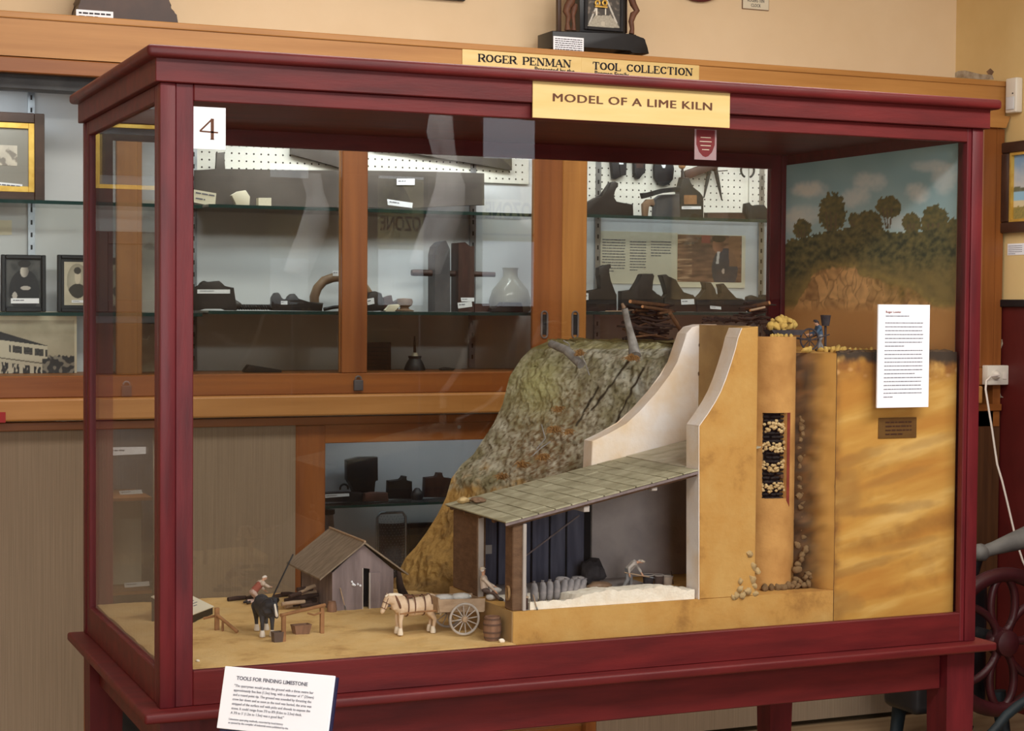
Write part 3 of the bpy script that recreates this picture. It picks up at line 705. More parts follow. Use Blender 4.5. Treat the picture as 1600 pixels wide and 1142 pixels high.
def backdrop(px_, py_, u, v):
    x, y = zc(px_, py_)
    t = (y-20)/600
    c = mixc(rgb(112, 148, 160), rgb(150, 178, 186), t+.25*nz(x, y, 0, .006))
    for cx, cy, rx, ry, k in ((250, 290, 105, 52, .8), (230, 440, 120, 60, .6), (610, 240, 95, 60, .6), (520, 340, 90, 60, .6), (890, 305, 80, 60, .75), (990, 150, 120, 40, .5), (1060, 230, 80, 90, .5), (120, 470, 70, 70, .5), (780, 480, 120, 60, .4)):
        d = ell(x, y, cx, cy, rx*1.15, ry*1.1, .55, .012)+.25*nz(x, y, 6, .05); c = mixc(c, rgb(198, 200, 200), k*sstep(1.25, -.1, d))
    n1 = nz(x, y, 3, .05); n2 = nz(x, y, 9, .016)
    n4 = fbm(x, y, 2, .035, 4)
    green = mixc(rgb(46, 54, 44), rgb(98, 94, 62), .42+.7*n4+.3*n2)
    for cx, cy, rx, ry in TREES:
        d = ell(x, y, cx, cy, rx, ry, .45, .06)
        if d < 1: c = mixc(mixc(rgb(62, 68, 52), rgb(106, 96, 58), .5+.8*n1+.4*(x-cx)/rx*-.3), green, .4)
        for k in (-.5, -.15, .25):
            if abs(x-(cx+k*rx*(1-(y-cy)/(3*ry)))) < 4 and 0 < y-cy < ry+60: c = rgb(84, 74, 58)
    ht = lerp(HTOP, x)+16*nz(x, y, 1, .08)
    if y > ht: c = mixc(green, rgb(110, 98, 62), sstep(120, 330, y-ht)*.8+.25*n2)
    ct = lerp(CLIFF, x)+14*nz(x, y, 5, .05)
    if y > ct-60:
        a = sstep(ct-60, ct, y)*(.55+.7*(nz(x, y, 7, .045)+.5*(sstep(ct, ct+60, y))))
        c = mixc(c, rgb(126, 112, 68), max(0, min(1, a)))
    if y > ct:
        d_, p_ = noise.voronoi(Vector((x*.021+.5*nz(x, y, 2, .015), y*.0075+.3*nz(x, y, 6, .012), 0)))
        tone = .5+.9*nz(p_[0].x*7.1, p_[0].y*5.3, 1)
        stone = mixc(rgb(132, 100, 66), rgb(196, 158, 108), tone+.5*nz(x, y, 4, .03)+.25)
        if y < 1010: stone = mixc(rgb(112, 84, 56), stone, sstep(-.02, .09, d_[1]-d_[0])*.75+.25)
        right = sstep(560, 760, x)*sstep(1010, 900, y)
        stone = mixc(stone, mixc(rgb(134, 112, 64), rgb(98, 88, 54), .5+n1), right*(.7+.6*nz(x, y*.3, 11, .03)))
        c = mixc(c, stone, sstep(ct, ct+25, y))
    c = mixc(c, rgb(170, 130, 82), sstep(960, 1040, y))
    k = 2.1-.35*sstep(4, -4, y-lerp(HTOP, x))*(0 if any(ell(x, y, *t_, .45, .06) < 1 for t_ in TREES) else 1)-.55*sstep(ct-10, ct+20, y)
    return tuple(min(.92, v*k) for v in c)
bd = painted('painted_backdrop', (1.9715, .10, .802), (0, 1, 0), (0, 0, 1), .762, 1.153, 10, 10, lambda a, b, u, v: (0.3, .25, .15), 'painted_picture', None)
bpy.data.objects.remove(bd)
# the face of the panel looks to -X: reading direction runs toward the viewer
bd = painted('painted_backdrop', (1.9715, .862, 1.40), (0, -1, 0), (0, 0, 1), .775, .555, 210, 170, backdrop, 'painted_picture', None, .0025)
setp(bd, label='painted panel of cliffs, trees and cloudy sky on the right end inside the case', category='painting'); center_origin(bd)

# sandy yard
bm = B(); nx, ny = 90, 90; g = {}
def gz(x, y):
    return GZ-.001+.0035*fbm(x, y, 0, 9)+.0014*nz(x, y, 4, 60)
for i in range(nx+1):
    for j in range(ny+1):
        x = .037+(.787-.037)*i/nx; y = .036+(.862-.036)*j/ny
        g[i, j] = bm.verts.new((x, y, gz(x, y)))
for i in range(nx):
    for j in range(ny): bm.faces.new((g[i, j], g[i+1, j], g[i+1, j+1], g[i, j+1]))
ed = [e for e in bm.edges if e.is_boundary]; r_ = bmesh.ops.extrude_edge_only(bm, edges=ed)
for e in r_['geom']:
    if isinstance(e, bmesh.types.BMVert): e.co.z = .8005
box(bm, .787, 1.45, .44, .862, .8005, .819)
yard = solo('model_yard', bm, 'sand', 'sandy yellow yard of the model where the horses stand', 'model ground', smooth=50)

# hill
HP = [(600, 930), (622, 915), (642, 875), (658, 858), (675, 835), (692, 808), (706, 780), (715, 749), (730, 728), (749, 712), (781, 663), (795, 633), (806, 589), (825, 560), (840, 545), (866, 534)]
tab = sorted((at(x, y, Y=.82).z, at(x, y, Y=.82).x) for x, y in HP)
def xl(z): return lerp(tab, z)
verts = []; cols = []; NV, NU = 190, 330
def hillcol(P, n):
    px_, py_ = pj(P); v = Vector(P)
    a = fbm(v.x, v.y, v.z, 24, 6); b = fbm(v.x, v.y, v.z, 110, 3); d = nz(v.x, v.y, v.z, 8)
    c = mixc(rgb(130, 122, 94), rgb(182, 176, 158), .45+.8*a+.4*d)
    c = mixc(c, rgb(84, 78, 54), max(0, b*1.5-.05))
    c = mixc(c, rgb(190, 190, 184), .85*sstep(-.2, .6, nz(v.x*1.6, v.y, v.z*.6, 26))*sstep(940, 1020, px_))
    br = math.exp(-(((px_-860)/70)**2+((py_-655)/70)**2))+.8*math.exp(-(((px_-840)/60)**2+((py_-725)/35)**2))
    c = mixc(c, rgb(112, 80, 52), min(.8, br*(.5+.9*b)))
    c = mixc(c, rgb(176, 172, 118), .7*math.exp(-(((px_-840)/40)**2+((py_-600)/50)**2)))
    c = mixc(c, rgb(168, 132, 76), sstep(735, 790, py_+14*a*4-(px_-740)*.25))
    if py_ > 785: c = mixc(c, rgb(124, 96, 60), sstep(.1, .5, a)*.6+sstep(890, 918, py_)*.6)
    # cracks running down to the left on the right-hand side
    for x0, y0, x1, y1 in ((1005, 575, 952, 680), (935, 605, 900, 665), (985, 560, 925, 640)):
        t = max(0, min(1, ((px_-x0)*(x1-x0)+(py_-y0)*(y1-y0))/((x1-x0)**2+(y1-y0)**2)))
        dd = math.hypot(px_-(x0+t*(x1-x0))+3*nz(px_, py_, 0, .08), py_-(y0+t*(y1-y0)))
        c = mixc(c, rgb(62, 52, 40), sstep(2.6, .8, dd))
    if py_ < 545: c = mixc(c, rgb(150, 138, 74), .5)
    return c
faces = []
for j in range(NV+1):
    t = j/NV; z = .8195+(1.459-.8195)*t
    k = xl(z); ins = 0 if t < .94 else ((t-.94)/.06)**2*.022
    ctl = [(k, .862), (k+.03+.5*ins, .80), (k+.10+ins, .72), (k+.19, .60+ins), (k+.27+.0*z, .50+ins), (k+.36, .455+ins+.02*t), (1.44, .452+ins+.03*t)]
    for i in range(NU+1):
        s = i/NU*(len(ctl)-1); q_ = min(int(s), len(ctl)-2); f = s-q_
        p0, p1, p2, p3 = (ctl[max(q_-1, 0)], ctl[q_], ctl[q_+1], ctl[min(q_+2, len(ctl)-1)])
        cr_ = lambda a, b, c, d: .5*(2*b+(c-a)*f+(2*a-5*b+4*c-d)*f*f+(3*b-a-3*c+d)*f**3)
        x = cr_(p0[0], p1[0], p2[0], p3[0]); y = cr_(p0[1], p1[1], p2[1], p3[1])
        amp = min(1, i/28)*min(1, (NU-i)/16)
        h = .020*fbm(x, y, z, 11)+.020*abs(fbm(x*1.4, y, z*.7, 26))+.007*fbm(x, y, z, 80, 3)
        nrm_ = Vector((-.55, -.83, 0)) if i > 118 else Vector((-.8, -.6, 0))
        P = Vector((x, y, z))-nrm_*(.6*amp*h)-Vector((0, 0, 1))*(0 if t < .9 else .3*amp*h)
        P.y = min(max(P.y, .447), .862)
        verts.append(P); cols.extend((*hillcol(P, None), 1))
for j in range(NV):
    for i in range(NU):
        a = j*(NU+1)+i; faces.append((a, a+1, a+NU+2, a+NU+1))
# turf on top
top0 = NV*(NU+1); K = 16
for k in range(1, K+1):
    for i in range(NU+1):
        p = verts[top0+i]; f = k/K
        P = Vector((p.x, p.y+(.862-p.y)*f, p.z+.004*f+.003*fbm(p.x, p.y+(.862-p.y)*f, 0, 25)))
        verts.append(P); cols.extend((*mixc(rgb(150, 140, 92), rgb(128, 112, 74), .5+fbm(P.x, P.y, 0, 30)), 1))
for k in range(K):
    for i in range(NU):
        a = top0+k*(NU+1)+i; faces.append((a, a+1, a+NU+2, a+NU+1))
me = bpy.data.meshes.new('h'); me.from_pydata([tuple(v) for v in verts], [], faces)
me.color_attributes.new('paint', 'FLOAT_COLOR', 'POINT').data.foreach_set('color', cols)
hm = paint_mat('hill_paint', .95, .15)
nt = hm.node_tree; b_ = nt.nodes.new('ShaderNodeBump'); n_ = nt.nodes.new('ShaderNodeTexNoise'); n_.inputs['Scale'].default_value = 130; n_.inputs['Detail'].default_value = 6
b_.inputs['Distance'].default_value = .004; nt.links.new(n_.outputs['Fac'], b_.inputs['Height']); nt.links.new(b_.outputs[0], nt.nodes['Principled BSDF'].inputs['Normal'])
tc_ = nt.nodes.new('ShaderNodeTexCoord'); nt.links.new(tc_.outputs['Object'], n_.inputs['Vector'])
me.materials.append(hm); me.polygons.foreach_set('use_smooth', [True]*len(me.polygons)); me.update()
hill = addme('hillside', me, None); center_origin(hill)
setp(hill, label='rough green and grey model hillside rising behind the shed roof', category='model hill')

# ------------------------------------------------------------------ lime kiln, cut open along the glass
kiln = thing('lime_kiln', 'yellow cut-away model lime kiln with curved wing walls at the right of the case', 'model kiln', (1.5, .45, .80))
KF = .055
bm = B(); prism(bm, [Vector((x, y, .801)) for x, y in ((.789, KF), (1.61, KF), (1.61, .43), (.789, .43))], (0, 0, .0865)); part('stone_platform', bm, 'kiln_yellow', kiln)
bm = B(); box(bm, .7868, .7895, KF+.002, .43, .801, .8868); part('platform_end', bm, 'tan_render', kiln)
# main mass
bm = B(); prism(bm, [Vector((x, y, .8875)) for x, y in ((1.45, .20), (1.545, .20), (1.6115, .075), (1.6115, .84), (1.45, .84))], (0, 0, .560))
part('kiln_body', bm, 'kiln_yellow', kiln)
bm = B(); box(bm, 1.3975, 1.44, .150, .1535, .8885, 1.446); part('crevice_shade', bm, 'crevice_shade_brown', kiln)  # dark strip painting the shade in the crevice left of the shaft
wing = [(1183, 510), (1160, 513), (1154, 528), (1150, 545), (1143, 568), (1135, 592), (1127, 612), (1118, 629), (1106, 648), (1093, 666), (1093, 940), (1183, 934)]
P0 = [at(x, y, Y=KF) for x, y in wing]; P0[-1].x = P0[0].x = 1.397; P0[-1].z = P0[-2].z = .8872
bm = B(); prism(bm, P0, (0, .058, 0), .002, 1); part('cut_wing_wall', bm, 'kiln_yellow', kiln)
bm = B()   # pale rendered edge of the cut wall
for a, b in zip(P0[1:10], P0[2:11]):
    n_ = Vector((-(b-a).z, 0, (b-a).x)).normalized(); n_ = -n_ if n_.x > 0 else n_
    prism(bm, [a+n_*.0004, b+n_*.0004, b+n_*.0022, a+n_*.0022], (0, .0575, 0))
part('rendered_edge', bm, 'pink_render', kiln)
far = [(1097, 507), (1082, 511), (1073, 521), (1068, 537), (1058, 566), (1047, 587), (1026, 613), (1000, 642), (979, 663), (952, 677), (926, 689.5), (924, 735), (1120, 690), (1120, 507)]
bm = B(); prism(bm, [at(x, y, Y=.418) for x, y in far], (0, .05, 0), .002, 1); part('far_wing_wall', bm, 'pink_render', kiln)
bm = B(); box(bm, 1.446, 1.4495, .19, .418, 1.10, 1.508); box(bm, 1.4495, 1.456, .19, .41, 1.4478, 1.508); part('kiln_wall', bm, 'tan_render', kiln)
# small putlog holes in the far wing
bm = B()
for x, y in ((1094, 539), (1093, 584)): rock(bm, at(x, y, Y=.416), (.004, .002, .005), x)
part('putlog_hole', bm, 'blockwork', kiln)
# kiln shaft: curved front with a window into the charge
sc = at(1214, 700, Y=.125); SX, SY, SR = sc.x, .172, .067
zt, zb = at(1214, 526, Y=.115).z, .888
wz1, wz0 = at(1210, 645, Y=.112).z, at(1210, 779, Y=.112).z
wx0, wx1 = at(1193, 700, Y=.112).x, at(1228, 700, Y=.112).x
N = 40; angs = [PI+PI*i/N for i in range(N+1)]
def sv(a, R=SR): return SX+R*math.cos(a), SY+R*math.sin(a)
levels = [zb, wz0, wz1, zt]; bm = B()
inside = [wx0 <= sv((angs[i]+angs[i+1])/2)[0] <= wx1 for i in range(N)]
grid = [[bm.verts.new((*sv(a), z)) for a in angs] for z in levels]
gin = [[bm.verts.new((*sv(a, SR-.016), z)) for a in angs] for z in levels]
for l in range(3):
    for i in range(N):
        if l == 1 and inside[i]: continue
        bm.faces.new((grid[l][i], grid[l][i+1], grid[l+1][i+1], grid[l+1][i]))
for i in range(N): bm.faces.new((grid[3][i], grid[3][i+1], gin[3][i+1], gin[3][i]))
part('shaft', bm, 'shaft_clay', kiln, 50)
bm = B(); i0 = inside.index(True); i1 = N-1-inside[::-1].index(True)+1
for i in (i0, i1): bm.faces.new([bm.verts.new((*sv(angs[i], R), z)) for R, z in ((SR, wz0), (SR-.022, wz0), (SR-.022, wz1), (SR, wz1))])
for z in (wz0, wz1):
    for i in range(i0, i1): bm.faces.new([bm.verts.new((*sv(angs[q_], R), z)) for q_, R in ((i, SR), (i+1, SR), (i+1, SR-.022), (i, SR-.022))])
part('window_reveal', bm, 'shaft_clay', kiln)
bm = B(); ra = at(1231, 648, Y=.112)
prism(bm, [Vector((*sv(angs[i1], SR+.0006), wz1)), Vector((*sv(angs[min(i1+2, N)], SR+.0008), wz1)), Vector((*sv(angs[min(i1+2, N)], SR+.0008), wz0-.02)), Vector((*sv(angs[i1], SR+.0006), wz0-.004))], (0, .004, 0)); part('red_lining', bm, 'fire_red', kiln)
bm = B(); box(bm, wx0+.001, wx1-.001, SY-SR+.030, SY-.014, wz0-.01, wz1+.01); ch = part('charge', bm, 'charcoal', kiln)
R2 = random.Random(3)
bml = B(); bmd = B(); k = 0
for fc in (.84, .60, .37, .13):
    for row in range(3):
        for c_ in range(8):
            k += 1; x = wx0+(wx1-wx0)*(c_+.5+R2.uniform(-.45, .45))/8; z = wz0+(wz1-wz0)*(fc+(row-1)*.034+R2.uniform(-.012, .012)+.02*math.sin(c_+fc*20))
            r = R2.uniform(.0036, .0056); rock(bml, (x, SY-math.sqrt(max(SR**2-(x-SX)**2, 0))+.009+R2.uniform(-.002, .002), z), (r, r*.8, r*.8), k)
for f in [i/21 for i in range(22)]:
    for c_ in range(5):
        k += 1; x = wx0+(wx1-wx0)*(c_+.5+R2.uniform(-.4, .4))/5; z = wz0+(wz1-wz0)*f
        rock(bmd, (x, SY-math.sqrt(max(SR**2-(x-SX)**2, 0))+.014, z), (.009, .004, .0032), k)
o_ = part('limestone_layer', bml, 'limestone_pale', kiln, 60); o_['kind'] = 'stuff'
o_ = part('fuel_layer', bmd, 'charcoal', kiln, 60); o_['kind'] = 'stuff'
bm = B(); tube(bm, [(wx1-.008, SY-SR+.008, wz0+.255*(wz1-wz0)), (wx1-.012, SY-SR+.03, wz0+.25*(wz1-wz0))], .0052, 10); part('log_end', bm, 'twig_brown', kiln, 40)
# the quarried rock face on the right
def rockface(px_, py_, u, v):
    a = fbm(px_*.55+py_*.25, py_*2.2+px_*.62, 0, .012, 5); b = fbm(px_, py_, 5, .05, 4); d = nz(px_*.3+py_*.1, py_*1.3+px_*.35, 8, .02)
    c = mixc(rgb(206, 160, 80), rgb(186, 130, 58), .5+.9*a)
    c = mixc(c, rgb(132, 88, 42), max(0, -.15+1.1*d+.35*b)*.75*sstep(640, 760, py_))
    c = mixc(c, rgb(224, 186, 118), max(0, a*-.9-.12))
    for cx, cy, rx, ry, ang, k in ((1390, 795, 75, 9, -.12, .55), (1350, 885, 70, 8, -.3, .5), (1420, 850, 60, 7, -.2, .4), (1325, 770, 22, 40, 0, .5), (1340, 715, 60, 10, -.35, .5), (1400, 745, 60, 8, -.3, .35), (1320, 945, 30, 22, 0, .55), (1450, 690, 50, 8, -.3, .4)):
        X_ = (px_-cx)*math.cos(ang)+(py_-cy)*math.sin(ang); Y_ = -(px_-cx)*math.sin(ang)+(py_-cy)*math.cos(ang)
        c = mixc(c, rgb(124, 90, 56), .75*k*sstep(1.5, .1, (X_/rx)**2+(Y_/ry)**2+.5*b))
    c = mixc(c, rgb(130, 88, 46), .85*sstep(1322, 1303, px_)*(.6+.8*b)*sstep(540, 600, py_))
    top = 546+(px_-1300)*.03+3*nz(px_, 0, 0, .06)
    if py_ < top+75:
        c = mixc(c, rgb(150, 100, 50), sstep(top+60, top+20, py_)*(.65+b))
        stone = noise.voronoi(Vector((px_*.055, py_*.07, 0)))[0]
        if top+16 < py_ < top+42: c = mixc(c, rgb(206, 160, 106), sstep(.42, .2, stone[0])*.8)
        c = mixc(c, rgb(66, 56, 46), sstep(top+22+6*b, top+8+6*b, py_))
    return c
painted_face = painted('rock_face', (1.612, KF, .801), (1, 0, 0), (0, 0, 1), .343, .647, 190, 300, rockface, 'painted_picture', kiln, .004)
bm = B(); box(bm, 1.612, 1.955, KF+.0042, .84, .801, 1.446); part('rock_mass', bm, 'sandstone', kiln)
bm = B()
for i in range(26): rock(bm, (1.63+i*.0125, KF+.012+.006*R2.random(), 1.447+.002*R2.random()), (.011, .012, .005), i)
o_ = part('turf_edge', bm, 'topsoil', kiln, 60); o_['kind'] = 'stuff'
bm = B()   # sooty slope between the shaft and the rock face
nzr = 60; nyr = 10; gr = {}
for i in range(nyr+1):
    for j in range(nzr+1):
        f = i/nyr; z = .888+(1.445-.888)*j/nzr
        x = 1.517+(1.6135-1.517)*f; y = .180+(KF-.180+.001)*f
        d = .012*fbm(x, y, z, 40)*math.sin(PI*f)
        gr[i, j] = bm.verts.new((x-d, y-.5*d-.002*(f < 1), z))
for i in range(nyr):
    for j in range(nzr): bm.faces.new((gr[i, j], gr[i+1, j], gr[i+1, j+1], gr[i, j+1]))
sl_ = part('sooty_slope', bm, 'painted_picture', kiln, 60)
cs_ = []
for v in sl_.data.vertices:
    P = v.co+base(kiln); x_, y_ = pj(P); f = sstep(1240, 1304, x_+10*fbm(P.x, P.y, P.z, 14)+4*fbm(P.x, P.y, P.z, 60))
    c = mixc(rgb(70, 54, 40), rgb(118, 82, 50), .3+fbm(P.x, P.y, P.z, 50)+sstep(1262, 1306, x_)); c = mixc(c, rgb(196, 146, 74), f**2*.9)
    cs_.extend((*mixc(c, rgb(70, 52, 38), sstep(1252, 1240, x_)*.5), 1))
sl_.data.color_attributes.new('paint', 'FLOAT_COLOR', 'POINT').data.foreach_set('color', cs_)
# loose stones: topple down both sides of the shaft foot
proto = {}
def stone(c, r, m, label, group, sub=None):
    key = (m, sub)
    if key not in proto:
        bm = B(); rock(bm, (0, 0, 0), (1, .85, .75), 3+len(proto)*1.7)
        me_ = finish(bm, m, 60); proto[key] = me_
    o = bpy.data.objects.new('limestone_lump', proto[key]); COL.objects.link(o); o.location = c; o.scale = (r, r, r)
    o.rotation_euler = (R2.uniform(0, 6), R2.uniform(0, 6), R2.uniform(0, 6))
    return setp(o, label=label, category='stone', group=group)
for x, y, r in ((1171, 866, 6), (1177, 884, 7), (1184, 892, 6), (1176, 906, 8), (1178, 915, 6), (1157, 908, 5), (1155, 920, 6), (1150, 930, 6), (1168, 924, 8), (1160, 930, 7), (1180, 928, 6), (1145, 933, 4)):
    r *= .62/640*1.25*1.25; c = at(x, y, Y=KF-.003+.4*r)
    if x > 1172 : c.y = KF+.004
    stone((c.x, c.y, c.z), r, 'limestone_pale', 'pale limestone lump spilling at the left foot of the kiln shaft', 'stones at the shaft foot')
for i in range(34):
    f = i/33; x = 1252+3*math.sin(i*3)+(10*R2.uniform(-1, 1) if i > 22 else 0); y = 655+f*250
    c = at(x, y, Y=.128-.02*(i > 26)); stone((c.x+.002, c.y, c.z), (.0090+.003*R2.random()), 'limestone_sooty', 'sooty stone in the dark gap right of the kiln shaft', 'sooty stones right of the shaft')
for x, y in ((1195, 922), (1205, 925), (1214, 921), (1222, 917), (1231, 914), (1240, 912), (1249, 908), (1258, 903), (1266, 899), (1269, 905), (1256, 914), (1246, 918), (1236, 920), (1226, 922), (1262, 911), (1216, 927)):
    c = at(x, y, Y=.105); stone((c.x, c.y, max(c.z, .894)), .0085+.002*R2.random(), 'limestone_sooty', 'sooty stone heaped at the foot of the kiln shaft', 'stones at the shaft foot, sooty')
for i in range(22):
    x = 1202+40*R2.random(); y = 512-16*R2.random()*math.sin(PI*(x-1198)/48); c = at(x, y, Y=.14+.03*R2.random())
    stone(c, .0085+.003*R2.random(), 'limestone', 'yellow limestone lump on the loaded barrow at the kiln top', 'stones on the barrow')
for x, y in ((1206, 524), (1211, 521), (1216, 525), (1221, 524), (1228, 524), (1236, 523)):
    c = at(x, y, Y=.125); stone((c.x, c.y, zt+.002), .0055, 'limestone', 'small yellow limestone lump on the rim of the kiln shaft', 'stones on the shaft rim')
for x in (1264, 1258, 1282, 1290, 1297, 1303, 1308, 1313, 1319, 1328, 1336, 1345, 1353, 1361, 1301, 1310):
    c = at(x, 543 if x < 1300 else 541, Y=.11+.05*R2.random()); stone((c.x, c.y, 1.452), .008+.0035*R2.random() if x < 1325 else .005, 'limestone', 'yellow limestone lump on the turf above the rock face', 'stones above the rock face')

# ------------------------------------------------------------------ the drawing shed
shed = thing('drawing_shed', 'open-sided model shed with a sloping shingle roof left of the kiln', 'model shed', (1.1, .25, .8875))
PF = .8876
def roofz(x): return 1.081+(x-.772)*.2085
e1 = Vector((1, 0, .2085)).normalized(); n1 = Vector((-.2085, 0, 1)).normalized()
bm = B(); Lr = (1.243-.768)/e1.x
rows = 12
box(bm, .003, Lr-.003, .052, .412, -.001, .0009, 0, 1, basis(Vector((.768, 0, roofz(.768))), e1, (0, 1, 0), n1))
part('roof_deck', bm, 'tool_wood', shed); bm = B()
for i in range(rows):
    ys = [.050]+sorted(.050+.364*(k+R2.uniform(.2, .8))/3 for k in range(3))+[.415]
    for y0, y1 in zip(ys, ys[1:]):
        a = i*Lr/rows; b = (i+1)*Lr/rows-.0022
        M = basis(Vector((.768, 0, roofz(.768)))+n1*(.0012+.0012*R2.random()), e1, (0, 1, 0), n1)
        box(bm, a+.0006*R2.random(), b, y0, y1-.001, 0, .0032, .0006, 1, M)
for j in range(10): pass
rf = part('roof', bm, 'shingle', shed)
bm = B()   # roof continues behind the cut wing wall up to the kiln
M = basis(Vector((1.244, 0, roofz(1.244)))+n1*.0015, e1, (0, 1, 0), n1)
for i in range(5):
    for seg_ in range(4):
        y0 = .1145+seg_*.0755; box(bm, i*.0405, i*.0405+.043, y0, min(y0+.0745, .415), .001, .0042, 0, 1, M)
part('upper_roof', bm, 'shingle_lime', shed)
bm = B(); M = basis(Vector((.772, 0, roofz(.772)))-n1*.004, e1, (0, 1, 0), n1)
for y in (.058, .14, .225, .31, .395): box(bm, .004, .478, y, y+.012, -.006, .0045, 0, 1, M)
part('rafter', bm, 'blockwork', shed)
bm = B(); M = basis(Vector((.768, 0, roofz(.768))), e1, (0, 1, 0), n1)
box(bm, .0, Lr-.002, .051, .056, -.0045, .0012, 0, 1, M); part('verge_board', bm, 'grey_timber', shed)
bm = B()
for x, y in ((1023, 762), (917, 795)):
    c = at(x, y, Y=.06); box(bm, c.x-.007, c.x+.007, .060, .41, c.z-.007, c.z+.007, .001, 1)
part('purlin', bm, 'shirt_grey', shed)
bm = B(); box(bm, .790, .819, .062, .105, PF, 1.077, .002, 1); part('corner_pier', bm, 'blockwork', shed)
bm = B(); box(bm, .8125, .8205, .0565, .063, PF, 1.078, .001, 1); part('cut_pier_face', bm, 'shirt_grey', shed)
bm = B(); box(bm, .790, .812, .268, .418, PF, 1.080, .002, 1); part('side_wall', bm, 'blockwork', shed)
bm = B(); box(bm, .792, .804, .262, .2675, PF, 1.08); part('door_jamb', bm, 'shirt_grey', shed)
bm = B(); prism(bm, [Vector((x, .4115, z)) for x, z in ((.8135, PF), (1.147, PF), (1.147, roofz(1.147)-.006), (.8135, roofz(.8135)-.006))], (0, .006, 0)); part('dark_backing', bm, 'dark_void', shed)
bm = B(); xs = .862
for i, wd in enumerate((.040, .046, .042, .048, .044, .050)):
    for_dark = .0055
    box(bm, xs, xs+wd-for_dark, .405, .4112, PF, min(roofz(xs)-.008, 1.15), .001, 1); xs += wd
part('plank_wall', bm, 'blue_timber', shed)
bm = B(); tube(bm, [at(822, 868, Y=.402), at(905, 805, Y=.402)], .002, 6); part('brace', bm, 'grey_timber', shed)
bm = B(); prism(bm, [Vector((x, .405, z)) for x, z in ((1.1475, PF), (1.4455, PF), (1.4455, roofz(1.4455)-.006), (1.1475, roofz(1.1475)-.006))], (0, .012, 0)); part('plaster_wall', bm, 'grey_render', shed)
bm = B(); c = at(762, 858, Y=.405); box(bm, c.x-.008, c.x+.010, .403, .4045, c.z-.011, c.z+.010); part('paper_notice', bm, 'shirt_grey', shed)
bm = B(); box(bm, .823, 1.242, .0635, .404, PF, PF+.0002); part('dusty_floor', bm, 'grey_render', shed)
# stones lying on the eave
for i, (x, y, r) in enumerate(((724, 778, .012), (742, 776, .009), (748, 779, .012))):
    c = at(x, y, Y=.36-.02*i); z = roofz(c.x)+.009
    bm = B(); rock(bm, (c.x, c.y, z+r*.3), (r*1.4, r, r*.6), i+2)
    solo('roof_stone', bm, 'tool_wood_pale' if i else 'limestone_pale', ['longest pale stone weighting the left eave of the shed roof', 'small middle stone weighting the left eave of the shed roof', 'brownish stone weighting the left eave of the shed roof, nearest the front'][i], 'stone', 'stones on the shed eave', 60)
# heap of lime, cut along the glass
bm = B(); nx, ny = 110, 26
LT = [(832, 939), (845, 938), (890, 936), (905, 929), (930, 925), (948, 920), (970, 921), (995, 920), (1015, 917), (1035, 915), (1055, 917), (1070, 922), (1080, 919), (1086, 926)]
lt = [(at(x, y, Y=.075).x, at(x, y, Y=.075).z) for x, y in LT]; g = {}
for i in range(nx+1):
    x = .832+(1.2415-.832)*i/nx
    for j in range(ny+1):
        f = j/ny; y = .062+.21*f; h = lerp(lt, x)-PF
        z = PF+.0004+h*(1-f**1.6)*(1 if x > .95 or f == 0 else max(0, 1-f*2.2))+.004*fbm(x, y, 0, 50)*(1-f)
        g[i, j] = bm.verts.new((x, y, max(PF+.0003, z)))
for i in range(nx):
    for j in range(ny): bm.faces.new((g[i, j], g[i+1, j], g[i+1, j+1], g[i, j+1]))
fr_ = [bm.verts.new((.832+(1.2415-.832)*i/nx, .062, PF+.0003)) for i in range(nx+1)]
for i in range(nx): bm.faces.new((fr_[i], fr_[i+1], g[i+1, 0], g[i, 0]))
bm.faces.new([fr_[0]]+[g[0, j] for j in range(ny+1)]); bm.faces.new([fr_[-1]]+[g[nx, j] for j in range(ny, -1, -1)])
o_ = solo('lime_heap', bm, 'lime_white', 'heap of white burnt lime along the shed floor', 'lime heap', smooth=50, kind='stuff')

# ------------------------------------------------------------------ hut
hut = thing('gabled_hut', 'small grey gabled model hut with a tan roof and a door ajar', 'model hut', (.624, .72, GZ-.003))
hx0, hx1, hy0, hy1, ze = .547, .702, .588, .852, .9085
g0 = GZ-.004
bm = B(); pts = [(hx0, g0), (hx0, ze), (.624, .974), (hx1, ze), (hx1, g0), (.6415, g0), (.6415, .914), (.6245, .917), (.6245, g0)]
prism(bm, [Vector((x, hy0, z)) for x, z in pts], (0, .006, 0))
box(bm, hx0, hx0+.006, hy0+.006, hy1, g0, ze); box(bm, hx1-.006, hx1, hy0+.006, hy1, g0, ze)
prism(bm, [Vector((x, hy1-.006, z)) for x, z in pts[:5]], (0, .006, 0)); part('walls', bm, 'grey_timber', hut)
bm = B()
for s in (-1, 1):
    xe = .624+s*.112; ze_ = .899
    prism(bm, [Vector((.624, hy0-.014, .982)), Vector((xe, hy0-.014, ze_)), Vector((xe, hy0-.014, ze_-.004)), Vector((.624, hy0-.014, .977))], (0, hy1-hy0+.02, 0))
part('roof', bm, 'roof_tan', hut)
bm = B(); tube(bm, [(.624, hy0-.015, .983), (.624, hy1+.004, .983)], .003, 8); part('ridge_cap', bm, 'cart_wood', hut)
bm = B(); box(bm, .642, .668, hy0-.004, hy0-.0005, g0, .905, .0006, 1); part('door', bm, 'grey_timber', hut)
bm = B(); box(bm, .622, .6245, hy0-.002, hy0, g0, .917); box(bm, .6385, .642, hy0-.005, hy0, g0, .905); part('door_frame', bm, 'shirt_grey', hut)
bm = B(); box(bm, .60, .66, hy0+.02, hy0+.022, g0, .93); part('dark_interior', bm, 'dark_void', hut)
bm = B()
for i, (x, y) in enumerate(((550, 909), (552, 913), (559, 913), (563, 915), (554, 914))): rock(bm, at(x, y, Y=hy0-.001), .0028+.001*(i == 1), i)
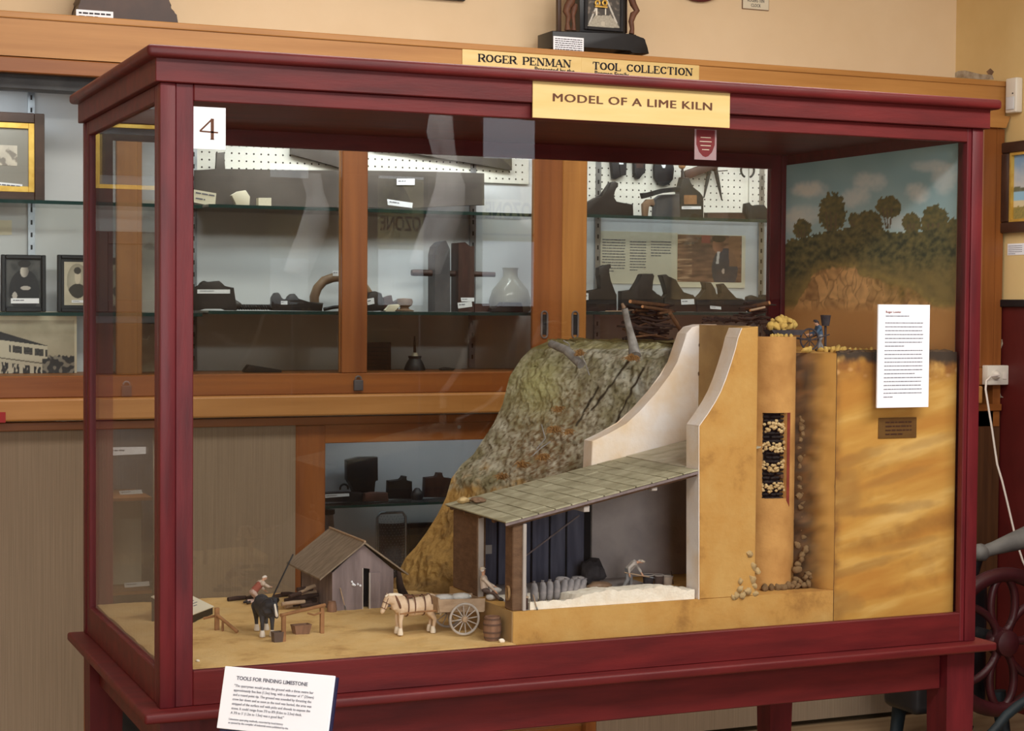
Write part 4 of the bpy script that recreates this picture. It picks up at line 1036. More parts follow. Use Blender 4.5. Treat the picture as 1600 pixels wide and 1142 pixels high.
part('white_notice', bm, 'white_card', hut, 60)

# ------------------------------------------------------------------ living things of the model
def horse(root, mm, mane_m, foot_m, headdir, blaze=None, lower=0):
    """+x forward; the body is one continuous skin"""
    bm = B()
    limb(bm, [(-.046, 0, .062), (-.025, 0, .061), (.005, 0, .0585), (.030, 0, .061), (.043, 0, .064)], [.0195, .0205, .021, .020, .0165], 14)
    ball(bm, (-.044, 0, .070), (.019, .0185, .0165), 2); ball(bm, (.032, 0, .070), (.017, .015, .017), 2)
    hd = Vector(headdir); poll = hd
    muz = hd+Vector((.013, hd.y*.4, -.027)) if not blaze else hd+Vector((.011, hd.y*.35, -.028))
    limb(bm, [(.040, 0, .068), (.050, hd.y*.3, (.070+hd.z)/2+.002), poll], [.0155, .0125, .009], 12)
    limb(bm, [poll, poll.lerp(muz, .45), poll.lerp(muz, .8), muz], [.0085, .0075, .0058, .0056], 12)
    for s in (-1, 1):
        limb(bm, [poll+Vector((-.001, s*.005, .006)), poll+Vector((-.001, s*.0065, .014))], [.0024, .0009], 6)
        limb(bm, [(.034, s*.0115, .058), (.036, s*.0115, .042), (.0375, s*.0115, .030), (.0365, s*.0115, .0145), (.0375, s*.0115, .008)], [.0095, .0066, .0050, .0040, .0046], 10)
        limb(bm, [(-.046, s*.0115, .060), (-.038, s*.0125, .045), (-.050, s*.0118, .030), (-.047, s*.0115, .0145), (-.0455, s*.0115, .008)], [.014, .0098, .0055, .0042, .0048], 10)
    body = fuse(bm, .0013, 5); part('body', body, mm, root, 60)
    for s in (-1, 1):
        for x in (.0378, -.0452):
            bm = B(); lathe(bm, [(.0064, 0), (.0068, .004), (.0056, .010), (.0044, .015)], (x, s*.0115, 0), 14); part('feathered_hoof', bm, foot_m, root, 40)
    bm = B(); pts = [Vector((.030, 0, .086)), Vector((.046, hd.y*.25, .088+.3*(hd.z-.08))), poll+Vector((-.006, 0, .009)), poll+Vector((.004, 0, .007))]
    limb(bm, pts, [.003, .005, .0045, .003], 8)
    part('mane', fuse(bm, .0012, 2), mane_m, root, 60)
    bm = B(); limb(bm, [(-.064, 0, .070), (-.070, 0, .058), (-.069, 0, .038)], [.004, .0055, .003], 8); part('tail', bm, mane_m, root, 60)
    bm = B()
    for s in (-1, 1): ball(bm, poll.lerp(muz, .25)+Vector((.003, s*.0072, .001)), .0013, 1)
    part('eye', bm, 'black_paint', root)
    if blaze:
        bm = B(); d = (muz-poll).normalized(); nn = Vector((.8, 0, .45)).normalized()
        limb(bm, [poll+nn*.0062+d*.004, poll.lerp(muz, .5)+nn*.0050, muz+nn*.0034], [.0028, .0030, .0038], 8); part('white_blaze', bm, 'horse_white', root, 60)
    return poll, muz
f_ = at(628, 991, Z=GZ); h_ = at(675, 990, Z=GZ)
ph = thing('draught_horse', 'cream draught horse in brown harness between the shafts of the cart', 'model horse', (0, 0, 0))
poll, muz = horse(ph, 'horse_cream', 'horse_mane', 'horse_mane', (.066, -.001, .079))
bm = B(); M0 = Matrix.Translation((.041, 0, .066)) @ Matrix.Rotation(.35, 4, 'Y')
r1 = bmesh.new(); torus(r1, (0, 0, 0), .0175, .003, 24, 8, 'X'); 
for v in r1.verts: v.co = M0 @ Vector((v.co.x, v.co.y*.93, v.co.z*1.15))
part('collar', r1, 'leather', ph, 40)
for x, rr, m_ in ((.020, .0222, 'leather'), (.003, .0222, 'leather'), (-.022, .0218, 'leather'), (-.040, .0212, 'leather')):
    r1 = bmesh.new(); torus(r1, (0, 0, 0), rr, .0011, 24, 6, 'X')
    for v in r1.verts: v.co = Vector((x+v.co.x*1.6, v.co.y*.95, .0625+v.co.z*1.06))
    part('harness_strap', r1, m_, ph, 40)
bm = B(); box(bm, .006, .020, -.012, .012, .0805, .0865, .002, 2); part('saddle_pad', bm, 'leather', ph)
bm = B(); d = (muz-poll)
for t in (.28, .72):
    c = poll+d*t; r1 = bmesh.new(); torus(r1, (0, 0, 0), .0088 if t < .5 else .0066, .0009, 18, 6, 'Z')
    Mq = Matrix.Translation(c) @ d.to_track_quat('Z', 'Y').to_matrix().to_4x4()
    for v in r1.verts: bm.verts.new(Mq @ v.co)
    bm.verts.ensure_lookup_table(); off = len(bm.verts)-len(r1.verts)
    r1.verts.index_update()
    for f in r1.faces: bm.faces.new([bm.verts[off+v.index] for v in f.verts])
    r1.free()
for s in (-1, 1): tube(bm, [poll+Vector((.001, s*.0088, .004)), poll+d*.72+Vector((0, s*.0068, 0))], .0008, 6)
part('bridle', bm, 'leather', ph, 40)
bm = B(); tube(bm, [(-.055, .0, .083), (-.02, 0, .0845), (.01, 0, .084), (.036, 0, .088)], .0011, 6); part('back_strap', bm, 'leather', ph)
ang = math.atan2(f_.y-h_.y, f_.x-h_.x)
ph.location = ((f_.x+h_.x)/2-.004, (f_.y+h_.y)/2+.012, GZ+.0005); ph.rotation_euler = (0, 0, PI); ph.scale = (.93, 1, 1)

bh = thing('black_horse', 'black horse with a white blaze and white feet standing behind the hitching rail', 'model horse', (0, 0, 0))
horse(bh, 'horse_black', 'horse_black', 'horse_white', (.058, .012, .079), blaze=True)
bh.location = (.316, .350, GZ+.0005); bh.rotation_euler = (0, 0, math.radians(-96)); bh.scale = (.94, .95, .95)

# cart
ct = thing('tip_cart', 'pale two-wheeled wooden cart carrying two sacks beside the shed', 'model cart', (.72, .215, GZ))
wc = at(725.7, 967.6, Y=.171); WR = .0365; wz = GZ+WR+.0005
def wheel(yc, name='wheel'):
    bm = B(); torus(bm, (wc.x, yc, wz), WR-.0028, .0028, 40, 8, 'Y'); wo = part(name, bm, 'cart_rim', ct, 40)
    for k in range(12):
        a = 2*PI*k/12+.1; bm = B()
        tube(bm, [(wc.x+.005*math.cos(a), yc, wz+.005*math.sin(a)), (wc.x+(WR-.004)*math.cos(a), yc, wz+(WR-.004)*math.sin(a))], [.0016, .0011], 8); part('spoke', bm, 'cart_rim', wo, 40)
    bm = B(); lathe(bm, [(.003, -.008), (.0065, -.006), (.0075, 0), (.0065, .005), (.004, .007)], (wc.x, yc, wz), 18, 'Y'); part('hub', bm, 'cart_wood', wo, 40)
wheel(.171); wheel(.271)
bm = B(); tube(bm, [(wc.x, .178, wz), (wc.x, .264, wz)], .003, 8); part('axle', bm, 'cart_wood', ct)
bx0, bx1, bz0, bz1 = .667, .772, .872, .902
bm = B(); box(bm, bx0, bx1, .184, .258, bz0, bz0+.004); part('cart_floor', bm, 'cart_wood', ct)
for y in (.182, .258):
    bm = B(); prism(bm, [Vector((bx0, y, bz0+.002)), Vector((bx1, y, bz0-.004)), Vector((bx1+.004, y, bz1-.004)), Vector((bx0-.004, y, bz1))], (0, .003, 0)); part('side_board', bm, 'cart_wood', ct)
bm = B(); box(bm, bx0-.003, bx0+.001, .185, .258, bz0, bz1+.003); part('front_board', bm, 'cart_wood', ct)
bm = B(); box(bm, bx1, bx1+.004, .185, .258, bz0-.003, bz1-.008); part('tail_board', bm, 'cart_wood', ct)
for y in (.192, .262):
    bm = B(); tube(bm, [(.770, y, .872), (.665, y, .876), (.62, y, .876), (.578, y, .8735)], [.0022, .0022, .002, .0016], 8); part('shaft', bm, 'rail_wood', ct, 40)

def sack(bm, c, L, r, M=None, seed=0):
    """filled sack lying along local x"""
    prof = [(0, -L/2), (r*.55, -L/2+.001), (r*.9, -L*.36), (r, -L*.1), (r*.97, L*.2), (r*.7, L*.4), (r*.3, L*.46), (r*.42, L*.52), (0, L*.52)]
    s = bmesh.new(); lathe(s, prof, (0, 0, 0), 14, 'X')
    for v in s.verts:
        k = 1+.1*noise.noise(v.co*60+Vector((seed*3.7, 0, 0)))
        v.co = Vector((v.co.x, v.co.y*k, v.co.z*k*.72))
        v.co = Vector(c)+(M @ v.co if M is not None else v.co)
    s.verts.index_update(); vs = [bm.verts.new(v.co) for v in s.verts]
    for f in s.faces: bm.faces.new([vs[v.index] for v in f.verts])
    s.free(); return bm
def rotm(rx=0, ry=0, rz=0): return (Matrix.Rotation(rz, 3, 'Z') @ Matrix.Rotation(ry, 3, 'Y') @ Matrix.Rotation(rx, 3, 'X'))
for i, (x, y, l) in enumerate(((.690, .215, 'pale plump sack lying at the front of the cart'), (.732, .218, 'pale plump sack lying at the tail of the cart'))):
    bm = B(); sack(bm, (x, y, bz1-.004), .044, .0135, rotm(0, 0, .06), i); solo('sack', bm, 'sack_pale', l, 'sack', 'sacks on the cart', 60)
# straw on the ground behind the cart
# sacks in the shed
SK = [(803+13*0+18, 926, 0), (838, 924, 0), (851, 927, .02), (862, 926, .05), (873, 925, .05), (884, 925, .22), (893, 927, .34), (902, 928, .42), (911, 929, .55)]
for i, (x, y, lean) in enumerate(SK):
    c = at(x, y, Y=.125+.006*i); L = .047; r = .0115
    zz = PF+L*.5*math.cos(lean)+.001
    bm = B(); sack(bm, (c.x, c.y+.012, zz), L, r, rotm(0, -PI/2+lean, 0), i)
    solo('sack', bm, 'sack_grey', 'grey filled sack standing in the leaning row on the shed floor', 'sack', 'sacks standing in a row in the shed', 60)
for i, (x, y, yy, m, l) in enumerate(((880, 906, .20, 'sack_grey', 'grey sack thrown across the top of the leaning row'), (903, 905, .26, 'sack_grey', 'grey sack lying on top of the pile by the dark bundle'), (904, 917, .25, 'sack_grey', 'grey sack lying in the middle of the pile by the dark bundle'), (902, 924, .225, 'sack_grey', 'grey sack at the bottom of the pile by the dark bundle'), (898, 928, .19, 'sack_pale', 'small pale sack at the foot of the pile, against the lime'))):
    c = at(x, y, Y=yy); bm = B(); sack(bm, (c.x, c.y, max(c.z, PF+.008)), .036 if i < 4 else .02, .011 if i < 4 else .007, rotm(0, .1*(i == 0), .15*i-.2), i+20)
    solo('sack', bm, m, l, 'sack', None, 60)
c = at(922, 897, Y=.33); bm = B(); ball(bm, (c.x+.005, c.y, PF+.03), (.030, .028, .032), 3, .35, 5, 2.2)
for v in bm.verts: v.co.z = max(v.co.z, PF+.0005)
solo('canvas_bundle', bm, 'dark_canvas', 'dark canvas bundle beside the plank wall of the shed', 'bundle', smooth=50)
c = at(925, 920, Y=.30); bm = B(); ball(bm, (c.x+.006, c.y-.03, PF+.008), (.034, .02, .010), 2, .4, 9, 2.4); 
for v in bm.verts: v.co.z = max(v.co.z, PF+.0005)
solo('folded_sacking', bm, 'tool_wood_pale', 'brownish folded sacking between the sacks and the lime heap', 'sacking', smooth=50)
# crate and shovel by the pier
c = at(836, 953, Y=.066); bm = B(); th = thing('wooden_crate', 'small dark wooden crate against the pier at the end of the lime heap', 'crate', (.8265, .09, PF))
M = Matrix.Translation((.8265, .09, PF)) @ Matrix.Rotation(0, 4, 'Z')
box(bm, -.005, .0045, -.02, .02, 0, .026, .001, 1, M); part('box', bm, 'tool_wood_red', th)
bm = B(); box(bm, -.006, .0052, -.021, .021, .026, .029, 0, 1, M); part('lid', bm, 'cart_wood', th)
def shovel(name, label, p0, p1, blade, m='cart_wood'):
    t = thing(name, label, 'shovel', (p1.x, p1.y, p1.z))
    bm = B(); tube(bm, [p0, p1], .0013, 8); part('handle', bm, m, t, 40)
    d = (p1-p0).normalized(); s, u = frame_of(d)
    bm = B(); Mb = basis(p1, s, u, d)
    prism(bm, [Mb @ Vector(v) for v in ((-.004, -.0006, 0), (.004, -.0006, 0), (.0055, -.0006, blade*.5), (.003, -.0006, blade), (-.003, -.0006, blade), (-.0055, -.0006, blade*.5))], Mb.to_3x3() @ Vector((0, .0012, 0))); part('blade', bm, 'steel', t)
    return t
shovel('shovel', 'small shovel leaning on the cut end of the lime heap', at(833, 929, Y=.060), at(838, 948, Y=.0595), .008)
shovel('shovel', 'long pale shovel leaning on the front wall of the hut', Vector((at(532, 918, Y=hy0-.006).x, hy0-.004, at(532, 918, Y=hy0).z)), Vector((at(540, 946, Y=hy0-.03).x, hy0-.022, GZ+.013)), .012)
# coil of rope on the pier
bm = B(); c = at(805, 930, X=.788)
for k in range(3): 
    r1 = bmesh.new(); torus(r1, (0, 0, 0), .010, .0011, 24, 6, 'X')
    for v in r1.verts: v.co = Vector((.7885-.0006-.0018*k+v.co.x, .078+.0*k+v.co.y*.75, c.z+v.co.z*1.5))
    r1.verts.index_update(); vs = [bm.verts.new(v.co) for v in r1.verts]
    for f in r1.faces: bm.faces.new([vs[v.index] for v in f.verts])
    r1.free()
solo('rope_coil', bm, 'rope', 'coil of rope hanging on the corner pier of the shed', 'rope', smooth=60)
# barrel
b0 = at(776, 997, Z=GZ); bx, by = .761, .105
bt = thing('barrel', 'brown barrel with dark hoops standing in front of the shed platform', 'barrel', (bx, by, GZ))
bm = B(); lathe(bm, [(.0165, 0), (.0195, .015), (.0205, .026), (.0195, .037), (.0165, .052), (.0150, .052), (.0150, .048), (0, .048)], (bx, by, GZ), 24); part('staves', bm, 'barrel_wood', bt, 30)
for z, r in ((.006, .0186), (.018, .0206), (.035, .0206), (.047, .0185)):
    bm = B(); lathe(bm, [(r-.0012, -.0022), (r, -.0022), (r, .0022), (r-.0012, .0022)], (bx, by, GZ+z), 24, cap=False); part('hoop', bm, 'barrel_hoop', bt, 30)
c = at(790, 1001, Z=GZ); bm = B(); rock(bm, (.768, .068, GZ+.004), (.007, .005, .005), 4); solo('pebble', bm, 'lime_white', 'white pebble on the sand in front of the barrel', 'stone', smooth=60)
c = at(309, 1033, Z=GZ); bm = B(); rock(bm, (c.x, c.y, GZ+.001), (.004, .004, .0025), 4); solo('pebble', bm, 'lime_white', 'white pebble at the front left corner of the sandy yard', 'stone', smooth=60)

# people -------------------------------------------------------------
def person(root, J, top_m, leg_m, hair_m, hat=None, boots='tool_wood', H=.092, sleeves=True, vest=None):
    """J: joints as world vectors; body one continuous mesh, clothes are its children"""
    k = H/.092; V = {a: Vector(b) for a, b in J.items()}
    sh_ = (V['sl']+V['sr'])/2; hp = (V['hl']+V['hr'])/2; bm = B()
    limb(bm, [hp, hp.lerp(sh_, .5), sh_], [.0072*k, .0072*k, .0078*k], 10); limb(bm, [V['sl'], V['sr']], .0058*k, 8)
    limb(bm, [sh_, V['head']], [.0038*k, .0034*k], 8)
    fd = Vector(J.get('face', (0, -1, 0))).normalized()
    upv = (V['head']-sh_).normalized(); sd = fd.cross(upv).normalized()
    Mh = Matrix((sd, fd, upv)).transposed()
    ball(bm, V['head'], (.0047*k, .0055*k, .0064*k), 2, 0, 0, 1, Mh)
    ball(bm, V['head']+Mh @ Vector((0, .0026, -.0030))*k, (.0033*k, .0034*k, .0036*k), 2, 0, 0, 1, Mh)
    limb(bm, [V['head']+Mh @ Vector((0, .0055, .0008))*k, V['head']+Mh @ Vector((0, .0072, -.0010))*k], [.0008*k, .0011*k], 6)
    for s in (-1, 1): ball(bm, V['head']+Mh @ Vector((s*.0048, -.0004, -.0004))*k, (.0009*k, .0014*k, .0018*k), 1, 0, 0, 1, Mh)
    for s, e, h in (('sl', 'el', 'wl'), ('sr', 'er', 'wr')):
        limb(bm, [V[s], V[e], V[h]], [.0034*k, .0026*k, .0020*k], 8)
        d = (V[h]-V[e]).normalized(); a, b = frame_of(d)
        limb(bm, [V[h], V[h]+d*.0042*k], [.0021*k, .0024*k], 8)
        for q_, (o_, L_) in enumerate(((-.0024, .0036), (-.0009, .0044), (.0007, .0041), (.0022, .0032))):
            p = V[h]+d*.0052*k+a*o_*k; limb(bm, [p, p+d*L_*.6*k+b*.0006*k, p+d*L_*k*.85+b*.0018*k], [.0008*k, .00075*k, .0006*k], 6)
        p = V[h]+d*.0022*k+a*.0022*k; limb(bm, [p, p+a*.0022*k+d*.0022*k], [.0009*k, .0007*k], 6)
    for s, e, h, t in (('hl', 'kl', 'al', 'tl'), ('hr', 'kr', 'ar', 'tr')):
        limb(bm, [V[s], V[e], V[h]], [.0052*k, .0038*k, .0026*k], 8); limb(bm, [V[h], V[t]], [.0028*k, .0022*k], 8)
    part('body', fuse(bm, .00062, 3), 'skin', root, 60)
    bm = B(); limb(bm, [hp.lerp(sh_, .08), hp.lerp(sh_, .5), sh_], [.0086*k, .0085*k, .0090*k], 12); limb(bm, [V['sl'], V['sr']], .0066*k, 10)
    for s, e, h in (('sl', 'el', 'wl'), ('sr', 'er', 'wr')):
        limb(bm, [V[s], V[e]]+([V[e].lerp(V[h], .7)] if sleeves else []), [.0046*k, .0038*k]+([.0032*k] if sleeves else []), 10)
    part('shirt', fuse(bm, .0008, 3), top_m, root, 60)
    if vest:
        bm = B(); limb(bm, [hp.lerp(sh_, .12), hp.lerp(sh_, .5), hp.lerp(sh_, .9)], [.0092*k, .0092*k, .0096*k], 12); part('vest', fuse(bm, .0009, 3), vest, root, 60)
    bm = B(); limb(bm, [V['hl'], V['hr']], .0066*k, 10); limb(bm, [hp, hp.lerp(sh_, .15)], .0080*k, 10)
    for s, e, h in (('hl', 'kl', 'al'), ('hr', 'kr', 'ar')): limb(bm, [V[s], V[e], V[e].lerp(V[h], .9)], [.0064*k, .0050*k, .0042*k], 10)
    part('trousers', fuse(bm, .0008, 3), leg_m, root, 60)
    for h, t in (('al', 'tl'), ('ar', 'tr')):
        bm = B(); limb(bm, [V[h], V[t]], [.0036*k, .0030*k], 8); part('boot', bm, boots, root, 60)
    bm = B()
    for s in (-1, 1): ball(bm, V['head']+Mh @ Vector((s*.0018, .0050, .0004))*k, .0006*k, 1)
    part('eye', bm, 'black_paint', root)
    bm = B(); ball(bm, V['head']+Mh @ Vector((0, -.0008, .0014))*k, (.0053*k, .0058*k, .0058*k), 2, .15, 3, 3, Mh)
    for v in list(bm.verts):
        l = Mh.transposed() @ (v.co-V['head'])
        if l.y > .0030*k and l.z < .003*k: v.co = V['head']+Mh @ Vector((l.x, .0030*k, l.z))
    part('hair', bm, hair_m, root, 60)
    if hat:
        bm = B(); lathe(bm, [(.0080, 0), (.0082, .0006), (.0055, .0012), (.0052, .0040), (.0038, .0052), (0, .0055)], (0, 0, 0), 18)
        for v in bm.verts: v.co = V['head']+Mh @ (v.co*k+Vector((0, 0, .0034))*k)
        part('hat', bm, hat, root, 40)
def off(base_, ex_, ey_, d): return {a: base_+ex_*v[0]+ey_*v[1]+Vector((0, 0, v[2])) for a, v in d.items()}
# kneeling man by the wood pile (x = way he faces, y = his left)
p0 = at(397, 942, Z=GZ); exA = Vector((.95, .3, 0)).normalized(); eyA = Vector((-exA.y, exA.x, 0)); p0.z = GZ+.001
J = off(p0, exA, eyA, dict(hl=(-.004, .0055, .026), hr=(-.004, -.0055, .026), sl=(.020, .010, .046), sr=(.020, -.010, .046), head=(.030, 0, .058), el=(.028, .012, .034), er=(.034, -.011, .037),
        wl=(.036, .008, .026), wr=(.042, -.006, .035), kl=(.010, .007, .006), kr=(.010, -.007, .006), al=(-.016, .007, .004), ar=(-.016, -.007, .004), tl=(-.024, .007, .0025), tr=(-.024, -.007, .0025)))
J['face'] = (exA*.9+Vector((0, -.3, -.3)))
mA = thing('person', 'kneeling model man in a red-brown vest and pale trousers behind the black horse', 'model person', p0); person(mA, J, 'shirt_pale', 'trousers_pale', 'hair_white', vest='shirt_red')
# man resting on the platform end beside the cart
hB = at(757, 921, Y=.215); exB = Vector((.93, -.36, 0)).normalized(); eyB = Vector((-exB.y, exB.x, 0))
J = off(Vector((hB.x, hB.y, 0)), exB, eyB, dict(hl=(0, .0055, hB.z), hr=(0, -.0055, hB.z), sl=(-.002, .010, hB.z+.026), sr=(-.002, -.010, hB.z+.026), head=(-.004, 0, hB.z+.043), el=(.010, .012, hB.z+.012), er=(.012, -.013, hB.z+.011),
        wl=(.026, .008, hB.z+.004), wr=(.024, -.009, hB.z-.003), kl=(.020, .007, hB.z-.008), kr=(.021, -.007, hB.z-.006), al=(.030, .007, PF+.004), ar=(.033, -.007, PF+.004), tl=(.038, .008, PF+.003), tr=(.041, -.008, PF+.003)))
J['face'] = (exB*.75+eyB*.65)
mB = thing('person', 'model man in a pale shirt and dark trousers resting in the shed doorway', 'model person', (hB.x, hB.y, PF)); person(mB, J, 'shirt_pale', 'trousers_dark', 'hair_white', hat='hat_pale')
for i, (x, y, z, l) in enumerate(((.806, .212, 0, 'lower pale sack under the man resting in the shed doorway'), (.808, .21, .014, 'upper pale sack under the man resting in the shed doorway'))):
    bm = B(); sack(bm, (x, y, PF+.008+z), .036, .0105, rotm(0, 0, .5-.3*i), 40+i); solo('sack', bm, 'sack_pale', l, 'sack', None, 60)
# man shovelling lime
pC = at(983, 919, Z=PF); exC = Vector((.9, -.43, 0)).normalized(); eyC = Vector((-exC.y, exC.x, 0)); pC.z = PF
J = off(pC, exC, eyC, dict(hl=(-.004, .0055, .043), hr=(-.004, -.0055, .043), sl=(.012, .010, .060), sr=(.010, -.012, .060), head=(.026, -.002, .064), el=(.022, .012, .047), er=(-.002, -.018, .050),
        wl=(.030, .004, .034), wr=(.000, -.016, .036), kl=(.004, .010, .022), kr=(-.004, -.009, .022), al=(.004, .011, .004), ar=(-.014, -.010, .004), tl=(.013, .011, .003), tr=(-.006, -.010, .003)))
J['face'] = (exC*.8+Vector((0, -.2, -.55)))
mC = thing('person', 'model man in a grey shirt bending to shovel the white lime', 'model person', pC); person(mC, J, 'shirt_grey', 'trousers_grey', 'hair_white', hat='hat_pale')
a = pC+exC*-.012+eyC*-.017+Vector((0, 0, .040)); b = pC+exC*.048+eyC*.008+Vector((0, 0, .026))
shovel('shovel', 'shovel held by the bending man, blade in the lime', a, b, .014)
# tubs beside him
for i, (x, y, m, rr, hh, l) in enumerate(((1013, 917, 'dark_canvas', .014, .026, 'dark tub beside the shoveller'), (1029, 917, 'trousers_dark', .013, .024, 'second dark tub, between the shoveller\'s tub and the pale basket'), (1043, 917, 'shirt_pale', .013, .020, 'pale basket at the right end beyond the dark tubs'))):
    c = at(x, y, Y=.27); c.z = PF; t = thing('tub' if i < 2 else 'basket', l, 'tub', c)
    bm = B(); lathe(bm, [(rr*.8, 0), (rr, hh), (rr*.9, hh), (rr*.75, .004), (0, .004)], c, 18); part('bowl', bm, m, t, 40)
    bm = B(); torus(bm, (c.x, c.y, c.z+hh), rr, .0012, 20, 6, 'Z'); part('rim', bm, 'shirt_grey', t, 40)
c = at(1052, 917, Y=.26); bm = B(); tube(bm, [(c.x, c.y, PF+.001), (c.x-.003, c.y+.006, PF+.032)], .001, 6); solo('stick', bm, 'twig', 'thin stick standing right of the pale basket', 'stick')
# man and barrow on top of the kiln
TZ = 1.4485
pD = at(1276, 545, Z=TZ); pD = Vector((1.612, .16, TZ)); q0 = at(1281, 540, Y=.16); pD.x = q0.x
exD = Vector((-.96, .25, 0)).normalized(); eyD = Vector((-exD.y, exD.x, 0))
J = off(pD, exD, eyD, dict(hl=(0, .0055, .045), hr=(0, -.0055, .045), sl=(.004, .010, .071), sr=(.004, -.010, .071), head=(.009, 0, .086), el=(.012, .013, .056), er=(.012, -.013, .056),
        wl=(.026, .012, .050), wr=(.026, -.012, .050), kl=(.004, .006, .024), kr=(-.002, -.006, .024), al=(.004, .006, .004), ar=(-.010, -.006, .004), tl=(.012, .006, .003), tr=(-.002, -.006, .003)))
J['face'] = exD
for a in J:
    if a != 'face': J[a] = Vector((J[a].x, J[a].y, TZ+(J[a].z-TZ)*.78))
mD = thing('person', 'model man in blue shirt and grey trousers pushing the barrow on the kiln top', 'model person', pD); person(mD, J, 'shirt_blue', 'trousers_grey', 'dark_canvas', hat='dark_canvas')
wb = thing('wheelbarrow', 'dark model barrow with a large wheel, loaded with yellow stone on the kiln top', 'barrow', (1.53, .15, TZ))
cw = at(1265, 518, Y=.145); R_ = .027
bm = B(); torus(bm, (cw.x, .145, TZ+R_+.001), R_-.002, .0024, 30, 6, 'Y'); wh = part('wheel', bm, 'dark_canvas', wb, 40)
for k in range(8):
    a = PI*2*k/8; bm = B(); tube(bm, [(cw.x, .145, TZ+R_), (cw.x+(R_-.002)*math.cos(a), .145, TZ+R_+(R_-.002)*math.sin(a))], .0012, 6); part('spoke', bm, 'dark_canvas', wh)
a0 = at(1199, 514, Y=.155); a1 = at(1250, 520, Y=.155)
bm = B(); prism(bm, [Vector((a0.x, .135, a0.z-.002)), Vector((a1.x, .135, a0.z-.002)), Vector((a1.x-.008, .135, a0.z-.014)), Vector((a0.x+.01, .135, a0.z-.014))], (0, .04, 0)); part('tray', bm, 'dark_canvas', wb)
bm = B()
for y in (.136, .174): tube(bm, [(a0.x+.01, y, a0.z-.012), (cw.x, y, TZ+R_), (cw.x+.05, y, TZ+.04)], .0016, 6)
part('handle', bm, 'dark_canvas', wb)
bm = B(); tube(bm, [(a0.x+.012, .14, a0.z-.014), (a0.x+.008, .14, TZ)], .002, 6); tube(bm, [(a0.x+.012, .17, a0.z-.014), (a0.x+.008, .17, TZ)], .002, 6); part('leg', bm, 'dark_canvas', wb)
c = at(1290, 500, Y=.19); bm = B(); lathe(bm, [(.009, -.014), (.013, .012), (.011, .012), (.008, -.01), (0, -.01)], (c.x, .19, c.z+.0), 14); tube(bm, [(c.x, .19, c.z-.014), (c.x, .19, TZ)], .003, 6)
solo('dark_basket', bm, 'dark_canvas', 'dark basket on a post behind the man on the kiln top', 'basket', smooth=40)

# hitching rail and feed boxes
a = at(443, 1002, Z=GZ); b = at(503, 988, Z=GZ)
hr_ = thing('hitching_rail', 'light brown hitching rail on two posts in front of the black horse', 'rail', ((a.x+b.x)/2, (a.y+b.y)/2, GZ))
for p in (a, b):
    bm = B(); box(bm, p.x-.0045, p.x+.0045, p.y-.0045, p.y+.0045, GZ-.002, GZ+.056, .001, 1); part('post', bm, 'rail_wood', hr_)
bm = B(); tube(bm, [a+Vector((-.008, -.006, .0585)), (a+b)/2+Vector((0, 0, .059)), b+Vector((.008, .006, .060))], [.0042, .0038, .0042], 8); part('rail', bm, 'rail_wood', hr_, 40)
bm = B(); tube(bm, [(a+b)/2+Vector((.01, -.004, .052)), (a+b)/2+Vector((.03, .015, .044)), b+Vector((-.004, -.005, .046))], .0022, 6); part('halter_rope', bm, 'rail_wood', hr_, 40)
def feedbox(name, label, c, w0, w1, d, h, m, rz):
    t = thing(name, label, 'feed box', c); M = Matrix.Translation(c) @ Matrix.Rotation(rz, 4, 'Z'); bm = B()
    lo = [bm.verts.new(M @ Vector(v)) for v in ((-w0, -d*.8, 0), (w0, -d*.8, 0), (w0, d*.8, 0), (-w0, d*.8, 0))]; hi = [bm.verts.new(M @ Vector(v)) for v in ((-w1, -d, h), (w1, -d, h), (w1, d, h), (-w1, d, h))]
    i_ = [bm.verts.new(M @ Vector(v)) for v in ((-w1*.85, -d*.8, h), (w1*.85, -d*.8, h), (w1*.85, d*.8, h), (-w1*.85, d*.8, h))]; j_ = [bm.verts.new(M @ Vector(v)) for v in ((-w0*.8, -d*.6, .004), (w0*.8, -d*.6, .004), (w0*.8, d*.6, .004), (-w0*.8, d*.6, .004))]
    for p, q in ((lo, hi), (hi, i_), (i_, j_)):
        for k in range(4): bm.faces.new((p[k], p[(k+1) % 4], q[(k+1) % 4], q[k]))
    bm.faces.new(lo); bm.faces.new(j_); part('trough', bm, m, t)
feedbox('feed_box', 'dark feed box on the sand at the near post of the hitching rail', Vector((at(434, 1003, Z=GZ).x, at(434, 1003, Z=GZ).y+.004, GZ)), .0095, .0115, .010, .022, 'trousers_dark', .1)
feedbox('feed_box', 'brown wooden feed box on the sand beneath the hitching rail', Vector((at(472, 991, Z=GZ).x, at(472, 991, Z=GZ).y+.008, GZ)), .016, .021, .012, .021, 'barrel_wood', .15)
# broken fence
f0 = at(339, 984, Z=GZ); fn = thing('broken_fence', 'broken fence of one post and a fallen rail at the left of the yard', 'fence', (f0.x, f0.y, GZ))
bm = B(); box(bm, f0.x-.005, f0.x+.005, f0.y-.004, f0.y+.004, GZ-.002, GZ+.050, .001, 1); part('post', bm, 'rail_wood', fn)
bm = B(); tube(bm, [(f0.x, f0.y-.006, GZ+.034), at(371, 987, Z=GZ+.003)], .004, 8); part('rail', bm, 'rail_wood', fn, 40)
bm = B(); q = at(348, 986, Z=GZ); tube(bm, [(q.x, q.y, GZ-.002), (q.x, q.y, GZ+.022)], .0028, 6); part('stake', bm, 'rail_wood', fn)
bm = B(); tube(bm, [at(318, 966, Y=f0.y+.02), at(338, 962, Y=f0.y+.004)], .003, 6); part('rail', bm, 'rail_wood', fn)
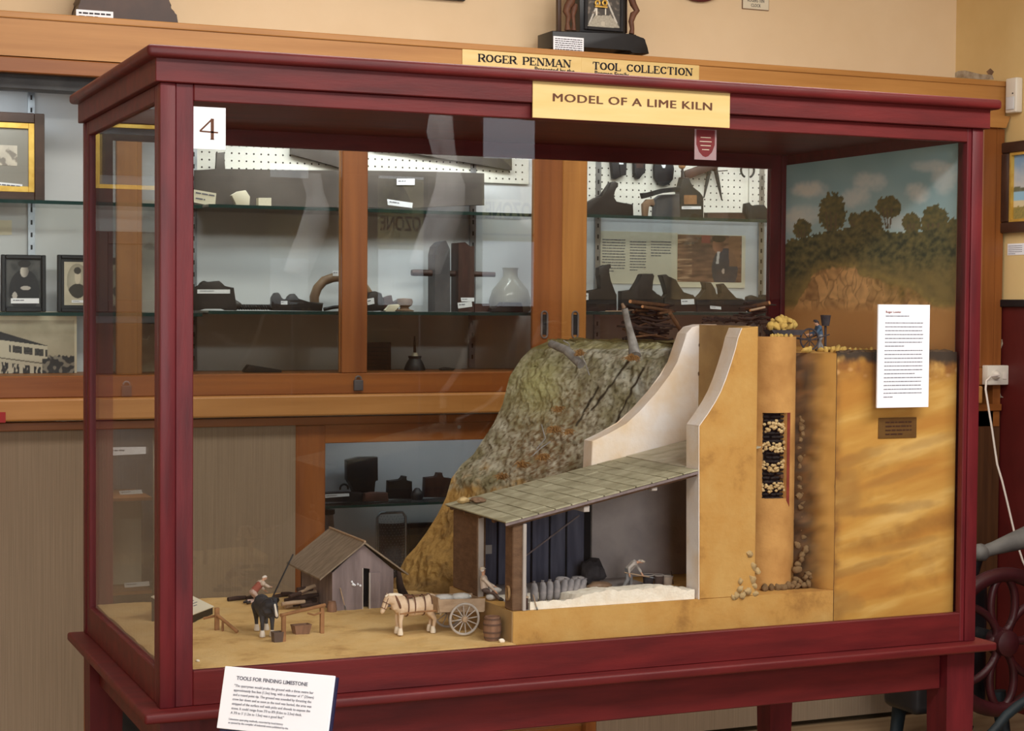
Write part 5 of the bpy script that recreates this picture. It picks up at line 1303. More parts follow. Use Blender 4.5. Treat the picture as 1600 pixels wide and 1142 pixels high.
# tilted card on a wedge block
a = at(300, 972, Z=GZ); wl = thing('label_block', 'tilted white card on a black wedge at the left of the sandy yard', 'label', (.205, .60, GZ-.003))
exW = Vector((.62, .78, 0)).normalized(); eyW = Vector((-.78, .62, 0)).normalized()
o_ = Vector((at(296, 974, Z=GZ).x, at(296, 974, Z=GZ).y, GZ-.003)); Wl = .125; Dl = .095
pr = [(0, 0), (Dl, 0), (Dl, .058), (0, .020)]
bm = B(); prism(bm, [o_+eyW*y+Vector((0, 0, z)) for y, z in pr], exW*Wl); part('wedge', bm, 'black_paint', wl)
sl = (eyW*Dl+Vector((0, 0, .038))).normalized(); nn = exW.cross(sl).normalized(); nn = nn if nn.z > 0 else -nn
M = basis(o_+Vector((0, 0, .0205)), exW, sl, nn); bm = B(); box(bm, -.002, Wl+.002, -.002, .1035, 0, .002, 0, 1, M); part('card', bm, 'cream_card', wl)
bm = B(); wordlines(bm, M @ Vector((.065, .066, .0022)), exW, sl, .036, 6, .0085, .0022, 21); part('small_print', bm, 'grey_ink', wl)

# wood pile by the hut, iron pole, pot
LG = [(452, 932, 470, 927, 'twig'), (445, 938, 478, 934, 'twig'), (466, 926, 492, 915, 'cart_wood'), (474, 931, 500, 924, 'cart_wood'), (440, 944, 476, 940, 'cart_wood'), (458, 945, 486, 941, 'twig'), (464, 921, 488, 920, 'twig'), (478, 938, 501, 936, 'twig'), (470, 947, 500, 944, 'twig'), (446, 949, 466, 946, 'cart_wood'), (462, 935, 498, 929, 'twig'), (480, 949, 505, 946, 'twig'), (440, 928, 462, 934, 'twig'), (428, 936, 452, 938, 'twig'), (386, 938, 398, 936, 'twig'), (356, 937, 384, 936, 'twig')]
for i, (x0, y0, x1, y1, m) in enumerate(LG):
    Yl = .63+.02*(i % 4) if i < 12 else .80; a = at(x0, y0, Y=Yl); b = at(x1, y1, Y=Yl+.012)
    a.z = max(a.z, GZ+.004); b.z = max(b.z, GZ+.004); b.x = min(b.x, .541)
    bm = B(); tube(bm, [a, a.lerp(b, .5)+Vector((0, 0, .001)), b], [.005, .0055, .005], 8)
    solo('log', bm, m, 'pale split log in the wood pile at the left side of the hut' if m == 'cart_wood' else ('dark log in the wood pile at the left side of the hut' if i < 12 else 'dark log lying at the back edge of the sandy yard'), 'log', 'pale logs of the wood pile' if m == 'cart_wood' else ('dark logs of the wood pile' if i < 12 else 'logs at the back of the yard'), 50)
a = at(425, 928, Y=.80); b = at(458, 866, Y=.84); a.z = GZ
bm = B(); tube(bm, [a, b], .002, 6); solo('iron_pole', bm, 'dark_iron', 'thin dark pole leaning behind the kneeling man', 'pole')
c = at(428, 941, Z=GZ); bm = B(); lathe(bm, [(.010, 0), (.014, .006), (.012, .012), (.009, .013), (0, .011)], (c.x, c.y, GZ-.001), 18); solo('cooking_pot', bm, 'dark_iron', 'dark pot on the sand in front of the kneeling man', 'pot', smooth=40)
c = at(520, 955, Z=GZ); bm = B(); ph_ = thing('clay_pot', 'brown clay pot standing at the front left corner of the hut', 'pot', (c.x-.004, .565, GZ))
lathe(bm, [(.0105, 0), (.012, .004), (.0105, .018), (.009, .024), (.0095, .026), (.0075, .026), (.007, .02), (0, .02)], (c.x-.004, .565, GZ-.001), 20); part('jar', bm, 'barrel_wood', ph_, 40)
# dark stump between hut and slope
a = at(622, 890, Y=.72); b = at(634, 945, Y=.66)
bm = B(); tube(bm, [Vector((a.x, a.y, a.z)), a.lerp(b, .5)+Vector((-.004, 0, .0)), Vector((b.x, b.y, GZ))], [.006, .010, .013], 10); solo('leaning_post', bm, 'twig', 'dark leaning post between the hut and the yellow slope', 'post', smooth=50)

# ------------------------------------------------------------------ on the hill: sticks, logs, grass
HZ = 1.463
def stick(a, b, r, m, label, group):
    a, b = Vector(a), Vector(b); d = b-a; s, u = frame_of(d)
    bm = B(); k1, k2 = R2.uniform(-.06, .06)*d.length, R2.uniform(-.04, .04)*d.length
    tube(bm, [a, a+d*.35+s*k1, a+d*.7+u*k2, b], [r, r*.95, r*.85, r*.7], 7)
    return solo('firewood_stick', bm, m, label, 'stick', group, 50)
c0_ = at(1016, 536, Y=.66)
for i in range(64):
    f = i/63; h = HZ+.005+.085*f; wd = .090*(1-.35*f)
    cx = c0_.x+R2.uniform(-.6, .6)*wd; L = R2.uniform(.05, .11)*(1-.15*f); y = .66+R2.uniform(-.045, .05)
    an = R2.gauss(0, .45); tl = R2.gauss(0, .16)
    d = Vector((math.cos(an), math.sin(an), tl)).normalized()*L/2
    z = h+R2.uniform(-.004, .004); a = Vector((cx, y, z))-d; b = Vector((cx, y, z))+d
    a.z = max(a.z, HZ+.004); b.z = max(b.z, HZ+.004)
    brown = R2.random() < .18+.25*(f > .8)
    stick(a, b, R2.uniform(.0022, .0042), 'twig_brown' if brown else 'twig', 'brown stick in the heaped firewood on top of the hill' if brown else 'dark stick in the heaped firewood on top of the hill', 'brown firewood sticks on the hill' if brown else 'dark firewood sticks on the hill')
def cutlog(name, label, a, b, r, m, face=True, cat='log'):
    t = thing(name, label, cat, b if b.z < a.z else a); bm = B(); tube(bm, [a, a.lerp(b, .5), b], [r, r*1.05, r], 12); part('trunk', bm, m, t, 40)
    if face:
        d = (a-b).normalized(); bm = B(); tube(bm, [a+d*.0001, a+d*.0012], r*.88, 12); part('cut_face', bm, 'cut_end', t)
    return t
cutlog('cut_branch', 'brown branch with a pale cut end, topmost on the firewood heap', at(985, 471, Y=.57), at(1045, 478, Y=.66), .0052, 'twig_brown')
cutlog('cut_branch', 'pale cut branch sticking out just below the topmost branch of the heap', at(1004, 479, Y=.575), at(1050, 486, Y=.65), .0042, 'twig_brown')
cutlog('brown_stake', 'light brown stake leaning against the right side of the firewood heap', at(1047, 489, Y=.56), at(1071, 528, Y=.60), .0052, 'twig_brown', False)
bm = B(); tube(bm, [at(946, 486, Y=.60), at(966, 486, Y=.61), at(990, 484, Y=.62)], [.0012, .0016, .0016], 6); solo('thin_twig', bm, 'cart_wood', 'pale thin twig poking out left from the firewood heap', 'stick')
# pale dead tree stump at the hill edge
st_ = thing('tree_stump', 'pale grey broken tree trunk standing on the edge of the hill', 'tree stump', at(990, 545, Y=.50))
bm = B(); tube(bm, [at(992, 556, Y=.475), at(990, 541, Y=.495), at(985, 520, Y=.50), at(980, 500, Y=.50), at(976, 482, Y=.50)], [.016, .013, .0095, .0085, .0082], 12); part('trunk', bm, 'grey_log', st_, 50)
bm = B(); tube(bm, [at(975, 481, Y=.50), at(972, 474, Y=.50)], [.006, .0035], 8); part('broken_tip', bm, 'tool_wood_pale', st_, 50)
bm = B(); tube(bm, [at(861, 537, Y=.62), at(885, 547, Y=.56), at(908, 570, Y=.50)], [.010, .0115, .011], 12); gl = solo('grey_log', bm, 'grey_log', 'blue-grey fallen log lying down the top left of the hill', 'log', smooth=50)
# grass tufts
def tuft(px_, py_, Y, n, L, label, m='dry_grass'):
    n = int(n*1.7); L *= 1.35; Y -= .006
    c = at(px_, py_, Y=Y); bm = B()
    for i in range(n):
        a = R2.uniform(0, 2*PI); e = R2.uniform(.1, 1.3); d = Vector((math.cos(a)*math.sin(e), -abs(math.sin(a)*math.sin(e))*.7, math.cos(e)*.6-.1))
        p = c+Vector((R2.uniform(-.008, .008), R2.uniform(-.004, .002), R2.uniform(-.006, .006))); l = L*R2.uniform(.5, 1)
        tube(bm, [p, p+d*l*.6, p+d*l+Vector((0, 0, -.3*l))], [.0012, .0010, .0005], 4)
    return solo('grass_tuft', bm, m, label, 'grass tuft', kind='stuff')
tuft(986, 560, .462, 60, .022, 'orange dry grass at the foot of the pale tree stump'); tuft(865, 672, .505, 70, .02, 'largest tuft of orange dry grass, halfway down the hill')
tuft(888, 675, .49, 40, .016, 'orange dry grass right of the largest tuft on the hill'); tuft(848, 715, .52, 60, .02, 'orange dry grass low on the hill just above the shed roof')
tuft(815, 727, .56, 60, .02, 'orange dry grass lowest on the left of the hill'); tuft(872, 640, .51, 40, .016, 'short dry grass in the dark hollow of the hill')
tuft(905, 552, .50, 40, .016, 'dry grass right of the blue-grey log'); tuft(783, 745, .62, 40, .02, 'dry grass at the lower left shoulder of the hill')
for x0, y0, x1, y1, x2, y2, l in ((846, 663, 852, 685, 838, 702, 'bent pale bare twig halfway down the hill'), (860, 690, 845, 700, 832, 712, 'bare grey twig fallen above the shed roof'), (904, 545, 914, 566, 921, 586, 'dark bare twig right of the blue-grey log'), (880, 532, 888, 536, 890, 541, 'little pale twig on the hill crest')):
    bm = B(); Yq = .485 if x0 < 870 else .495; tube(bm, [at(x0, y0, Y=Yq), at(x1, y1, Y=Yq-.005), at(x2, y2, Y=Yq)], .0016, 6); solo('bare_twig', bm, 'grey_log', l, 'twig')
# second pile of sticks behind the kiln
for i in range(34):
    f = i/33; c = at(1183+R2.uniform(-26, 22)*(1-.3*f), 505-34*f*R2.uniform(.7, 1), Y=.55+R2.uniform(-.03, .03)); L = R2.uniform(.03, .07); an = R2.gauss(0, .5)
    d = Vector((math.cos(an), math.sin(an)*.6, R2.gauss(0, .2)))*L/2
    a, b = c-d, c+d; a.z = max(a.z, 1.452); b.z = max(b.z, 1.452)
    stick(a, b, R2.uniform(.0022, .0038), 'twig', 'dark stick in the smaller heap behind the kiln top', 'dark firewood sticks behind the kiln')
cutlog('cut_branch', 'brown branch with a round pale end on the smaller heap behind the kiln top', at(1202, 473, Y=.50), at(1165, 482, Y=.56), .0055, 'twig_brown')
cutlog('cut_branch', 'long pale branch lying across the smaller heap behind the kiln top', at(1172, 485, Y=.50), at(1195, 480, Y=.505), .003, 'cart_wood')
for i in range(14):
    x = 1102+i*4; c = at(x, 497+4*R2.random(), Y=.62); d = Vector((R2.uniform(.01, .03), R2.uniform(-.01, .01), R2.gauss(0, .004)))
    c.z = max(c.z, 1.470); stick(c-d, c+d, .0025, 'twig', 'thin stick strewn on the turf behind the kiln wall', 'sticks strewn behind the kiln wall')
# ------------------------------------------------------------------ things in and on the showcase
S1L, S1M, S1R, S2L, S2M, S2R, FLR, LOW = 1.866, 1.870, 1.874, 1.520, 1.528, 1.533, 1.325, .883
def zt6(pts, ox, oy, s): return [(ox+x/s, oy+y/s) for x, y in pts]
def rest(bm, z):
    m = min(v.co.z for v in bm.verts)
    for v in bm.verts: v.co.z += z+.0003-m
    return bm
def slip(parent, pxs, Y, lines=2, m='white_card', seed=1, label=None):
    """small printed card fixed to a thing; pxs = corner pixels tl, tr, br, bl"""
    bm = B(); outl(bm, pxs, Y, .0012); p = part('label_card', bm, m, parent, label=label)
    a, b, c, d = [at(x, y, Y=Y-.0006) for x, y in pxs]
    ex_ = (b-a); ez_ = (a-d); bm = B(); h = ez_.length/(lines+1)
    wordlines(bm, a+ex_*.08-ez_*(.5/(lines+.3)), ex_, ez_, ex_.length*.84, lines, ez_.length/(lines+.3), h*.32, seed)
    part('small_print', bm, 'grey_ink', parent); return p
def carved(name, label, cat, px, Y, t, z, m, bev=.006, slips=(), group=None, extra=None):
    t = t*.55 if t > .045 else t
    bm = B(); outl(bm, px, Y, t, 0); mn = min(v.co.z for v in bm.verts); dz = z+.0003-mn if z is not None else 0
    for v in bm.verts: v.co.z += dz
    fs = [f for f in bm.faces if len(f.verts) > 4]; es = [e for f in fs for e in f.edges]
    try: bmesh.ops.bevel(bm, geom=es, offset=bev, segments=2, profile=.5, affect='EDGES', clamp_overlap=True)
    except Exception: pass
    xs = [v.co.x for v in bm.verts]
    th = thing(name, label, cat, (sum(xs)/len(xs), Y+t/2, min(v.co.z for v in bm.verts)), group)
    part('body', bm, m, th, 40)
    for i, s in enumerate(slips): slip(th, s, Y-.0013, 1 + (s[3][1]-s[0][1] > 12), 'white_card', i+len(label))
    return th
def rect(x0, y0, x1, y1): return [(x0, y0), (x1, y0), (x1, y1), (x0, y1)]
def frame4(parent, X0, X1, Z0, Z1, Y, wd, t, m, name='frame', bev=.002):
    for x0, x1, z0, z1 in ((X0, X0+wd, Z0, Z1), (X1-wd, X1, Z0, Z1), (X0+wd, X1-wd, Z1-wd, Z1), (X0+wd, X1-wd, Z0, Z0+wd)):
        bm = B(); box(bm, x0, x1, Y, Y+t, z0, z1, bev, 1); part(name, bm, m, parent)

# --- framed pictures on the left
def framed(name, label, pxr, Y, z, wd, m, fn, inner=None, mount=None, nu=60, nv=80, cat='picture'):
    x0, y0, x1, y1 = pxr; a = at(x0, y0, Y=Y); b = at(x1, y1, Y=Y); X0, X1 = a.x, b.x; H = a.z-b.z
    Z0 = z+.0004; Z1 = Z0+H
    th = thing(name, label, cat, ((X0+X1)/2, Y+.01, Z0))
    frame4(th, X0, X1, Z0, Z1, Y, wd, .018, m); i = wd
    if inner:
        frame4(th, X0+i, X1-i, Z0+i, Z1-i, Y+.004, inner, .012, 'gilt', 'gilt_slip', .001); i += inner
    if mount:
        bm = B(); box(bm, X0+i, X1-i, Y+.010, Y+.013, Z0+i, Z1-i); part('mount', bm, mount[0], th)
        i += mount[1]
    painted('print', (X0+i, Y+.0095 if mount else Y+.011, Z0+i+(.03 if inner else 0)), (1, 0, 0), (0, 0, 1), X1-X0-2*i, Z1-Z0-2*i-(.05 if inner else 0), nu, nv, fn, 'photo_print', th, .0004 if mount else .003)
    return th
def wash(px_, py_, u, v):
    c = mixc(rgb(206, 196, 180), rgb(192, 182, 168), .5+fbm(px_, py_, 0, .05))
    d = sstep(.15, .5, fbm(px_, py_, 3, .07)+.35*(1-v)-.1)
    return mixc(c, rgb(112, 104, 98), d*.75)
t = framed('framed_sketch', 'gilt-edged framed sketch in a brown frame on the upper glass shelf, left of the case', (-84, 172, 70, 318), 2.28, S1L, .031, 'dark_wood_frame', wash, .018, ('grey_mount', .034))
def gloom(px_, py_, u, v): return mixc(rgb(70, 58, 46), rgb(44, 38, 34), .5+fbm(u*3, v*3, 0, 1))
framed('unseen_dark_picture', 'large dark framed picture added out of view on the upper shelf to dim the reflection', (-300, 150, -92, 318), 2.27, S1L, .05, 'dark_wood_frame', gloom, .014, nu=20, nv=20)  # out of view, added to darken what the left glass reflects
framed('unseen_dark_picture', 'dark framed picture added out of view on the lower shelf to dim the reflection', (-300, 350, -118, 486), 2.27, S2L, .04, 'dark_wood_frame', gloom, None, nu=20, nv=20)  # second unseen picture added to darken that reflection
bm = B(); box(bm, -.62, -.19, 2.2, 2.36, FLR+.0003, FLR+.16, .002, 1); solo('unseen_dark_chest', bm, 'dark_and_shaded_oak', 'dark wooden chest added out of view on the showcase floor to dim the reflection', 'chest')  # unseen filler below the pictures, added for the same darker reflection
slip(t, [(-6, 284), (35, 288), (35, 303), (-6, 300)], 2.285, 2, 'white_card', 3)
def lady(px_, py_, u, v):
    c = mixc(rgb(52, 54, 58), rgb(84, 84, 84), .4+fbm(px_, py_, 0, .06)+.3*v)
    def e(cx, cy, rx, ry): return ((px_-cx)/rx)**2+((py_-cy)/ry)**2
    if e(38, 455, 24, 34) < 1: c = rgb(34, 35, 40)
    if e(38, 424, 6.5, 9) < 1: c = mixc(rgb(196, 190, 182), rgb(120, 116, 112), (px_-34)/9)
    if e(38, 412, 10, 6) < 1: c = rgb(36, 36, 38)
    if e(40, 450, 8, 3.2) < 1 or e(23, 462, 4, 6) < 1: c = rgb(178, 172, 166)
    return c
t = framed('portrait_photo', 'black-framed photograph of a seated person in dark clothes on the lower glass shelf', (2, 396, 72, 486), 2.26, S2L, .013, 'black_wood', lady, None, ('black_wood', .004))
slip(t, rect(17, 466, 61, 474), 2.268, 1)
def oval(px_, py_, u, v):
    c = mixc(rgb(186, 178, 158), rgb(200, 192, 172), .5+fbm(px_, py_, 0, .05))
    d = ((u-.52)/.42)**2+((v-.56)/.40)**2
    if d < 1:
        c = mixc(rgb(178, 172, 154), rgb(150, 144, 128), d)
        if ((u-.52)/.40)**2+((v-.22)/.28)**2 < 1: c = rgb(58, 54, 48)
        if ((u-.52)/.12)**2+((v-.66)/.17)**2 < 1: c = rgb(206, 196, 176)
        if ((u-.52)/.14)**2+((v-.80)/.08)**2 < 1: c = rgb(62, 58, 52)
    return c
framed('portrait_photo', 'black-framed portrait on the lower glass shelf, just left of the seated person photograph', (-110, 396, -20, 486), 2.26, S2L, .013, 'black_wood', oval, None, ('black_wood', .004))
t = framed('oval_portrait', 'black-framed oval head portrait on the lower glass shelf beside the case post', (90, 396, 152, 486), 2.26, S2L, .012, 'black_wood', oval, None, ('black_wood', .010))
slip(t, rect(112, 469, 136, 473), 2.268, 1)
t = framed('dark_portrait', 'dark-framed portrait on the lower glass shelf, behind the oak door post', (157, 397, 219, 483), 2.26, S2L, .020, 'dark_wood_frame', oval, None, ('grey_mount', .004))
def house(px_, py_, u, v):
    c = mixc(rgb(196, 186, 166), rgb(182, 172, 152), .5+fbm(px_, py_, 0, .04))
    ro = 518+(px_)*.30 if px_ < 70 else 539+(px_-70)*.12
    d1 = rgb(58, 58, 62); w_ = rgb(214, 206, 188)
    if py_ > ro and px_ < 74: c = d1
    wt = 531+px_*.13
    if py_ > wt and px_ < 74:
        c = w_
        k = (py_-wt)
        if 6 < k < 17 and (px_ % 17) > 3 and px_ > 14: c = mixc(d1, rgb(120, 116, 110), .4*(nz(px_, py_, 0, .4)+.5))
        if 27 < k < 29: c = rgb(120, 112, 100)
        if k > 34 and px_ < 70 and (px_+4) % 17 > 6: c = mixc(d1, w_, sstep(.1, .4, nz(px_, py_*.5, 2, .3)))
    if px_ >= 74 or (px_ > 66 and py_ > 560):
        if py_ > 556+4*nz(px_, 0, 0, .2): c = mixc(rgb(64, 64, 68), rgb(150, 144, 134), sstep(.1, .35, nz(px_, py_, 4, .16)))
        if 583 < py_ < 587 and px_ % 7 > 2: c = w_
    if px_ > 116.5 or py_ < 500: c = rgb(222, 212, 190)
    return c
a = at(-60, 498, Y=2.30); b = at(120, 594, Y=2.30)
t = thing('building_photograph', 'old photograph of a verandahed building at the bottom of the showcase, left of the case', 'photograph', ((a.x+b.x)/2, 2.30, FLR))
painted('print', (a.x, 2.30, FLR+.0005), (1, 0, 0), (0, 0, 1), b.x-a.x, a.z-b.z, 260, 96, house, 'photo_print', t, .004)
bm = B(); outl(bm, rect(-30, 344, 18.5, 367), 2.4035, .0012); solo('buff_envelope', bm, 'cream_card', 'buff card pinned to the showcase back above the framed photographs', 'card')
def sketch(px_, py_, u, v):
    return mixc(rgb(206, 200, 188), rgb(150, 138, 124), sstep(.05, .45, fbm(px_, py_, 0, .05))*.8*sstep(478, 380, py_))
a = at(212, 300, Y=2.38); b = at(292, 479, Y=2.38)
t = thing('drawing_sheet', 'tall pale sheet with a faint drawing standing right of the left oak door post', 'drawing', ((a.x+b.x)/2, 2.38, S2L)); bm = B()
painted('sheet', (a.x, 2.38, S2L+.0004), (1, 0, 0), (0, 0, 1), .6-a.x-.003, a.z-b.z-.006, 30, 60, sketch, 'photo_print', t, .001)
a = at(215, 506, Y=2.30); b = at(246, 592, Y=2.30); t = thing('olive_box', 'olive box with an embossed mark on the showcase floor behind the left case post', 'box', ((a.x+b.x)/2, 2.32, FLR))
bm = B(); box(bm, a.x, b.x+.06, 2.30, 2.36, FLR+.0003, a.z, .002, 1); part('box', bm, 'shingle', t)
bm = B(); box(bm, a.x-.001, b.x+.061, 2.299, 2.361, a.z, a.z+.004); part('lid_edge', bm, 'black_paint', t)
bm = B(); torus(bm, at(227, 525, Y=2.299), .012, .0015, 14, 6, 'Y', PI, 2*PI); part('embossed_mark', bm, 'cream_card', t)

a = at(-8, 644, Y=Y0-.051); b = at(8.5, 660, Y=Y0-.051); bm = B(); box(bm, a.x, b.x, Y0-.056, Y0-.0505, b.z, a.z); solo('red_tag', bm, 'red_plastic', 'small red tag on the front of the oak ledge at the left', 'tag')
# --- long saws and boards on the upper shelf
carved('long_saw', 'long brown-grey saw blade lying across the upper shelf behind the left doors', 'saw', [(304, 263), (338, 262), (338, 236), (351, 235), (351, 262), (455, 263), (590, 264), (700, 266), (757, 268), (757, 318), (640, 322), (304, 320)], 2.33, .012, S1M, 'saw_steel', .002)
for i, (pts, l) in enumerate((([(455, 215), (548, 215), (560, 270), (540, 264), (455, 241)], 'tapering dark saw hanging in front of the pegboard left of the middle door post'), ([(585, 215), (800, 215), (800, 266), (760, 259), (700, 249), (636, 238), (600, 234), (585, 233)], 'broad dark saw hanging in front of the pegboard right of the middle door post'))):
    carved('pit_saw', l, 'saw', pts, 2.372-.0*i, .02, None, 'saw_steel', .001)
bm = B(); t = thing('specimen_card', 'tilted cream card on the upper shelf at the left of the front glass', 'card', at(320, 322, Y=2.22))
slip(t, [(303, 296), (338, 302), (336, 323), (303, 316)], 2.22, 2, 'cream_card', 5)
t = carved('ivory_piece', 'rounded ivory-coloured piece on the upper shelf between two cards', 'tool', [(362, 306), (372, 300), (384, 298), (391, 308), (390, 323), (370, 323)], 2.23, .03, S1M, 'cream_card', .003)
t = carved('pale_block', 'small pale block on the upper shelf, right of the ivory piece', 'block', rect(404, 309, 424, 323), 2.23, .03, S1M, 'cream_card', .001)
for i, (pxs, l) in enumerate(((rect(620, 279, 648, 289), 'small white card pinned on the long saw'), ([(605, 311), (645, 317), (644, 325), (606, 320)], 'tilted white card on the upper shelf below the long saw'))):
    t = thing('label_slip', l, 'card', at(*pxs[3], Y=2.32)); slip(t, pxs, 2.326 if i == 0 else 2.26, 1, 'white_card', 7+i)

# --- lower glass shelf, middle
z6 = lambda p: zt6(p, 280, 280, 4.76)
carved('double_hump_plane', 'dark wooden plane with two rounded humps and a white label, leftmost behind the front glass', 'plane', z6([(85, 785), (148, 785), (165, 750), (190, 735), (228, 752), (260, 738), (300, 735), (330, 760), (345, 785), (408, 785), (420, 880), (430, 955), (350, 955), (330, 935), (190, 935), (160, 955), (88, 955)]), 2.22, .06, S2M, 'tool_wood', .004, [z6(rect(135, 820, 378, 850))])
t = thing('auger', 'twisted dark auger lying on the lower glass shelf right of the humped plane', 'auger', at(400, 480, Y=2.25)); a = at(372, 474, Y=2.25); b = at(428, 477, Y=2.25); a.z = b.z = S2M+.012
bm = B(); n = 60
for ph_ in (0, PI): tube(bm, [a.lerp(b, i/n)+Vector((0, .006*math.cos(i*.75+ph_), .006*math.sin(i*.75+ph_))) for i in range(n+1)], .0042, 6)
part('twist', bm, 'dark_iron', t, 50)
bm = B(); lathe(bm, [(.006, -.02), (.016, -.014), (.018, 0), (.012, .010), (.007, .018)], a+Vector((-.008, 0, .006)), 16, 'X'); part('socket', bm, 'tool_wood', t, 50)
carved('spokeshave_group', 'dark tool with two upright round knobs on the lower glass shelf beside the auger', 'tool', z6([(690, 945), (690, 850), (712, 815), (740, 812), (757, 830), (765, 870), (808, 875), (812, 842), (835, 822), (862, 820), (884, 845), (890, 870), (960, 880), (1075, 890), (1065, 950)]), 2.24, .05, S2M, 'tool_wood', .005, [z6(rect(757, 905, 805, 932))])
t = thing('curved_brace', 'big curved pale wooden brace arching over the lower shelf behind the middle oak post', 'brace', at(531, 482, Y=2.30))
bm = B(); tube(bm, [at(x, y, Y=2.30) for x, y in ((492, 474), (491, 456), (496, 442), (506, 431), (520, 426), (535, 425), (552, 428), (566, 437), (575, 450), (578, 466), (577, 478))], [.019, .020, .020, .020, .0195, .019, .0195, .020, .020, .019, .018], 12, flat=.8); rest(bm, S2M); part('arch', bm, 'tool_wood_pale', t, 50)
slip(t, [(520, 423), (534, 423), (534, 431), (520, 431)], 2.276, 1)
bm = B(); tube(bm, [at(506, 477, Y=2.22), at(520, 474, Y=2.22), at(540, 472, Y=2.22)], .006, 8); rest(bm, S2M); solo('iron_rod', bm, 'dark_iron', 'thin bent dark iron rod lying in front of the curved brace', 'rod', smooth=50)
z8 = lambda p: zt6(p, 560, 380, 4.76)
carved('wooden_block', 'dark round-topped wooden block with a white label right of the middle oak post', 'block', z8([(55, 480), (60, 400), (90, 355), (130, 345), (175, 360), (188, 400), (200, 490), (60, 495)]), 2.24, .06, S2M, 'tool_wood', .006, [z8([(62, 415), (115, 405), (120, 450), (70, 460)])])
carved('notched_block', 'notched brown wooden piece next to the round-topped block', 'block', z8([(192, 380), (250, 360), (255, 400), (262, 430), (300, 395), (300, 480), (192, 480)]), 2.26, .04, S2M, 'tool_wood_red', .003)
bm = B(); c = at(632, 478, Y=2.25); lathe(bm, [(.030, 0), (.034, .004), (.018, .008), (.014, .014), (.026, .022), (.029, .034), (.026, .044), (.0, .046)], (c.x, 2.25, S2M+.0003), 24); solo('turned_cup', bm, 'tool_wood_pale', 'small turned wooden cup on the lower glass shelf left of the tall dark post', 'cup', smooth=40)
carved('white_fragment', 'irregular white fragment lying in front of the notched piece', 'fragment', z8([(200, 480), (228, 455), (235, 440), (300, 436), (312, 450), (285, 470), (270, 490), (205, 490)]), 2.20, .02, S2M, 'cream_card', .001)
t = thing('wooden_clamp', 'large wooden clamp of two upright posts and a crossbar on the lower glass shelf', 'clamp', at(712, 484, Y=2.28))
bm = B(); outl(bm, [(680, 392), (683, 380), (690, 373), (697, 371), (703, 384), (703.5, 482), (680, 482)], 2.25, .07); rest(bm, S2M); part('dark_jaw', bm, 'grey_iron', t)
bm = B(); outl(bm, [(716.5, 374), (727, 373), (735, 380), (741, 379), (741, 482), (716.5, 482)], 2.25, .07); rest(bm, S2M); part('brown_jaw', bm, 'tool_wood_red', t)
bm = B(); tube(bm, [at(643, 426, Y=2.285), at(647, 426, Y=2.285), at(773, 429, Y=2.285)], [.010, .012, .009], 10); part('bar', bm, 'tool_wood_red', t, 40)
for i, (pxs, l) in enumerate(((([(720, 465), (741, 465), (741, 471), (721, 471)]), 'upper white slip at the foot of the brown clamp jaw'), ([(715, 473), (737, 471), (738, 479), (716, 482)], 'lower white slip at the foot of the brown clamp jaw'))):
    t = thing('label_slip', l, 'card', at(*pxs[3], Y=2.2)); slip(t, pxs, 2.235-.02*i, 1, 'white_card', 17+i)
c = at(797, 470, Y=2.33); nh = at(797, 403, Y=2.33).z-at(797, 472, Y=2.33).z
bm = B(); lathe(bm, [(.066, 0), (.074, .008), (.076, nh*.25), (.064, nh*.5), (.036, nh*.72), (.0265, nh*.80), (.026, nh*.94), (.029, nh), (.024, nh), (.022, nh*.8), (.06, nh*.48), (.07, .01), (0, .008)], (c.x, 2.33, S2M+.0003), 36); solo('pale_flask', bm, 'pale_jar_glass', 'pale round-shouldered flask on the lower glass shelf left of the sliding door pulls', 'flask', smooth=50)
carved('reddish_block', 'low reddish-brown block on the lower glass shelf just right of the clamp', 'block', rect(742, 470, 765, 483), 2.25, .06, S2M, 'tool_wood_red', .002)
carved('shaped_block', 'dark brown block with rounded shoulders under the pale flask', 'block', z8([(985, 490), (990, 460), (1055, 450), (1065, 420), (1080, 415), (1215, 418), (1225, 445), (1228, 490)]), 2.21, .06, S2M, 'tool_wood', .004)
# showcase floor
t = carved('carved_plaque', 'square brown plaque with faint carved lines on the showcase floor, right of the middle post', 'plaque', rect(568, 535, 611, 578), 2.34, .02, FLR, 'tool_wood_red', .001)
bm = B(); wordlines(bm, at(574, 543, Y=2.3395), (1, 0, 0), (0, 0, 1), .075, 6, .0135, .004, 31, .8); part('carved_lines', bm, 'tool_wood', t)
c = at(648, 581, Y=2.28); t = thing('oil_can', 'dark squat oil can with a long thin spout on the showcase floor', 'oil can', (c.x, 2.28, FLR)); hh = at(648, 525, Y=2.28).z-FLR
bm = B(); lathe(bm, [(.036, 0), (.037, .006), (.030, .024), (.020, .040), (.024, .048), (.022, .050), (0, .046)], (c.x, 2.28, FLR+.0003), 28); part('body', bm, 'dark_iron', t, 40)
bm = B(); lathe(bm, [(.012, .046), (.010, .060), (.006, .062)], (c.x, 2.28, FLR), 16); part('collar', bm, 'cream_card', t, 40)
bm = B(); tube(bm, [(c.x, 2.28, FLR+.058), (c.x-.001, 2.28, hh+FLR)], [.0055, .0025], 10); part('spout', bm, 'tool_wood_red', t, 40)
carved('flat_tool', 'flat dark tool lying on the showcase floor right of the oil can', 'tool', [(690, 580), (700, 578), (712, 580), (708, 583), (691, 583)], 2.24, .03, FLR, 'dark_iron', .001)
carved('flat_wedge', 'flat dark wedge lying at the front of the showcase floor, left of the middle post', 'tool', [(383, 583), (390, 574), (415, 578), (440, 582), (440, 586), (383, 586)], 2.20, .04, FLR, 'tool_wood', .001)

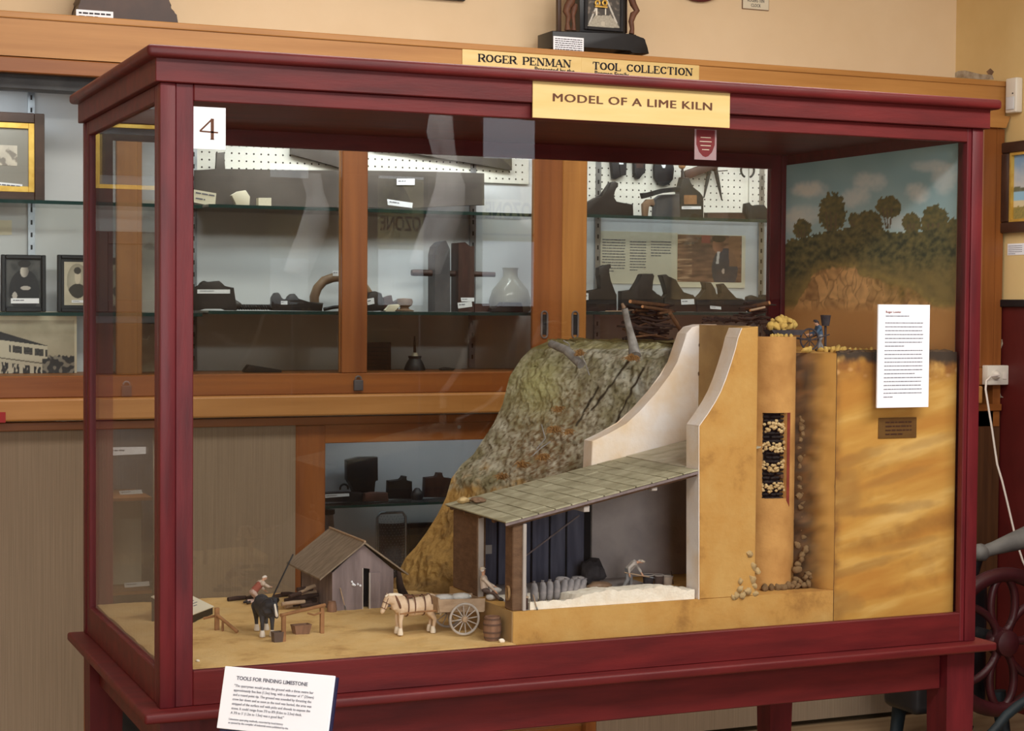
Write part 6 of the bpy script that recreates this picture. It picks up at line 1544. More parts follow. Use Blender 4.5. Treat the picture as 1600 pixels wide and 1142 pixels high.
# --- right section, hanging on the pegboard
z1_ = lambda p: zt6(p, 880, 220, 4.479)
HY = 2.372
carved('hook_blade', 'narrow dark blade hanging at the left of the right-hand pegboard', 'tool', z1_([(335, 110), (385, 110), (402, 250), (370, 268), (350, 262)]), HY, .02, None, 'dark_iron', .002)
t = carved('broad_chisel', 'broad dark chisel hanging beside the narrow blade, with a white tag', 'chisel', z1_([(388, 110), (445, 110), (441, 240), (402, 246)]), HY-.0, .02, None, 'dark_iron', .002, [z1_(rect(392, 125, 422, 165))])
t = carved('brass_square', 'dark square tool with a brown stripe hanging third on the pegboard', 'tool', z1_([(498, 110), (578, 110), (575, 225), (552, 236), (535, 266), (515, 262), (512, 236), (500, 228)]), HY, .02, None, 'dark_iron', .002)
bm = B(); outl(bm, z1_(rect(512, 130, 562, 190)), HY-.001, .001); part('brown_stripe', bm, 'tool_wood_red', t)
t = carved('round_trowel', 'large rounded dark blade hanging in the middle of the right-hand pegboard', 'tool', z1_([(650, 120), (765, 120), (778, 200), (770, 270), (740, 305), (708, 315), (670, 300), (642, 260), (638, 190)]), HY, .015, None, 'dark_iron', .002, [z1_([(680, 150), (725, 150), (712, 190), (698, 190)])])
t = thing('divider_calipers', 'pair of dark pointed dividers hanging open on the right-hand pegboard', 'dividers', at(1112, 300, Y=HY))
for p, q in (((1030, 170), (985, 398)), ((1062, 180), (1110, 415))):
    bm = B(); tube(bm, [at(*z1_([p])[0], Y=HY+.005), at(*z1_([((p[0]+q[0])/2, (p[1]+q[1])/2)])[0], Y=HY+.005), at(*z1_([q])[0], Y=HY+.005)], [.009, .007, .0025], 8); part('leg', bm, 'dark_iron', t, 40)
bm = B(); ball(bm, at(*z1_([(1055, 180)])[0], Y=HY+.002), (.018, .010, .018), 2); part('joint', bm, 'tool_wood_red', t, 60)
bm = B(); tube(bm, [at(*z1_([(1085, 212)])[0], Y=HY), at(*z1_([(1150, 208)])[0], Y=HY)], .002, 6); part('screw', bm, 'dark_iron', t)
carved('wooden_stock', 'slanting brown wooden stock on the upper shelf right of the rounded blade', 'tool', z1_([(850, 225), (870, 205), (1000, 160), (1050, 155), (1060, 195), (900, 262), (860, 268)]), HY-.03, .025, None, 'tool_wood_red', .004)
t = thing('knobbed_tool', 'tool with a round yellow wooden knob beside the slanting stock', 'tool', at(*z1_([(832, 300)])[0], Y=2.335))
bm = B(); ball(bm, at(*z1_([(832, 175)])[0], Y=2.335), .0135, 2); part('knob', bm, 'rail_wood', t, 60)
bm = B(); tube(bm, [at(*z1_([(834, 190)])[0], Y=2.335), at(*z1_([(840, 330)])[0], Y=2.335)], [.004, .012], 8); part('shank', bm, 'dark_iron', t, 50)
c = at(*z1_([(1290, 205)])[0], Y=HY); bm = B(); torus(bm, (c.x, HY, c.z), .0285, .0042, 30, 8, 'Y', -PI/2+.42, 3*PI/2-.42); solo('open_ring', bm, 'dark_iron', 'thin open iron ring hanging at the right end of the pegboard', 'ring', smooth=50)
# upper shelf, right
carved('tote_plane', 'long dark plane with an upright handle at the left end of the right upper shelf', 'plane', z1_([(165, 440), (235, 402), (290, 390), (310, 340), (335, 297), (365, 288), (388, 300), (388, 325), (355, 352), (345, 400), (370, 440), (492, 448), (495, 528), (165, 528)]), 2.24, .06, S1R, 'tool_wood', .005)
carved('bent_crank', 'bent dark crank handle lying over the grey box on the right upper shelf', 'tool', z1_([(550, 365), (600, 360), (690, 335), (820, 318), (825, 352), (700, 365), (600, 395), (560, 405)]), 2.21, .02, None, 'dark_iron', .003)
carved('grey_box', 'greyish metal box under the bent crank on the right upper shelf', 'box', z1_([(650, 400), (690, 370), (815, 365), (822, 530), (645, 530)]), 2.235, .06, S1R, 'grey_iron', .004)
carved('pale_hook', 'pale upright hooked piece at the left of the grey box', 'hook', z1_([(565, 530), (560, 440), (590, 408), (635, 405), (645, 440), (632, 460), (612, 440), (595, 460), (595, 530)]), 2.21, .02, S1R, 'tool_wood_pale', .003)
t = carved('bench_vice', 'dark bench vice with a brown label in the middle of the right upper shelf', 'vice', z1_([(820, 530), (815, 340), (840, 240), (885, 245), (905, 320), (960, 345), (985, 380), (985, 530)]), 2.24, .07, S1R, 'dark_iron', .005, [z1_(rect(830, 458, 965, 478))])
bm = B(); outl(bm, z1_(rect(846, 380, 935, 443)), 2.2385, .001); part('buff_tag', bm, 'rail_wood', t)
carved('long_board', 'reddish-brown board lying right of the bench vice on the upper shelf', 'board', z1_(rect(1010, 482, 1300, 528)), 2.24, .05, S1R, 'tool_wood_red', .002)
carved('small_anvil', 'lumpy dark iron at the right end of the right upper shelf', 'tool', z1_([(1275, 470), (1280, 412), (1310, 404), (1325, 440), (1360, 420), (1410, 420), (1435, 450), (1437, 528), (1300, 528)]), 2.22, .05, S1R, 'dark_iron', .005)
# notices on the back panel, right
def notice_text(px_, py_, u, v): return rgb(204, 200, 192)
a = at(*z1_([(262, 630)])[0], Y=2.4035); b = at(*z1_([(795, 1005)])[0], Y=2.4035)
t = thing('text_panel', 'pale sheet with three columns of small print on the showcase back, right section', 'notice', ((a.x+b.x)/2, 2.4035, b.z))
bm = B(); box(bm, a.x, b.x, 2.4022, 2.4042, b.z, a.z); part('sheet', bm, 'cream_card', t)
for i, (x0, x1, y0, rows) in enumerate(((275, 435, 690, 12), (468, 580, 705, 11), (615, 755, 705, 6))):
    p = at(*z1_([(x0, y0)])[0], Y=2.4018); q = at(*z1_([(x1, y0)])[0], Y=2.4018); bm = B(); wordlines(bm, p, (1, 0, 0), (0, 0, 1), q.x-p.x, rows, .0105, .003, 40+i); part('small_print', bm, 'grey_ink', t)
def toolman(px_, py_, u, v):
    x, y = (px_-880)*4.479, (py_-220)*4.479
    c = mixc(rgb(150, 108, 88), rgb(96, 66, 58), .5+1.1*nz(x*.6, y*2.2, 0, .02))
    if x < 900: c = mixc(c, rgb(196, 158, 128), sstep(.0, .4, nz(x*.3, y*2.5, 5, .03)))
    c = mixc(c, rgb(54, 44, 52), .7*math.exp(-(((x-960)/90)**2+((y-760)/90)**2)))
    def e(cx, cy, rx, ry): return ((x-cx)/rx)**2+((y-cy)/ry)**2
    if e(1130, 900, 90, 150) < 1: c = mixc(rgb(42, 48, 66), rgb(58, 62, 78), .5+nz(x, y, 2, .03))
    if e(1085, 730, 40, 55) < 1: c = mixc(rgb(160, 108, 86), rgb(110, 74, 62), (x-1060)/60)
    if e(1090, 685, 48, 26) < 1: c = rgb(60, 46, 44)
    if abs(x-1085+(y-800)*.12) < 9 and 775 < y < 860: c = rgb(206, 200, 198)
    if e(1120, 912, 10, 18) < 1: c = rgb(200, 180, 170)
    if y < 715 and 970 < x < 1030: c = rgb(150, 72, 70)
    if 1160 < x < 1240 and y < 880: c = mixc(c, rgb(136, 96, 72), .8)
    return c
a = at(*z1_([(800, 655)])[0], Y=2.400); b = at(*z1_([(1272, 1030)])[0], Y=2.400)
t = thing('colour_photograph', 'colour photograph of a person among stacked timber on the showcase back', 'photograph', ((a.x+b.x)/2, 2.40, b.z))
bm = B(); box(bm, a.x, b.x, 2.4005, 2.4025, b.z, a.z+.002); part('white_mount', bm, 'cream_card', t)
b2 = at(*z1_([(1245, 992)])[0], Y=2.400)
painted('print', (a.x+.001, 2.400, b2.z), (1, 0, 0), (0, 0, 1), b2.x-a.x, a.z-b2.z, 110, 80, toolman, 'photo_print', t, .0004)
# lower shelf, right: row of planes
z5 = lambda p: zt6(p, 900, 390, 5)
carved('horn_plane', 'dark plane with a tall curved horn, first in the row behind the firewood', 'plane', z5([(80, 312), (180, 310), (208, 298), (178, 190), (180, 132), (225, 112), (275, 104), (277, 132), (246, 150), (272, 232), (300, 335), (322, 340), (322, 472), (80, 472)]), 2.24, .06, S2R, 'tool_wood', .005, [z5(rect(76, 340, 97, 393))])
carved('block_plane', 'dark plane with a slanting square iron, second in the row behind the firewood', 'plane', z5([(355, 312), (455, 312), (510, 182), (522, 177), (605, 177), (616, 195), (585, 312), (625, 320), (640, 350), (686, 362), (686, 472), (355, 472)]), 2.24, .06, S2R, 'tool_wood', .005)
carved('wedge_plane', 'dark plane with a stepped wedge and white label, third in the row behind the firewood', 'plane', z5([(690, 362), (725, 332), (664, 186), (712, 180), (740, 214), (786, 220), (836, 330), (920, 340), (943, 372), (943, 472), (690, 472)]), 2.25, .06, S2R, 'tool_wood', .005, [z5([(820, 388), (922, 385), (926, 426), (824, 430)])])
carved('double_handled_plane', 'dark plane with two raking handles, fourth in the row behind the kiln', 'plane', z5([(947, 375), (1000, 342), (1025, 302), (998, 246), (1060, 250), (1092, 302), (1105, 385), (1140, 366), (1150, 332), (1120, 264), (1160, 258), (1247, 380), (1300, 375), (1350, 402), (1362, 450), (1332, 482), (947, 480)]), 2.24, .06, S2R, 'tool_wood', .005, [z5([(1048, 438), (1133, 446), (1135, 468), (1050, 462)])])
carved('coach_plane', 'small dark plane with a round knob at the right end of the lower shelf', 'plane', z5([(1366, 472), (1366, 420), (1340, 400), (1345, 352), (1380, 338), (1418, 350), (1430, 375), (1450, 372), (1450, 335), (1505, 335), (1505, 472)]), 2.26, .05, S2R, 'tool_wood', .005)

# --- lower cupboards
z7 = lambda p: zt6(p, 440, 680, 4.76)
LY = 2.25
t = carved('wedge_iron', 'low dark iron with a white label on the left of the cupboard shelf', 'iron', z7([(312, 470), (312, 405), (420, 398), (510, 400), (610, 405), (610, 470)]), LY-.03, .07, LOW, 'dark_iron', .003, [z7([(318, 440), (502, 432), (504, 452), (320, 467)])])
bm = B(); torus(bm, at(*z7([(465, 395)])[0], Y=LY), .014, .0035, 20, 8, 'Y', -.3, PI+.3); part('ring_handle', bm, 'dark_iron', t, 50)
carved('black_hopper', 'black box-shaped hopper, tallest thing on the cupboard shelf', 'hopper', z7([(490, 150), (580, 128), (718, 125), (720, 300), (690, 302), (690, 440), (560, 440), (515, 330), (512, 300), (492, 300)]), LY+.03, .07, LOW, 'black_wood', .004)
carved('red_brick', 'reddish rounded block on the cupboard shelf in front of the black hopper', 'block', z7([(615, 432), (622, 372), (680, 362), (790, 366), (800, 432)]), LY-.05, .05, LOW, 'tool_wood_red', .004)
carved('box_iron', 'dark box iron with an upright handle in the middle of the cupboard shelf', 'iron', z7([(795, 432), (800, 298), (895, 296), (908, 262), (935, 264), (925, 298), (972, 302), (976, 432)]), LY, .06, LOW, 'dark_iron', .003)
bm = B(); c = at(*z7([(1008, 432)])[0], Y=LY-.03); lathe(bm, [(.018, 0), (.022, .012), (.020, .026), (.012, .034), (.008, .040), (0, .042)], (c.x, LY-.03, LOW+.0003), 22); solo('small_kettle', bm, 'dark_iron', 'small round dark kettle between the two box irons', 'kettle', smooth=50)
carved('brown_box_iron', 'brown box iron with an upright handle at the right of the cupboard shelf', 'iron', z7([(1065, 438), (1072, 292), (1160, 292), (1165, 256), (1198, 256), (1200, 294), (1270, 298), (1275, 438)]), LY, .06, LOW, 'tool_wood_red', .003)
bm = B(); box(bm, .994, 1.95, 2.14, 2.395, .60, .615); part('wooden_shelf', bm, 'oak_dark', sh)
W2 = .6152
a = at(590, 800, Y=2.27); b = at(634, 900, Y=2.27); t = thing('steel_grater', 'large metal grater with a looped handle on the bottom cupboard shelf', 'grater', ((a.x+b.x)/2, 2.27, W2))
bm = B(); tube(bm, [(a.x, 2.275, W2), (a.x, 2.275, a.z-.02), (a.x+.012, 2.275, a.z-.004), (b.x-.012, 2.275, a.z-.004), (b.x, 2.275, a.z-.02), (b.x, 2.275, W2)], .005, 8); part('wire_frame', bm, 'steel', t, 50)
bm = B(); zp = at(600, 817, Y=2.27).z; n = 16
for i in range(n): 
    a0, a1 = PI*i/n, PI*(i+1)/n; xm = (a.x+b.x)/2; rw = (b.x-a.x)/2-.006
    p = [Vector((xm-rw*math.cos(q), 2.272-.03*math.sin(q), 0)) for q in (a0, a1)]
    bm.faces.new([bm.verts.new(v) for v in (p[0]+Vector((0, 0, W2)), p[1]+Vector((0, 0, W2)), p[1]+Vector((0, 0, zp)), p[0]+Vector((0, 0, zp)))])
bmesh.ops.remove_doubles(bm, verts=bm.verts, dist=1e-5); part('plate', bm, 'grey_iron', t, 60)
bm = B()
for r_ in range(22):
    for k in range(9):
        q = PI*(k+1+.5*(r_ % 2))/11; ball(bm, ((a.x+b.x)/2-rw*math.cos(q), 2.272-.0305*math.sin(q), W2+.012+r_*.0095), .0018, 0)
o_ = part('punched_teeth', bm, 'steel', t); o_['kind'] = 'stuff'
a = at(636, 818, Y=2.33); b = at(692, 872, Y=2.33); t = thing('dark_tray', 'dark rectangular tray leaning behind the yellow slope in the lower cupboard', 'tray', ((a.x+b.x)/2, 2.33, W2))
bm = B(); box(bm, a.x, b.x+.05, 2.335, 2.345, W2+.0003, a.z, .002, 1); part('panel', bm, 'tool_wood', t)
frame4(t, a.x, b.x+.05, W2+.0003, a.z, 2.327, .012, .008, 'dark_iron', 'rim')
c = at(512, 850, Y=2.27); hh = at(512, 796, Y=2.27).z-W2
t = thing('stone_bottle', 'pale stoneware bottle with a dark rim in the lower cupboard behind the hut roof', 'bottle', (c.x, 2.27, W2))
bm = B(); lathe(bm, [(.055, 0), (.060, .01), (.060, hh*.45), (.045, hh*.62), (.022, hh*.75), (.019, hh*.9), (.019, hh*.93)], (c.x, 2.27, W2+.0003), 28); part('body', bm, 'grey_render', t, 50)
bm = B(); lathe(bm, [(.019, hh*.93), (.024, hh*.94), (.024, hh), (.016, hh)], (c.x, 2.27, W2), 24); part('rim', bm, 'tool_wood', t, 50)
# narrow cupboard at the left
for z in (at(205, 773, Y=2.2).z-.012, at(210, 917, Y=2.2).z-.012):
    bm = B(); box(bm, .288, .435, 2.13, 2.395, z, z+.010); part('cupboard_shelf', bm, 'oak_dark', sh)
    zl_ = z
za = at(210, 917, Y=2.2).z-.012+.0103
bm = B(); a = at(170, 780, Y=2.28); b = at(250, 897, Y=2.28); box(bm, max(a.x, .292), .432, 2.28, 2.283, za, a.z); solo('white_board', bm, 'cream_card', 'plain pale board standing in the narrow cupboard at the left', 'board')
for i, (pxs, l) in enumerate((([(165, 699), (228, 698), (228, 709), (165, 712)], 'largest white label strip at the top of the narrow cupboard'), ([(186, 767), (221, 765), (223, 771), (188, 773)], 'small white label strip on the middle shelf of the narrow cupboard'), ([(194, 911), (233, 908), (234, 915), (195, 918)], 'small white label strip on the lowest shelf of the narrow cupboard'))):
    Yl = Y0+.0105 if i == 0 else 2.126; t = thing('label_strip', l, 'label', at(*pxs[3], Y=Yl)); slip(t, pxs, Yl-.0013, 1, 'white_card', 50+i)

# --- on top of the showcase
TOP = 2.4303
def ontop(pxs, Y, t, m, name, parent, bev=.002):
    bm = B(); outl(bm, pxs, Y, t, bev); return part(name, bm, m, parent, 40)
t = thing('carved_wooden_stand', 'dark carved wooden stand with a scalloped outline on top of the showcase at the left', 'stand', (at(197, 33, Y=2.25).x, 2.25, TOP))
prof_ = [(110, 28), (114, 22), (118, 14), (124, 10), (127, 3), (124, -3), (131, -12), (140, -30), (150, -60), (245, -60), (255, -28), (264, -10), (263, 2), (268, 8), (266, 14), (272, 17), (275, 24), (280, 28), (285, 38)]
bm = B(); outl(bm, prof_, 2.20, .12, .003)
dz = TOP-min(v.co.z for v in bm.verts)
zb_ = min(v.co.z for v in bm.verts)
for v in bm.verts:
    if v.co.z < zb_+.035: v.co.z = TOP if v.co.z < zb_+.03 else v.co.z
part('carving', bm, 'dark_wood_frame', t, 40)
lt_ = thing('name_card', 'white lettered card leaning on the dark carved stand', 'label', at(148, 32, Y=2.14)); lt_.location.z = TOP
a = at(119, 19, Y=2.15); b = at(177, 32, Y=2.15)
bm = B(); box(bm, a.x, b.x, 2.15, 2.153, TOP, TOP+.030); part('card', bm, 'white_card', lt_)
bm = B(); wordlines(bm, (a.x+.008, 2.1498, TOP+.020), (1, 0, 0), (0, 0, 1), b.x-a.x-.016, 2, .011, .005, 66, .6); part('small_print', bm, 'ink', lt_)
# mantel clock
cl = thing('mantel_clock', 'black mantel clock with carved brown figures and a gold pendulum on top of the showcase', 'clock', (at(945, 80, Y=2.25).x, 2.25, TOP))
zk = lambda p: zt6(p, 850, 0, 8.889)
CY = 2.20
base_px = zk([(120, 425), (1180, 470), (1280, 480), (1290, 510), (1340, 512), (1395, 530), (1392, 545), (1400, 580), (1440, 650), (1462, 745), (1360, 745), (1340, 728), (1215, 745), (1205, 690), (570, 655), (120, 660)])
bm = B(); outl(bm, base_px, CY, .13, .003); mn = min(v.co.z for v in bm.verts)
part('plinth', bm, 'black_wood', cl, 40)
bm = B(); outl(bm, zk(rect(200, 660, 300, 745)), CY, .13); 
for v in bm.verts: v.co.z = TOP if v.co.z < mn+.02 else v.co.z
part('foot', bm, 'black_wood', cl)
ontop(zk([(490, -400), (1140, -380), (1130, 470), (500, 440)]), CY+.015, .11, 'black_wood', 'case', cl)
a = at(*zk([(600, 0)])[0], Y=CY+.014); b = at(*zk([(1050, 400)])[0], Y=CY+.014)
frame4(cl, a.x-.012, b.x+.012, b.z-.012, b.z+.20, CY+.006, .012, .009, 'dark_iron', 'door_frame')
def clockglass(px_, py_, u, v):
    x, y = (px_-850)*8.889, py_*8.889; c = rgb(70, 66, 62)
    d = abs(x-820)-(60+(y)*.42)
    if -18 < d < 6 and y < 330: c = rgb(198, 194, 184)
    if y > 215-.0*x and abs(x-820) < 60+(y-150)*.75 and y < 385: c = mixc(rgb(156, 150, 136), rgb(178, 172, 156), .5+nz(x, y, 0, .05))
    if ((x-820)/30)**2+((y-330)/34)**2 < 1: c = rgb(190, 184, 166)
    if y < 215: c = mixc(c, rgb(120, 110, 100), sstep(.1, .5, nz(x, y, 3, .02)))
    if abs(x-730) < 9 and 110 < y < 210 or abs(x-855) < 9 and 110 < y < 210: c = rgb(226, 220, 204)
    return c
painted('etched_glass', (a.x, CY+.0125, b.z), (1, 0, 0), (0, 0, 1), b.x-a.x, .20, 60, 100, clockglass, 'photo_print', cl, .002)
bm = B()
for x in (745, 845): torus(bm, at(*zk([(x, 42)])[0], Y=CY+.006), .0085, .0035, 16, 8, 'Y')
box(bm, at(*zk([(720, 0)])[0], Y=CY).x, at(*zk([(890, 0)])[0], Y=CY).x, CY+.004, CY+.008, at(*zk([(800, 100)])[0], Y=CY).z, at(*zk([(800, 82)])[0], Y=CY).z); part('pendulum', bm, 'gilt', cl, 40)
for pts, rr in (([(330, 420), (325, 330), (340, 230), (310, 160), (330, 90), (370, 30), (380, -60), (350, -160)], [.012, .007, .010, .013, .014, .016, .015, .012]), ([(410, 425), (415, 330), (400, 220), (420, 120), (440, 60)], [.010, .006, .008, .012, .008]), ([(1215, 470), (1225, 400), (1210, 300), (1240, 200), (1290, 150), (1240, 60), (1215, -20), (1220, -120)], [.010, .008, .010, .012, .011, .012, .013, .012])):
    bm = B(); tube(bm, [at(*zk([p])[0], Y=CY+.02) for p in pts], rr, 10); part('carved_figure', bm, 'leather', cl, 60)
ontop(zk(rect(195, -350, 245, 435)), CY+.03, .02, 'dark_wood_frame', 'pillar', cl); ontop(zk(rect(1145, -350, 1160, 460)), CY+.04, .02, 'dark_wood_frame', 'pillar', cl)
cc = thing('clock_card', 'white typed card standing at the left foot of the black clock', 'label', at(888, 77, Y=2.15)); cc.location.z = TOP
a = at(865, 48, Y=2.15); b = at(912, 77, Y=2.15); bm = B(); box(bm, a.x, b.x, 2.15, 2.153, TOP, TOP+a.z-b.z, 0, 1); part('card', bm, 'white_card', cc)
bm = B(); wordlines(bm, (a.x+.006, 2.1498, TOP+a.z-b.z-.008), (1, 0, 0), (0, 0, 1), b.x-a.x-.012, 7, .0072, .0028, 60, .35); part('small_print', bm, 'ink', cc)
# pictures on the wall above (only their lower edges show)
t = thing('wall_picture', 'black-framed picture on the cream wall above the showcase, cut off by the top edge', 'picture', at(634, 2, Y=2.40))
a = at(541, 0.5, Y=2.40); b = at(727, 1.5, Y=2.40); frame4(t, a.x, b.x, b.z, b.z+.35, 2.398, .025, .02, 'black_wood')
bm = B(); box(bm, a.x+.02, b.x-.02, 2.405, 2.417, b.z+.02, b.z+.33); part('print', bm, 'grey_mount', t)
c = at(1093, 2.5, Y=2.40); bm = B(); lathe(bm, [(.135, 0), (.15, -.006), (.15, -.016), (.125, -.020), (.12, -.008), (0, -.008)], (c.x, 2.418, c.z+.15), 40, 'Y'); t = thing('round_plaque', 'round dark plaque on the cream wall, only its lower rim in view', 'plaque', (c.x, 2.418, c.z)); part('disc', bm, 'dado_red', t, 40)
a = at(1160, -14, Y=2.415); b = at(1201, 17, Y=2.415); t = thing('wall_notice', 'small framed notice on the cream wall right of the round plaque', 'notice', ((a.x+b.x)/2, 2.415, b.z))
bm = B(); box(bm, a.x, b.x, 2.414, 2.418, b.z, a.z); part('backing', bm, 'tool_wood_pale', t); bm = B(); box(bm, a.x+.002, b.x-.002, 2.4125, 2.414, b.z+.002, a.z-.002); part('card', bm, 'cream_card', t)
for i, s in enumerate(('THE VERGE', 'ROGERS TEN', 'CLOCK')): text('lettering', s, .017, 'ink', t, ((a.x+b.x)/2, 2.4122, b.z+.052-i*.0185), sx=.75)

# --- right-hand wall
SXW = XR
def onwall(pxs, X, t, m, name, parent, bev=0):
    bm = B(); prism(bm, [at(x, y, X=X) for x, y in pxs], (t, 0, 0), bev); return part(name, bm, m, parent)
p0, p1 = at(1571, 123, X=XR-.034), at(1587, 175, X=XR-.034)
t = thing('motion_sensor', 'white plastic motion sensor high on the right wall at the end of the showcase', 'sensor', (XR-.015, (p0.y+p1.y)/2, p1.z))
bm = B(); box(bm, XR-.034, XR-.0005, p1.y, p0.y, p1.z, p0.z, .006, 3); part('housing', bm, 'white_plastic', t, 40)
bm = B(); m_ = (p0.z+p1.z)/2; box(bm, XR-.039, XR-.034, p1.y+.008, p0.y-.010, p1.z+.012, m_-.006, .003, 2); part('lens', bm, 'grey_lining', t, 40)
bm = B(); box(bm, XR-.0352, XR-.0338, p1.y+.016, p1.y+.022, m_+.004, m_+.009); part('led', bm, 'black_paint', t)
yA, yB_ = at(1563, 300, X=XR-.03).y, 1.68; zA, zB_ = 1.845, 2.194
t = thing('seascape_painting', 'framed coastal painting in a dark and gold frame on the right wall', 'painting', (XR-.015, (yA+yB_)/2, zA))
for (y0, y1, z0, z1) in ((yB_, yA, zB_-.042, zB_), (yB_, yA, zA, zA+.042), (yA-.042, yA, zA+.042, zB_-.042), (yB_, yB_+.042, zA+.042, zB_-.042)):
    bm = B(); box(bm, XR-.03, XR-.0008, y0, y1, z0, z1, .006, 2); part('frame', bm, 'dark_wood_frame', t, 40)
for (y0, y1, z0, z1) in ((yB_+.042, yA-.042, zB_-.052, zB_-.042), (yB_+.042, yA-.042, zA+.042, zA+.052), (yA-.052, yA-.042, zA+.052, zB_-.052), (yB_+.042, yB_+.052, zA+.052, zB_-.052)):
    bm = B(); box(bm, XR-.022, XR-.004, y0, y1, z0, z1); part('gilt_slip', bm, 'gilt', t)
def coast(a_, b_, u, v):
    c = mixc(rgb(190, 190, 190), rgb(128, 158, 188), sstep(.5, 1, v)+.3*fbm(u*6, v*6, 0, 1))
    if v < .5+.03*nz(u*8, 0, 0, 1): c = mixc(rgb(98, 94, 70), rgb(120, 124, 104), .5+nz(u*20, v*20, 0, 1))
    if v < .43: c = rgb(150, 190, 214)
    if v < .30: c = rgb(214, 198, 160)
    if v < .2+.05*nz(u*9, 0, 2, 1): c = mixc(rgb(130, 122, 70), rgb(160, 140, 80), .5+nz(u*30, v*30, 0, 1))
    return c
painted('canvas', (XR-.008, yA-.052, zA+.052), (0, -1, 0), (0, 0, 1), yA-yB_-.104, zB_-zA-.104, 60, 50, coast, 'painted_picture', t, .002, px=False)
q0, q1 = at(1575, 381, X=XR), at(1597, 398, X=XR)
t = thing('picture_label', 'small white label on the right wall below the coastal painting', 'label', (XR, (q0.y+q1.y)/2, q1.z))
bm = B(); box(bm, XR-.002, XR-.0005, q1.y-.02, q0.y, q1.z, q0.z); part('card', bm, 'white_card', t)
bm = B(); wordlines(bm, (XR-.0022, q0.y-.006, q0.z-.009), (0, -1, 0), (0, 0, 1), .08, 5, .0075, .0022, 70); part('small_print', bm, 'grey_ink', t)
OY = 2.052
p0, p1 = at(1544, 571, Y=OY), at(1582, 601, Y=OY); p1.x = min(p1.x, XR-.0065)
t = thing('power_outlet', 'white double power outlet on the dark red dado', 'outlet', ((p0.x+p1.x)/2, OY+.01, p1.z))
bm = B(); box(bm, p0.x, p1.x, OY, Y0+.003, p1.z, p0.z, .003, 2); part('plate', bm, 'white_plastic', t, 40)
bm = B(); box(bm, p1.x-.028, p1.x-.012, OY-.003, OY, p1.z+.022, p1.z+.048, .001, 1); part('switch', bm, 'cord_white', t)
pg = at(1557, 586, Y=OY-.01)
t = thing('plug_and_cord', 'white plug in the power outlet with its cord hanging down', 'plug', pg)
bm = B(); lathe(bm, [(.017, 0), (.018, -.008), (.014, -.018), (.008, -.026), (0, -.027)], (pg.x, OY-.0005, pg.z), 18, 'Y'); part('plug', bm, 'white_plastic', t, 40)
bm = B(); tube(bm, [Vector((pg.x, OY-.024, pg.z))]+[at(x, y, Y=OY-.03-.009*i) for i, (x, y) in enumerate(((1548, 588), (1541, 595), (1540, 608), (1545, 640), (1550, 670), (1555, 705), (1558, 725), (1566, 752), (1574, 785), (1581, 815), (1588, 845), (1598, 876), (1612, 905)))], .0042, 8); part('cord', bm, 'cord_white', t, 60)

# iron machine in the corner
MY = 1.45
hub = at(1566, 1003, Y=MY); s_ = at(1566, 886, Y=MY).z-hub.z
mc = thing('hand_machine', 'dark red flywheel machine with a grey lever standing in the right corner', 'machine', (hub.x, MY+.15, 0))
bm = B(); torus(bm, (hub.x, MY, hub.z), s_*.90, s_*.10, 48, 10, 'Y'); whl = part('flywheel', bm, 'red_iron', mc, 50)
for k in range(6):
    a = PI/6+k*PI/3; ca, sa = math.cos(a), math.sin(a); bm = B(); pts = []
    for i in range(25):
        b_ = 2*PI*i/24; u_, v_ = s_*.50+s_*.37*math.cos(b_), s_*.20*math.sin(b_)
        pts.append(Vector((hub.x+u_*ca-v_*sa, MY, hub.z+u_*sa+v_*ca)))
    tube(bm, pts, s_*.055, 8, False); bmesh.ops.remove_doubles(bm, verts=bm.verts, dist=1e-4); part('petal_spoke', bm, 'red_iron', whl, 60)
bm = B(); lathe(bm, [(s_*.06, -.05), (s_*.17, -.035), (s_*.19, .03), (s_*.1, .05)], (hub.x, MY, hub.z), 24, 'Y'); part('hub', bm, 'red_iron', whl, 40)
bm = B(); tube(bm, [(hub.x, MY+.04, hub.z), (hub.x, MY+.32, hub.z)], .03, 14); part('axle', bm, 'dark_iron', mc, 40)
bm = B(); box(bm, hub.x-.26, hub.x+.06, MY+.14, MY+.34, .13, hub.z+.19, .03, 3); part('gearbox', bm, 'black_wood', mc, 40)
a, b = at(1534, 863, Y=MY+.12), at(1608, 838, Y=MY+.10)
bm = B(); tube(bm, [a, a.lerp(b, .25), a.lerp(b, .7), b], [.022, .024, .034, .040], 14); part('lever_arm', bm, 'lever_grey', mc, 50)
bm = B(); ball(bm, a+Vector((-.005, 0, 0)), (.035, .03, .032), 2, .2, 3); part('lever_end', bm, 'lever_grey', mc, 60)
bm = B(); tube(bm, [a+Vector((.02, .06, -.03)), Vector((hub.x-.02, MY+.2, hub.z+.10))], .028, 10); part('bracket', bm, 'dark_iron', mc, 50)
for dx, dy in ((-.19, .12), (.10, .12), (-.19, .36), (.10, .36)):
    bm = B(); tube(bm, [(hub.x+dx*.8, MY+dy, .2), (hub.x+dx, MY+dy-.02, .03), (hub.x+dx*1.2, MY+dy-.05, .0151)], [.03, .024, .015], 10); part('foot', bm, 'teal_iron', mc, 50)
# teal strap iron nearer the camera
bm = B(); tube(bm, [at(x, y, Y=1.15) for x, y in ((1545, 1150), (1558, 1136), (1572, 1118), (1590, 1103), (1612, 1090))], .016, 10); part('tie_bar', bm, 'teal_iron', mc, 50)

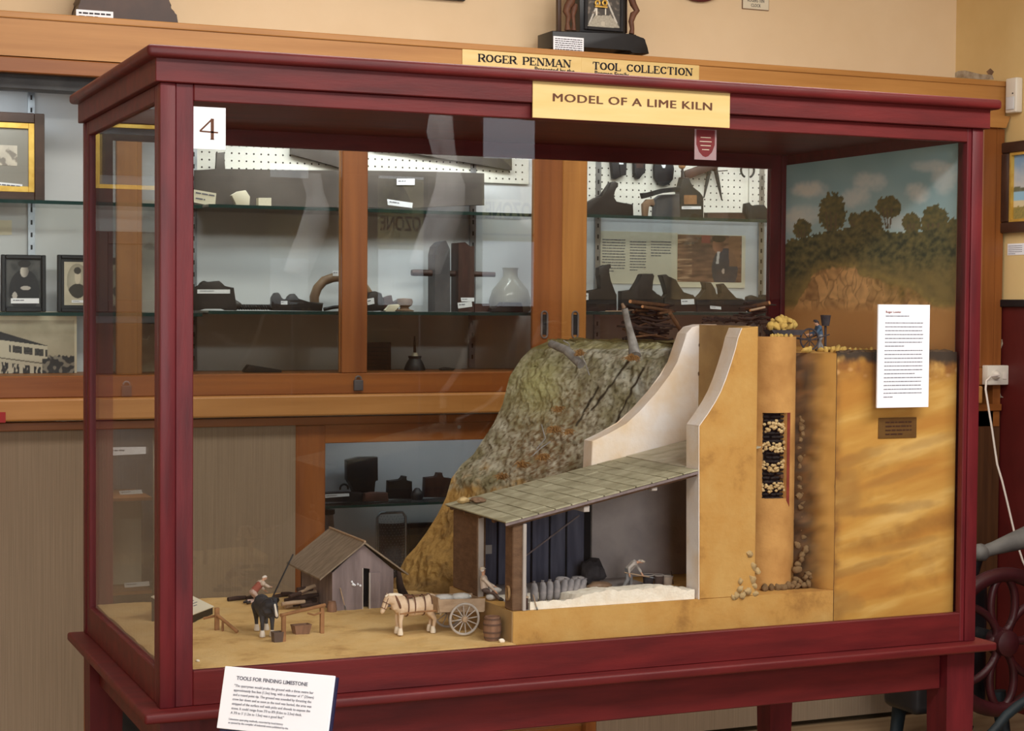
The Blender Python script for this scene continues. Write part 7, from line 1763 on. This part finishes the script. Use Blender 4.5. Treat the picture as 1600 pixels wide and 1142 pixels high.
# --- behind the viewer: enamel sign whose reflection shows in the front glass
def mirror(px_, py_, Ym):
    d = fw + rt*((px_-800)/F_PX) - up*((py_-571)/F_PX); P = CAM + d*((.0235-CAM.y)/d.y); d = Vector((d.x, -d.y, d.z)); return P + d*((Ym-P.y)/d.y)
MYS = YF+.06
a = mirror(838, 170, MYS); b = mirror(756, 478, MYS); X0_, X1_ = min(a.x, b.x), max(a.x, b.x)
dr = struct('door_1', box(B(), X0_-.10, X1_+.10, YF+.001, YF+.04, 0, 2.75), 'dark_and_shaded_oak')
bm = B(); box(bm, X0_, X1_, YF+.041, YF+.045, b.z, 2.6); struct('door_pane', bm, 'daylit_pane', dr)
a = mirror(836, 250, MYS); b = mirror(754, 376, MYS); X0_, X1_ = min(a.x, b.x), max(a.x, b.x)
t = thing('hanging_sign', 'pale sign with big red capitals in the glazed door, seen reflected', 'sign', ((a.x+b.x)/2, MYS, b.z))
def ozone(p_, q_, u, v):
    c = mixc(rgb(186, 176, 128), rgb(170, 164, 124), .5+fbm(u*5, v*5, 0, 1))
    if v > .5 and ((u-.9)*1.1)**2+((v-.5)*1.3)**2 < .5: c = mixc(rgb(120, 118, 70), rgb(84, 80, 48), .5+nz(u*9, v*9, 0, 1))
    if .07 < v < .10: c = rgb(90, 66, 44)
    return c
painted('enamel_plate', (X1_, MYS, b.z), (-1, 0, 0), (0, 0, 1), X1_-X0_, a.z-b.z, 60, 80, ozone, 'backlit_sign', t, .004, px=False)
text('lettering', 'OZONE', .125, 'tag_red', t, ((X0_+X1_)/2, MYS+.001, b.z+(a.z-b.z)*.36), (-1, 0, 0), (0, 0, 1), sx=.60, bold=.003)
GYS = -2.7
gp = [(690, 178, 26), (688, 205, 30), (694, 235, 26), (700, 262, 24), (704, 290, 33), (700, 318, 38), (690, 350, 38), (676, 385, 38), (664, 420, 36)]
pts_ = [mirror(x, y, GYS) for x, y, r in gp]; rr_ = [(mirror(x+r, y, GYS)-mirror(x, y, GYS)).length*.8 for x, y, r in gp]
t = thing('white_gown', 'white gown on a dress stand, seen reflected in the front glass', 'gown', (pts_[3].x, pts_[3].y, 0))
bm = B(); tube(bm, pts_, rr_, 20, True, .8); part('bodice', bm, 'white_card', t, 60)
lo_ = pts_[-1]
bm = B(); tube(bm, [(lo_.x, lo_.y, .02), (lo_.x, lo_.y, lo_.z)], .02, 10); lathe(bm, [(.2, 0), (.2, .02), (.03, .03)], (lo_.x, lo_.y, 0), 28); part('dress_stand', bm, 'dark_iron', t, 40)

# ------------------------------------------------------------------ pieces that stand apart become parts of their own
def split_pieces(o):
    me = o.data; n = len(me.vertices)
    if n == 0 or n > 60000: return
    par = list(range(n))
    def find(x):
        while par[x] != x: par[x] = par[par[x]]; x = par[x]
        return x
    for e in me.edges:
        a, b = find(e.vertices[0]), find(e.vertices[1])
        if a != b: par[a] = b
    isl = {}
    for i in range(n): isl.setdefault(find(i), []).append(i)
    if len(isl) == 1 or len(isl) > 260: return
    ks = list(isl); bb = []
    for k in ks:
        cs = [me.vertices[i].co for i in isl[k]]
        bb.append(([min(c[a] for c in cs) for a in range(3)], [max(c[a] for c in cs) for a in range(3)]))
    sz = [max(h[a]-l[a] for a in range(3)) for l, h in bb]; p2 = list(range(len(ks)))
    def f2(x):
        while p2[x] != x: p2[x] = p2[p2[x]]; x = p2[x]
        return x
    for i in range(len(ks)):
        for j in range(i):
            g_ = math.sqrt(sum(max(0, bb[i][0][a]-bb[j][1][a], bb[j][0][a]-bb[i][1][a])**2 for a in range(3)))
            if g_ <= max(.02, .5*max(sz[i], sz[j])): p2[f2(i)] = f2(j)
    grp = {}
    for i in range(len(ks)): grp.setdefault(f2(i), []).append(i)
    if len(grp) == 1 or len(grp) > 30: return
    own = {}
    for gi, members in enumerate(grp.values()):
        for m_ in members: own[ks[m_]] = gi
    root_of = [own[find(i)] for i in range(n)]
    src = me.copy()
    for gi in range(len(grp)):
        bm = bmesh.new(); bm.from_mesh(src); bm.verts.ensure_lookup_table()
        bmesh.ops.delete(bm, geom=[v for v in bm.verts if root_of[v.index] != gi], context='VERTS')
        if gi == 0: bm.to_mesh(me); bm.free()
        else:
            m2 = src.copy(); bm.to_mesh(m2); bm.free()
            c = bpy.data.objects.new(o.name.split('.')[0], m2); COL.objects.link(c); c.parent = o.parent; c.location = o.location
            for k in o.keys():
                if k not in ('category', 'group'): c[k] = o[k]
    bpy.data.meshes.remove(src)
for o in list(bpy.data.objects):
    if o.type == 'MESH' and o.parent is not None and o.get('kind') != 'stuff': split_pieces(o)
